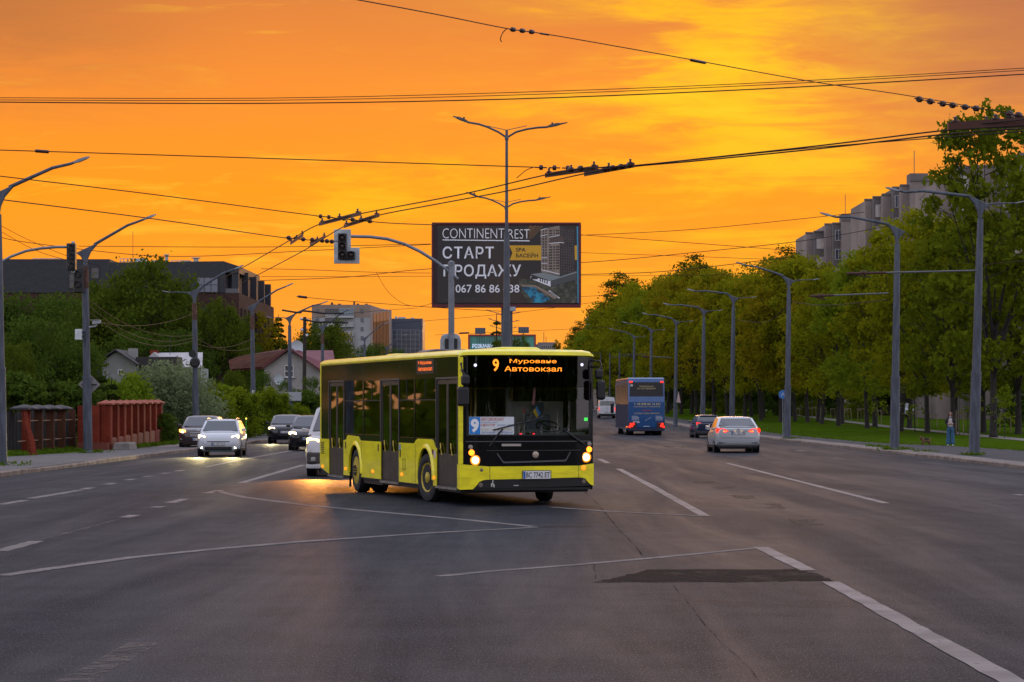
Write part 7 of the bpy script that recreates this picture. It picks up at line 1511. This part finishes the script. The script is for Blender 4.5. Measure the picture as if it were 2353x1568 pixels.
def tree_meshes(key, seed, h, cr, cb, size, n_leaf, lm, shape='round', limbs=9, tr=.26, flat=.7, clump=1.0, dens=1.0, spr=1.0):
    """h total height, cr crown radius, cb crown base height"""
    rng = np.random.default_rng(seed); random.seed(seed); b = MB(); tips = []
    fork = cb + (h - cb) * (.18 if shape == 'round' else .85)
    lean = (random.uniform(-.03, .03) * h, random.uniform(-.03, .03) * h)
    stem = [(0, 0, -.2), (.02, 0, .25), (lean[0] * .3, lean[1] * .3, cb * .6), (lean[0] * .6, lean[1] * .6, fork)]
    if shape != 'round': stem.append((lean[0], lean[1], h * .97))
    rr = [tr * 1.6, tr * 1.15, tr * .95, tr * (.75 if shape == 'round' else .35)] + ([.03] if shape != 'round' else []); b.tube(stem, rr, 9)
    def prof(u):
        if shape == 'round': return math.sqrt(max(0.0, 1 - ((u - .42) / .60) ** 2)) if u > .42 else math.sqrt(max(0.0, 1 - ((.42 - u) / .50) ** 2))
        if shape == 'poplar': return min(1, .35 + u * 2.2) * (1 - u ** 2.6) * .95 + .06
        return max(.04, 1 - u) ** .85
    for k in range(limbs):
        a = 2 * math.pi * k / limbs * 1.0 + random.uniform(-.35, .35) + k * 2.4; u = (k + .5) / limbs; z0 = lerp(cb * .85, fork, u) if shape == 'round' else lerp(cb, h * .9, u)
        uu = random.uniform(.25, .95) if shape == 'round' else u + .08
        e = Vector((math.cos(a) * cr * prof(uu) * .78 + lean[0] * .6, math.sin(a) * cr * prof(uu) * .78 + lean[1] * .6, cb + (h - cb) * uu)); s = Vector((lean[0] * .6 * z0 / fork, lean[1] * .6 * z0 / fork, z0)); m_ = s.lerp(e, .5) + Vector((random.uniform(-.3, .3), random.uniform(-.3, .3), .35))
        r0 = tr * .42; b.tube([s, s.lerp(m_, .6), m_, e], [r0, r0 * .75, r0 * .55, r0 * .15], 6); tips.append(e)
        for j in range(4):
            q = m_.lerp(e, random.uniform(0, .8)); w_ = Vector((random.uniform(-1, 1), random.uniform(-1, 1), random.uniform(-.1, .9))) * cr * .42; b.tube([q, q + w_ * .5 + Vector((0, 0, .1)), q + w_], [r0 * .35, r0 * .22, .015], 5); tips.append(q + w_)
    # clumps: shell of the crown, some inner, plus twig tips
    nc = max(14, int(46 * clump)); cs = []; sp_ = []
    g = 0
    lob = [(random.uniform(0, 6.28), random.uniform(.1, .95), random.uniform(.72, 1.16)) for _ in range(7)]
    while len(cs) < nc and g < 6000:
        g += 1; u = random.random() ** (.9 if shape == 'round' else 1.1); a = random.uniform(0, 2 * math.pi); k = 1.0
        for la, lu, lk in lob:
            dd = abs(math.atan2(math.sin(a - la), math.cos(a - la))) + abs(u - lu) * 2.5
            if dd < .9: k *= lerp(lk, 1, dd / .9)
        rad = cr * prof(u) * k * (random.uniform(.55, 1.0) if random.random() < .8 else random.uniform(.1, .55))
        c = np.array((math.cos(a) * rad + lean[0] * u, math.sin(a) * rad + lean[1] * u, cb + (h - cb) * (u * .98 + .01) + random.uniform(-.2, .2)))
        cs.append(c); sp_.append((cr * random.uniform(.17, .33) * (.9 if shape == 'poplar' else 1) + .12) * spr)
    for t_ in tips: cs.append(np.array(t_)); sp_.append(cr * random.uniform(.10, .20) + .1)
    npc = max(10, n_leaf // len(cs)); v = leaf_faces(rng, cs, sp_, npc, size, flat)
    # stray leaves
    v2 = leaf_faces(rng, cs, np.array(sp_) * 1.55, max(2, npc // 9), size * .9, flat)
    leaves = quads_mesh('crown', np.concatenate([v, v2]), lm)
    tm = b.build('trunk', BARK, None, smooth=60); trunk = tm.data; bpy.data.objects.remove(tm)
    PROTO[key] = (trunk, leaves, h)
def conifer_meshes(key, seed, h, cr, cb, size, n_leaf, lm, sparse=False):
    rng = np.random.default_rng(seed); random.seed(seed); b = MB(); b.tube([(0, 0, -.2), (0, 0, h)], [.16 * h / 8, .02], 7); cs = []; sp_ = []
    n = int((h - cb) / (.45 if not sparse else .55))
    for i in range(n):
        u = i / n; z = cb + (h - cb) * u; r = cr * (1 - u) ** .8 + .08
        for k in range(7 if not sparse else 5):
            a = k * 2 * math.pi / (7 if not sparse else 5) + i * 1.3 + random.uniform(-.2, .2); rr = r * random.uniform(.7, 1.05); e = Vector((math.cos(a) * rr, math.sin(a) * rr, z - rr * .25)); b.tube([(0, 0, z + .1), e], [.03, .008], 4)
            for j in (.35, .65, .95): p_ = Vector((0, 0, z + .1)).lerp(e, j); cs.append(np.array(p_)); sp_.append(.10 + .16 * rr * (1.1 - j * .6))
    v = leaf_faces(rng, cs, sp_, max(4, n_leaf // len(cs)), size, .55); tm = b.build('trunk', BARK, None, smooth=60); trunk = tm.data; bpy.data.objects.remove(tm); PROTO[key] = (trunk, quads_mesh('crown', v, lm), h)
def plant(key, name, label, cat, x, y, z, height=None, rot=0.0, wide=1.0, group=None):
    tr_, lv, h = PROTO[key]; s = (height / h) if height else 1.0
    t = thing(name, label, cat, (x, y, z), rot, group); t.scale = (s * wide, s * wide, s)
    for nm, me in (('trunk', tr_), ('crown', lv)): o = bpy.data.objects.new(nm, me); COL.objects.link(o); o.parent = t
    return t
tree_meshes('maple_near', 11, 19, 5.2, 3.6, .36, 8200, LM['near'], limbs=16, tr=.23, clump=2.4, spr=.56)
tree_meshes('maple_a', 12, 15, 5.2, 3.0, .27, 11500, LM['broad'], limbs=11, tr=.19, clump=1.9, spr=.80)
tree_meshes('maple_b', 13, 15, 4.8, 3.2, .27, 10500, LM['green'], limbs=10, tr=.19, clump=1.8, spr=.78)
tree_meshes('maple_c', 14, 15, 5.0, 3.0, .28, 10500, LM['broad'], limbs=10, tr=.18, clump=1.8, spr=.8)
tree_meshes('maple_rust', 15, 15, 4.9, 3.2, .27, 9500, LM['rust'], limbs=10, tr=.18, clump=1.7, spr=.8)
tree_meshes('poplar', 16, 22, 2.7, 3.0, .26, 9500, LM['pop'], 'round', limbs=22, tr=.2, clump=2.6, spr=1.0)
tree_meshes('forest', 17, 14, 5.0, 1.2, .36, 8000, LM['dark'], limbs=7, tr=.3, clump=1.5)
tree_meshes('garden', 18, 10, 4.6, 1.4, .22, 12000, LM['gard'], limbs=10, tr=.28, clump=1.8)
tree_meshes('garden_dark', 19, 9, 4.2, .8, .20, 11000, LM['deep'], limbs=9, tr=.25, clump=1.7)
tree_meshes('bush_silver', 20, 3.4, 2.1, .1, .13, 6500, LM['silver'], limbs=8, tr=.06, clump=1.2)
tree_meshes('bush_lime', 21, 2.6, 1.3, .1, .14, 4000, LM['lime'], limbs=6, tr=.05, clump=1)
tree_meshes('bush_green', 22, 3.0, 1.9, .05, .15, 6500, LM['green'], limbs=7, tr=.06, clump=1.3)
tree_meshes('bush_dark', 23, 3.0, 1.7, .05, .16, 5500, LM['deep'], limbs=7, tr=.06, clump=1.2)
tree_meshes('sapling', 24, 4.2, 1.1, 1.3, .16, 900, LM['green'], limbs=7, tr=.03, clump=.6)
tree_meshes('sparse', 25, 9, 2.4, 2.0, .24, 1500, LM['rust'], limbs=10, tr=.12, clump=1)
conifer_meshes('spruce', 26, 9, 2.0, 1.0, .20, 5500, LM['pine'])
conifer_meshes('lime_conifer', 27, 3.2, .85, .1, .13, 4500, LM['lime'])
conifer_meshes('dark_conifer', 28, 3.6, .9, .1, .14, 4500, LM['dark'])
conifer_meshes('thin_conifer', 29, 7.5, .85, 1.0, .12, 1300, LM['pine'], True)
random.seed(77)
def at_row(X_, Y_): return X_, Y_, gz(Y_) + .10
# --- park row on the right
GA = 'park trees along the right side'
rowA = [(152.4, 20.0, 'maple_near', .88, 'tall loose-crowned tree at the right edge, its leaves against the sky, forked trunk'), (164, 13.6, 'maple_near', 1.0, 'tree with the dark trunk right behind the pedestrian'), (176, 15.4, 'maple_a', .9, 'tree between the second lamp post and the pedestrian'), (186.5, 15.4, 'maple_c', 1.05, 'tree just right of the second lamp post, trunk beside parked pale car'),
        (205, 13.8, 'maple_b', 1.0, 'tree behind the second lamp post from the right'), (223, 14.2, 'maple_a', 1.0, 'thick-trunked tree left of the second lamp post'), (236, 14.0, 'maple_rust', .95, 'tree two trunks left of the second lamp post'), (248, 16.2, 'maple_c', 1.0, 'tree three trunks left of the second lamp post'), (258, 15.5, 'maple_rust', 1.0, 'tree at the right of the third lamp post'), (272, 17.2, 'maple_a', 1.0, 'tree left of the third lamp post'), (288, 16.2, 'maple_b', 1.0, 'tree with slim trunk above the silver saloon'), (305, 16.4, 'maple_rust', 1.0, 'tree behind the fourth lamp post')]
for Y_, h_, k, wd_, lb in rowA:
    x, y, z = at_row(29 + (random.uniform(-.3, .3) if Y_ > 160 else .3), Y_); plant(k, 'park_tree', lb, 'tree', x, y, z, h_, random.uniform(0, 6.28), wd_, GA)
rowC = [(1795, 250, 16.4, 'maple_rust', 'rusty-leaved tree between the third lamp post and the park lawn'), (1748, 262, 15.2, 'maple_c', 'tree left of the third lamp post arm'), (1712, 276, 15.6, 'maple_a', 'tree filling the gap under the third lamp arm'), (1672, 290, 16.8, 'maple_rust', 'tree behind the fourth lamp post top'), (1640, 300, 17.4, 'maple_c', 'tree crown between the fourth and fifth lamp posts'),
        (1602, 312, 18.3, 'maple_rust', 'tree crown left of the fifth lamp post, below the dark poplar'), (1565, 325, 18.2, 'maple_a', 'tree crown right of the coach roof corner'), (1534, 340, 18.4, 'maple_c', 'tree crown over the sixth lamp post'), (1505, 352, 17.2, 'maple_b', 'tree crown above the coach roof, right half'), (1478, 372, 18.8, 'maple_a', 'tree crown above the coach roof, left half'), (1450, 392, 18.4, 'maple_c', 'tree crown left of the coach, behind the eighth lamp'), (1425, 420, 18.4, 'maple_a', 'tree behind the catenary poles'), (1402, 450, 17.8, 'maple_b', 'tree beyond the catenary poles'), (1383, 490, 17.2, 'maple_rust', 'far tree above the bus mirror'), (1362, 540, 17.2, 'maple_c', 'far tree right of the bus roof corner'), (1340, 590, 16.6, 'maple_a', 'farthest round tree of the right row above the bus corner'), (1318, 640, 16.2, 'maple_c', 'lowest farthest tree of the right row, over the bus roof')]
for i, (px, Y_, h_, k, lb) in enumerate(rowC):
    plant(k, 'roadside_tree', 'olive green ' + lb if 'rust' not in lb else lb, 'tree', W(px, Y_), Y_, gz(Y_) + .1, h_, random.uniform(0, 6.28), random.uniform(.95, 1.1), 'roadside trees along the avenue')
for px, py, Y_, wd_, lb in ((1590, 588, 330, 1.35, 'dark poplar standing highest between the fourth and fifth lamp arms'), (1432, 628, 410, 1.5, 'tall dark poplar left of the avenue trees, right of the billboard'), (1462, 655, 408, 1.3, 'shorter poplar just right of the tallest dark one beside the billboard'), (1374, 700, 470, 1.5, 'small dark poplar under the billboard corner'), (1338, 740, 560, 1.3, 'tiny dark poplar farther down the avenue'), (1318, 762, 600, 1.3, 'last tiny poplar above the bus roof, right end'), (1281, 782, 800, .7, 'isolated tiny dark tree beside the far flat block'), (1815, 570, 300, 1.3, 'dark poplar top behind the third lamp post, left of the panel blocks'), (1640, 622, 345, 1.3, 'small poplar top between the fourth and third lamp arms')):
    zt = Zp(py, Y_); plant('poplar', 'poplar_tree', lb, 'tree', W(px, Y_), Y_, gz(Y_), zt - gz(Y_), random.uniform(0, 6.28), wd_, 'dark poplars on the right')
# second and third rows of the park
rowB = [(2010, 215, 15.0, 'maple_b', 'bright green tree in the second park row, below the nearest panel block'), (2090, 205, 15.2, 'maple_c', 'tree in the second park row under the tallest panel block'), (1935, 235, 14.4, 'maple_a', 'tree in the second park row left of the second lamp arm'), (1880, 250, 14.0, 'maple_c', 'tree in the second park row below the farthest panel block'), (2195, 190, 15.0, 'maple_near', 'tree in the second park row left of the rightmost lamp arm'), (2260, 178, 15.0, 'maple_near', 'tree in the second park row behind the rightmost lamp post'), (2340, 170, 16.0, 'maple_near', 'tree in the second park row filling the right edge')]
for px, Y_, h_, k, lb in rowB: plant(k, 'park_tree', lb, 'tree', W(px, Y_), Y_, gz(Y_) + .1, h_, random.uniform(0, 6.28), 1.05, GA)
for i, (px, Y_, h_) in enumerate(((2352, 312, 11), (2255, 312, 13), (2165, 315, 13), (2085, 310, 14), (2000, 318, 14), (1925, 325, 14), (1850, 335, 14), (1780, 345, 13), (1710, 355, 12), (1645, 365, 12), (1590, 380, 12), (1540, 400, 12), (1490, 430, 12))):
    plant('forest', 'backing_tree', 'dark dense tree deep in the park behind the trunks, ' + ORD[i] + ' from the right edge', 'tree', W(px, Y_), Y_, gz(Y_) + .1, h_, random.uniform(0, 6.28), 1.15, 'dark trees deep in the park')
for i, (px, Y_, h_, k) in enumerate(((2338, 215, 4.6, 'bush_dark'), (2308, 150, 3.0, 'sapling'), (2225, 168, 3.6, 'sapling'), (2110, 330, 3.4, 'bush_dark'), (2045, 318, 3.2, 'bush_green'), (1980, 280, 3.0, 'bush_green'), (1915, 290, 3.4, 'bush_dark'), (1860, 300, 3.2, 'bush_green'), (2102, 178, 4.0, 'sapling'), (2015, 200, 4.4, 'sapling'), (1800, 310, 3.5, 'bush_dark'), (1740, 320, 3.5, 'bush_dark'), (1680, 330, 3.5, 'bush_green'))):
    plant(k, 'park_shrub' if k != 'sapling' else 'young_tree', ('low leafy shrub under the park trees, ' if k != 'sapling' else 'thin young tree on the lawn, ') + ORD[i] + ' of the low plants from the right edge', 'shrub' if k != 'sapling' else 'tree', W(px, Y_), Y_, gz(Y_) + .1, h_, random.uniform(0, 6.28), 1.0, 'low planting in the park')
# --- left side
GLF = 'garden trees on the left'
for k, px, pt_, Y_, wd_, lb in (('garden', 318, 606, 280, .86, 'broad rounded tree with the highest crown on the left, before the dark building'), ('garden', 225, 655, 285, .7, 'narrower tree joining the broad crown on its left'), ('garden', 395, 655, 290, .75, 'tree joining the broad crown on its right, left of the third lamp'), ('garden_dark', 60, 690, 132, .9, 'dark leafy tree at the left edge behind the first lamp post'), ('garden_dark', 140, 692, 140, .5, 'dark leafy tree left of the second lamp post'), ('garden_dark', 100, 745, 124, .75, 'lower dark tree over the open fence, far left'),
                                ('garden_dark', -8, 715, 130, .8, 'dark tree cut by the left edge'), ('garden_dark', 186, 800, 124, .42, 'dark low tree right of the second lamp post, over the brick fence'), ('garden', 508, 698, 275, .6, 'lighter tree right of the third lamp post'), ('garden', 462, 722, 278, .6, 'smaller tree just behind the third lamp post'), ('garden', 548, 735, 280, .5, 'dark tree before the right end of the dark building'),
                                ('garden', 742, 745, 300, .8, 'green tree above the dark red roof'), ('garden', 700, 766, 320, .6, 'lower green tree left of the apartment block base'), ('garden_dark', 785, 790, 330, .5, 'dark small tree right of the red roof'), ('garden_dark', 868, 795, 420, .6, 'dark tree at the foot of the apartment block'), ('garden_dark', 832, 803, 400, .5, 'small dark tree left of the apartment foot'), ('garden_dark', 905, 806, 430, .5, 'small dark tree at the foot of the office tower'), ('garden', 640, 785, 330, .5, 'small tree behind the brown tiled roof'), ('garden_dark', 575, 800, 300, .5, 'dark tree left of the brown tiled roof'),
                                ('garden_dark', 290, 770, 266, .9, 'dark tree behind the grey house chimney'), ('garden_dark', 420, 765, 270, .75, 'dark tree behind the pale metal roof'), ('garden', 535, 860, 165, .42, 'dark green garden tree before the brown roof'), ('garden_dark', 598, 862, 170, .42, 'garden tree right of the fourth lamp post'), ('garden_dark', 715, 872, 215, .5, 'dark hedge-like tree left of the bus rear'), ('garden_dark', 650, 880, 200, .4, 'low dark garden tree under the house window'),
                                ('garden', 30, 800, 118, .5, 'small sprawling tree by the first lamp post'), ('garden_dark', 400, 790, 268, .8, 'dark tree behind the silvery bushes')):
    zt = Zp(pt_, Y_); h_ = zt - gz(Y_); kk = PROTO[k][2]; plant(k, 'garden_tree', lb, 'tree', W(px, Y_), Y_, gz(Y_) + .1, h_, random.uniform(0, 6.28), wd_ if h_ > 11 else max(.6, wd_ * 9.5 / h_ if h_ > 9.5 else wd_ * 1.2), GLF)
GB = 'garden shrubs on the left'
for k, px, pt_, Y_, wd_, lb in (('bush_silver', 352, 856, 140, .9, 'silvery willow bush above the right end of the brick fence'), ('bush_silver', 400, 845, 138, 1.1, 'silvery willow bush left of the third lamp post'), ('bush_silver', 437, 868, 136, .9, 'silvery bush at the third lamp post'), ('bush_lime', 300, 872, 128, .9, 'bright yellow-green bush over the brick fence'), ('bush_lime', 272, 890, 126, .8, 'lower bright bush behind the brick fence start'), ('lime_conifer', 512, 868, 145, 1.4, 'yellow-green conical shrub right of the third lamp post'), ('bush_green', 480, 895, 142, 1.0, 'green bush right of the third lamp post foot'), ('bush_green', 548, 905, 150, 1.0, 'green bush above the white crossover'), ('bush_green', 618, 905, 160, 1.0, 'green bush right of the fourth lamp post'), ('bush_dark', 570, 930, 152, .9, 'dark bush over the green fence, left of the fourth post'), ('bush_dark', 640, 925, 165, .9, 'dark bush over the green fence, right of the fourth post'),
                                ('dark_conifer', 226, 848, 118, 1.2, 'dark conifer beside the second lamp post'), ('dark_conifer', 256, 868, 119, 1.1, 'dark conifer behind the brick fence'), ('dark_conifer', 68, 880, 112, 1.0, 'slim dark conifer behind the open fence, left of two'), ('dark_conifer', 120, 872, 113, 1.0, 'slim dark conifer behind the open fence, right of two'), ('bush_dark', 378, 957, 122, .8, 'low round bush in front of the green fence'), ('bush_dark', 20, 870, 112, 1.1, 'dark bush behind the open fence at the left edge'), ('bush_green', 90, 910, 114, 1.0, 'dim bush seen through the open fence'), ('bush_dark', 170, 890, 115, 1.1, 'dark bush behind the open fence, near the second post'), ('bush_dark', 700, 905, 190, 1.1, 'dark bush by the white sign board'), ('bush_green', 690, 935, 185, .8, 'low bush behind the black saloon')):
    zt = Zp(pt_, Y_); plant(k, 'garden_shrub', lb, 'shrub', W(px, Y_), Y_, gz(Y_) + .1, max(.8, zt - gz(Y_) - .1), random.uniform(0, 6.28), wd_, GB)
for k, px, pt_, Y_, wd_, lb in (('spruce', 640, 722, 330, 1.0, 'dark spruce with pointed top right of the dark building'), ('sparse', 602, 722, 320, .9, 'sparse bare-looking tree against the sky right of the dark building'), ('sparse', 625, 748, 330, .8, 'second sparse tree left of the pointed spruce'), ('sparse', 775, 758, 340, .9, 'sparse tree behind the dark red roof'), ('thin_conifer', 1141, 721, 170, 1.0, 'thin young spruce in front of the small billboard')):
    zt = Zp(pt_, Y_); plant(k, 'conifer' if 'spruce' in lb else 'sparse_tree', lb, 'tree', W(px, Y_), Y_, gz(Y_), zt - gz(Y_), random.uniform(0, 6.28), wd_)
for px, pt_, lb in ((1152, 784, 'leafy green median bush left of the billboard post'), (1196, 781, 'leafy green median bush right of the billboard post')): Y_ = 140; plant('garden', 'median_tree', lb, 'tree', W(px, Y_), Y_, .11, Zp(pt_, Y_) - .11, 1.0, .40)
# grass tufts at post feet
GT = leaf_mat('grass_blade', (.05, .10, .008), (.10, .16, .014), .3); rngt = np.random.default_rng(5)
cs = [(p[1] + rngt.normal(0, .28), p[0] + rngt.normal(0, .5), gz(p[0]) + .14) for p in RP[:4] for _ in range(12)] + [(p[1] + rngt.normal(0, .4), p[0] + rngt.normal(0, .7), .15) for p in LP[:3] for _ in range(16)] + [(rngt.uniform(-19.6, -18.0), rngt.uniform(93, 112), .16) for _ in range(260)] + [(rngt.uniform(-17.0, -16.4), rngt.uniform(109, 124), .2) for _ in range(130)] + [(pave_r(y) + abs(rngt.normal(0, 1.6)) , y, gz(y) + .13) for y in rngt.uniform(84, 230, 110)] + [(pave_r(y) - .1 + rngt.normal(0, .12), y, gz(y) + .12) for y in rngt.uniform(90, 180, 60)] + [(rx(y) + 1.15 + rngt.normal(0, .2), y, gz(y) + .12) for y in rngt.uniform(100, 122, 40)]
v = leaf_faces(rngt, np.array(cs), np.full(len(cs), .22), 20, .075, .45); o = bpy.data.objects.new('grass_tufts', quads_mesh('grass_tufts', v, GT)); COL.objects.link(o); tag(o, 'ragged grass tufts along the pavements and post feet', 'grass', kind='stuff')

# woods that stand outside the frame or close the far end of the street (seen in reflections and between trunks)
def wood(name, pts, h, depth, n, size, label, lm):
    rg = np.random.default_rng(len(label)); cs = []; seg = list(zip(pts, pts[1:]))
    for _ in range(n // 30):
        a, c = seg[rg.integers(len(seg))]; u = rg.random(); x = lerp(a[0], c[0], u) + rg.normal(0, depth); y = lerp(a[1], c[1], u) + rg.normal(0, depth); top = h * (.75 + .3 * math.sin(x * .21 + y * .13) * math.sin(x * .07 - y * .05 + 1))
        cs.append((x, y, gz(y) + rg.random() ** .8 * top))
    o = bpy.data.objects.new(name, quads_mesh(name, leaf_faces(rg, np.array(cs), np.full(len(cs), size * 2.0), 30, size, .8), lm)); COL.objects.link(o); tag(o, label, 'trees', kind='stuff')
wood('treeline', [(-160, -75), (160, -75)], 11, 3.0, 20000, 1.7, 'row of trees behind the photographer, mirrored in the windscreen', LM['deep'])  # added out of view to darken reflections on the bus front
wood('treeline', [(-27.5, 66), (-32, 100), (-40, 140)], 10, 1.2, 3600, .9, 'trees left of the frame, mirrored in the side of the bus', LM['green'])
wood('treeline', [(20, 455), (80, 405)], 7, 1.5, 4500, 1.0, 'dark thicket behind the trunks at the far end of the park', LM['deep'])
wood('treeline', [(-10, 720), (140, 640)], 11, 5.0, 20000, 1.6, 'dark wood closing the far end of the avenue', LM['deep'])
# ================================================================ pedestrian and dog
def skin(name, pts, edges, rad, m, parent, sub=2, root=0):
    me = bpy.data.meshes.new(name); me.from_pydata([Vector(p) for p in pts], edges, []); me.materials.append(m)
    o = bpy.data.objects.new(name, me); COL.objects.link(o); o.parent = parent
    o.modifiers.new('skin', 'SKIN'); 
    for i, r in enumerate(rad):
        s = me.skin_vertices[0].data[i]; s.radius = r if hasattr(r, '__len__') else (r, r); s.use_root = (i == root)
    o.modifiers['skin'].use_smooth_shade = True; md = o.modifiers.new('sub', 'SUBSURF'); md.levels = sub; md.render_levels = sub; return o
SKIN = mat('skin', (.36, .20, .14), .6); JEANS = mat('jeans_blue', (.035, .10, .18), .9, 0, .25, 8); JACKET = mat('jacket_black', (.010, .010, .013), .8); SHIRT = mat('shirt_pale', (.42, .38, .38), .8); HAIR = mat('hair_dark_red', (.045, .014, .012), .6); SHOE = mat('shoe_white', (.5, .52, .52), .6)
o = G(2184, 1025, .112); pe = thing('person', 'woman in black jacket, pale shirt and wide blue jeans standing on the right pavement', 'person', (o.x, o.y, .112), R(-12)); pe.scale = (.97,) * 3
# one continuous body: pelvis, spine, neck, head, legs, arms, five fingers on each hand
pts = []; ed = []; rad = []
def jn(p, r, par=None):
    pts.append(p); rad.append(r); i = len(pts) - 1
    if par is not None: ed.append((par, i))
    return i
pel = jn((0, 0, .93), (.13, .095)); wa = jn((0, .005, 1.10), (.105, .08), pel); ch = jn((0, 0, 1.28), (.125, .09), wa); nb = jn((0, .01, 1.40), (.05, .05), ch); nk = jn((0, .0, 1.47), .045, nb); hd0 = jn((0, -.012, 1.55), (.064, .082), nk); hd1 = jn((0, -.005, 1.635), (.066, .084), hd0)
for s in (-1, 1):
    hp = jn((s * .09, 0, .86), .085, pel); kn = jn((s * .10, -.01, .48), .055, hp); an = jn((s * .105, .02, .09), .036, kn); ft = jn((s * .115, -.06, .035), .034, an); te = jn((s * .125, -.14, .028), .026, ft)
    sh = jn((s * .145, .01, 1.33), .034, ch); el = jn((s * .215, .03, 1.10), .032, sh); wr = jn((s * .11, -.16, 1.05), .023, el); pm = jn((s * .045, -.20, 1.065), (.032, .016), wr)
    for k in range(4): a = jn((s * (-.005 - .004 * k), -.21, 1.088 - k * .018), .0085, pm); jn((s * (-.035 + (.008 if k in (0, 3) else 0)), -.20, 1.086 - k * .018), .007, a)
    th = jn((s * .05, -.23, 1.09), .009, pm); jn((s * .03, -.245, 1.115), .007, th)
body_ = skin('body', pts, ed, rad, SKIN, pe, 2)
b = MB(); b.ball((0, -.098, 1.58), (.009, .014, .015), 8, 6); b.build('nose', SKIN, body_, smooth=80)
for k in (-.026, .026): b = MB(); b.ball((k, -.086, 1.605), (.008, .005, .005), 8, 6); b.build('eye', mat('eye_dark', (.02, .015, .012), .3), body_, smooth=80)
b = MB(); b.ball((0, -.088, 1.54), (.018, .006, .005), 8, 6); b.build('mouth', mat('lips', (.24, .08, .07), .5), body_, smooth=80)
for k in (-.068, .068): b = MB(); b.ball((k, .0, 1.585), (.008, .016, .024), 8, 6); b.build('ear', SKIN, body_, smooth=80)
pts = []; ed = []; rad = []; p0 = jn((0, .005, 1.07), (.13, .10)); p1 = jn((0, .005, .90), (.155, .115), p0)   # wide jeans
for s in (-1, 1): a = jn((s * .085, .0, .80), (.10, .108), p1); c = jn((s * .10, 0, .48), (.095, .098), a); d_ = jn((s * .108, -.005, .16), (.112, .118), c); jn((s * .11, -.005, .06), (.115, .12), d_)
skin('jeans', pts, ed, rad, JEANS, pe, 2)
pts = []; ed = []; rad = []; p0 = jn((0, -.012, .88), (.165, .125)); pa = jn((0, -.015, 1.04), (.142, .105), p0); p1 = jn((0, -.012, 1.16), (.135, .10), pa); p2 = jn((0, -.012, 1.30), (.138, .10), p1); p3 = jn((0, -.002, 1.40), (.085, .07), p2); jn((0, 0, 1.45), (.058, .056), p3); skin('shirt', pts, ed, rad, SHIRT, pe, 2)
pts = []; ed = []; rad = []; p0 = jn((0, .075, .90), (.18, .07)); p1 = jn((0, .07, 1.12), (.165, .07), p0); p2 = jn((0, .06, 1.32), (.17, .075), p1); jn((0, .045, 1.42), (.11, .055), p2)
for s in (-1, 1):
    f0 = jn((s * .155, .005, 1.355), (.088, .095), p2); jn((s * .13, -.06, 1.14), (.05, .055), f0); a = jn((s * .225, .03, 1.10), .058, f0); jn((s * .135, -.135, 1.05), .043, a)
jk = skin('jacket', pts, ed, rad, JACKET, pe, 2)
for s in (-1, 1): b = MB(); b.ring([[(s * (.115 + d), -.055 + .02 * (z - .9), z), (s * (.185 + d * .3), -.03, z), (s * (.19 + d * .3), .06, z), (s * (.13 + d), .06, z)] for z, d in ((.88, 0), (1.05, -.008), (1.22, -.012), (1.36, -.03))]); b.build('lapel', JACKET, jk, smooth=60, bevel=.015)
pts = []; ed = []; rad = []; p0 = jn((0, .018, 1.66), (.096, .10)); p1 = jn((0, .045, 1.57), (.084, .062), p0); jn((.0, .06, 1.36), (.10, .045), p1)
for s in (-1, 1): a = jn((s * .078, .0, 1.60), .040, p0); jn((s * .085, -.03, 1.32), .038, a)
skin('hair', pts, ed, rad, HAIR, pe, 2)
for s in (-1, 1): pts = []; ed = []; rad = []; p0 = jn((s * .11, .05, .045), (.042, .04)); p1 = jn((s * .118, -.06, .042), (.042, .038), p0); jn((s * .128, -.17, .032), (.036, .026), p1); skin('shoe', pts, ed, rad, SHOE, pe, 2)
o = G(2127, 1024.5, .112); dg = thing('dog', 'small black and tan dog on the right pavement, left of the standing woman', 'dog', (o.x, o.y, .112), R(8))
TAN = mat('dog_tan_fur', (.14, .075, .04), .9, 0, .3, 20); DBK = mat('dog_black_fur', (.018, .015, .014), .9, 0, .3, 20)
pts = []; ed = []; rad = []; rp = jn((.16, 0, .25), .075); md = jn((.02, 0, .255), .085, rp); chd = jn((-.12, 0, .26), .095, md); nkd = jn((-.19, -.01, .33), .06, chd); hdd = jn((-.24, -.03, .38), .058, nkd); mz = jn((-.31, -.05, .355), .030, hdd); jn((-.34, -.055, .35), .022, mz); jn((-.235, .02, .455), .018, hdd); jn((-.235, -.08, .455), .018, hdd); tl = jn((.24, .0, .32), .025, rp); jn((.28, 0, .42), .02, tl)
for s in (-1, 1): a = jn((-.13, s * .055, .15), .035, chd); c = jn((-.125, s * .055, .08), .024, a); d_ = jn((-.14, s * .055, .02), .024, c); a = jn((.17, s * .055, .17), .045, rp); c = jn((.215, s * .055, .10), .024, a); d_ = jn((.195, s * .055, .02), .024, c)
db = skin('body', pts, ed, rad, TAN, dg, 2)
pts = []; ed = []; rad = []; a = jn((.17, 0, .29), (.082, .07)); c = jn((.0, 0, .295), (.096, .078), a); jn((-.14, 0, .315), (.094, .085), c); skin('saddle_fur', pts, ed, rad, DBK, db, 2)
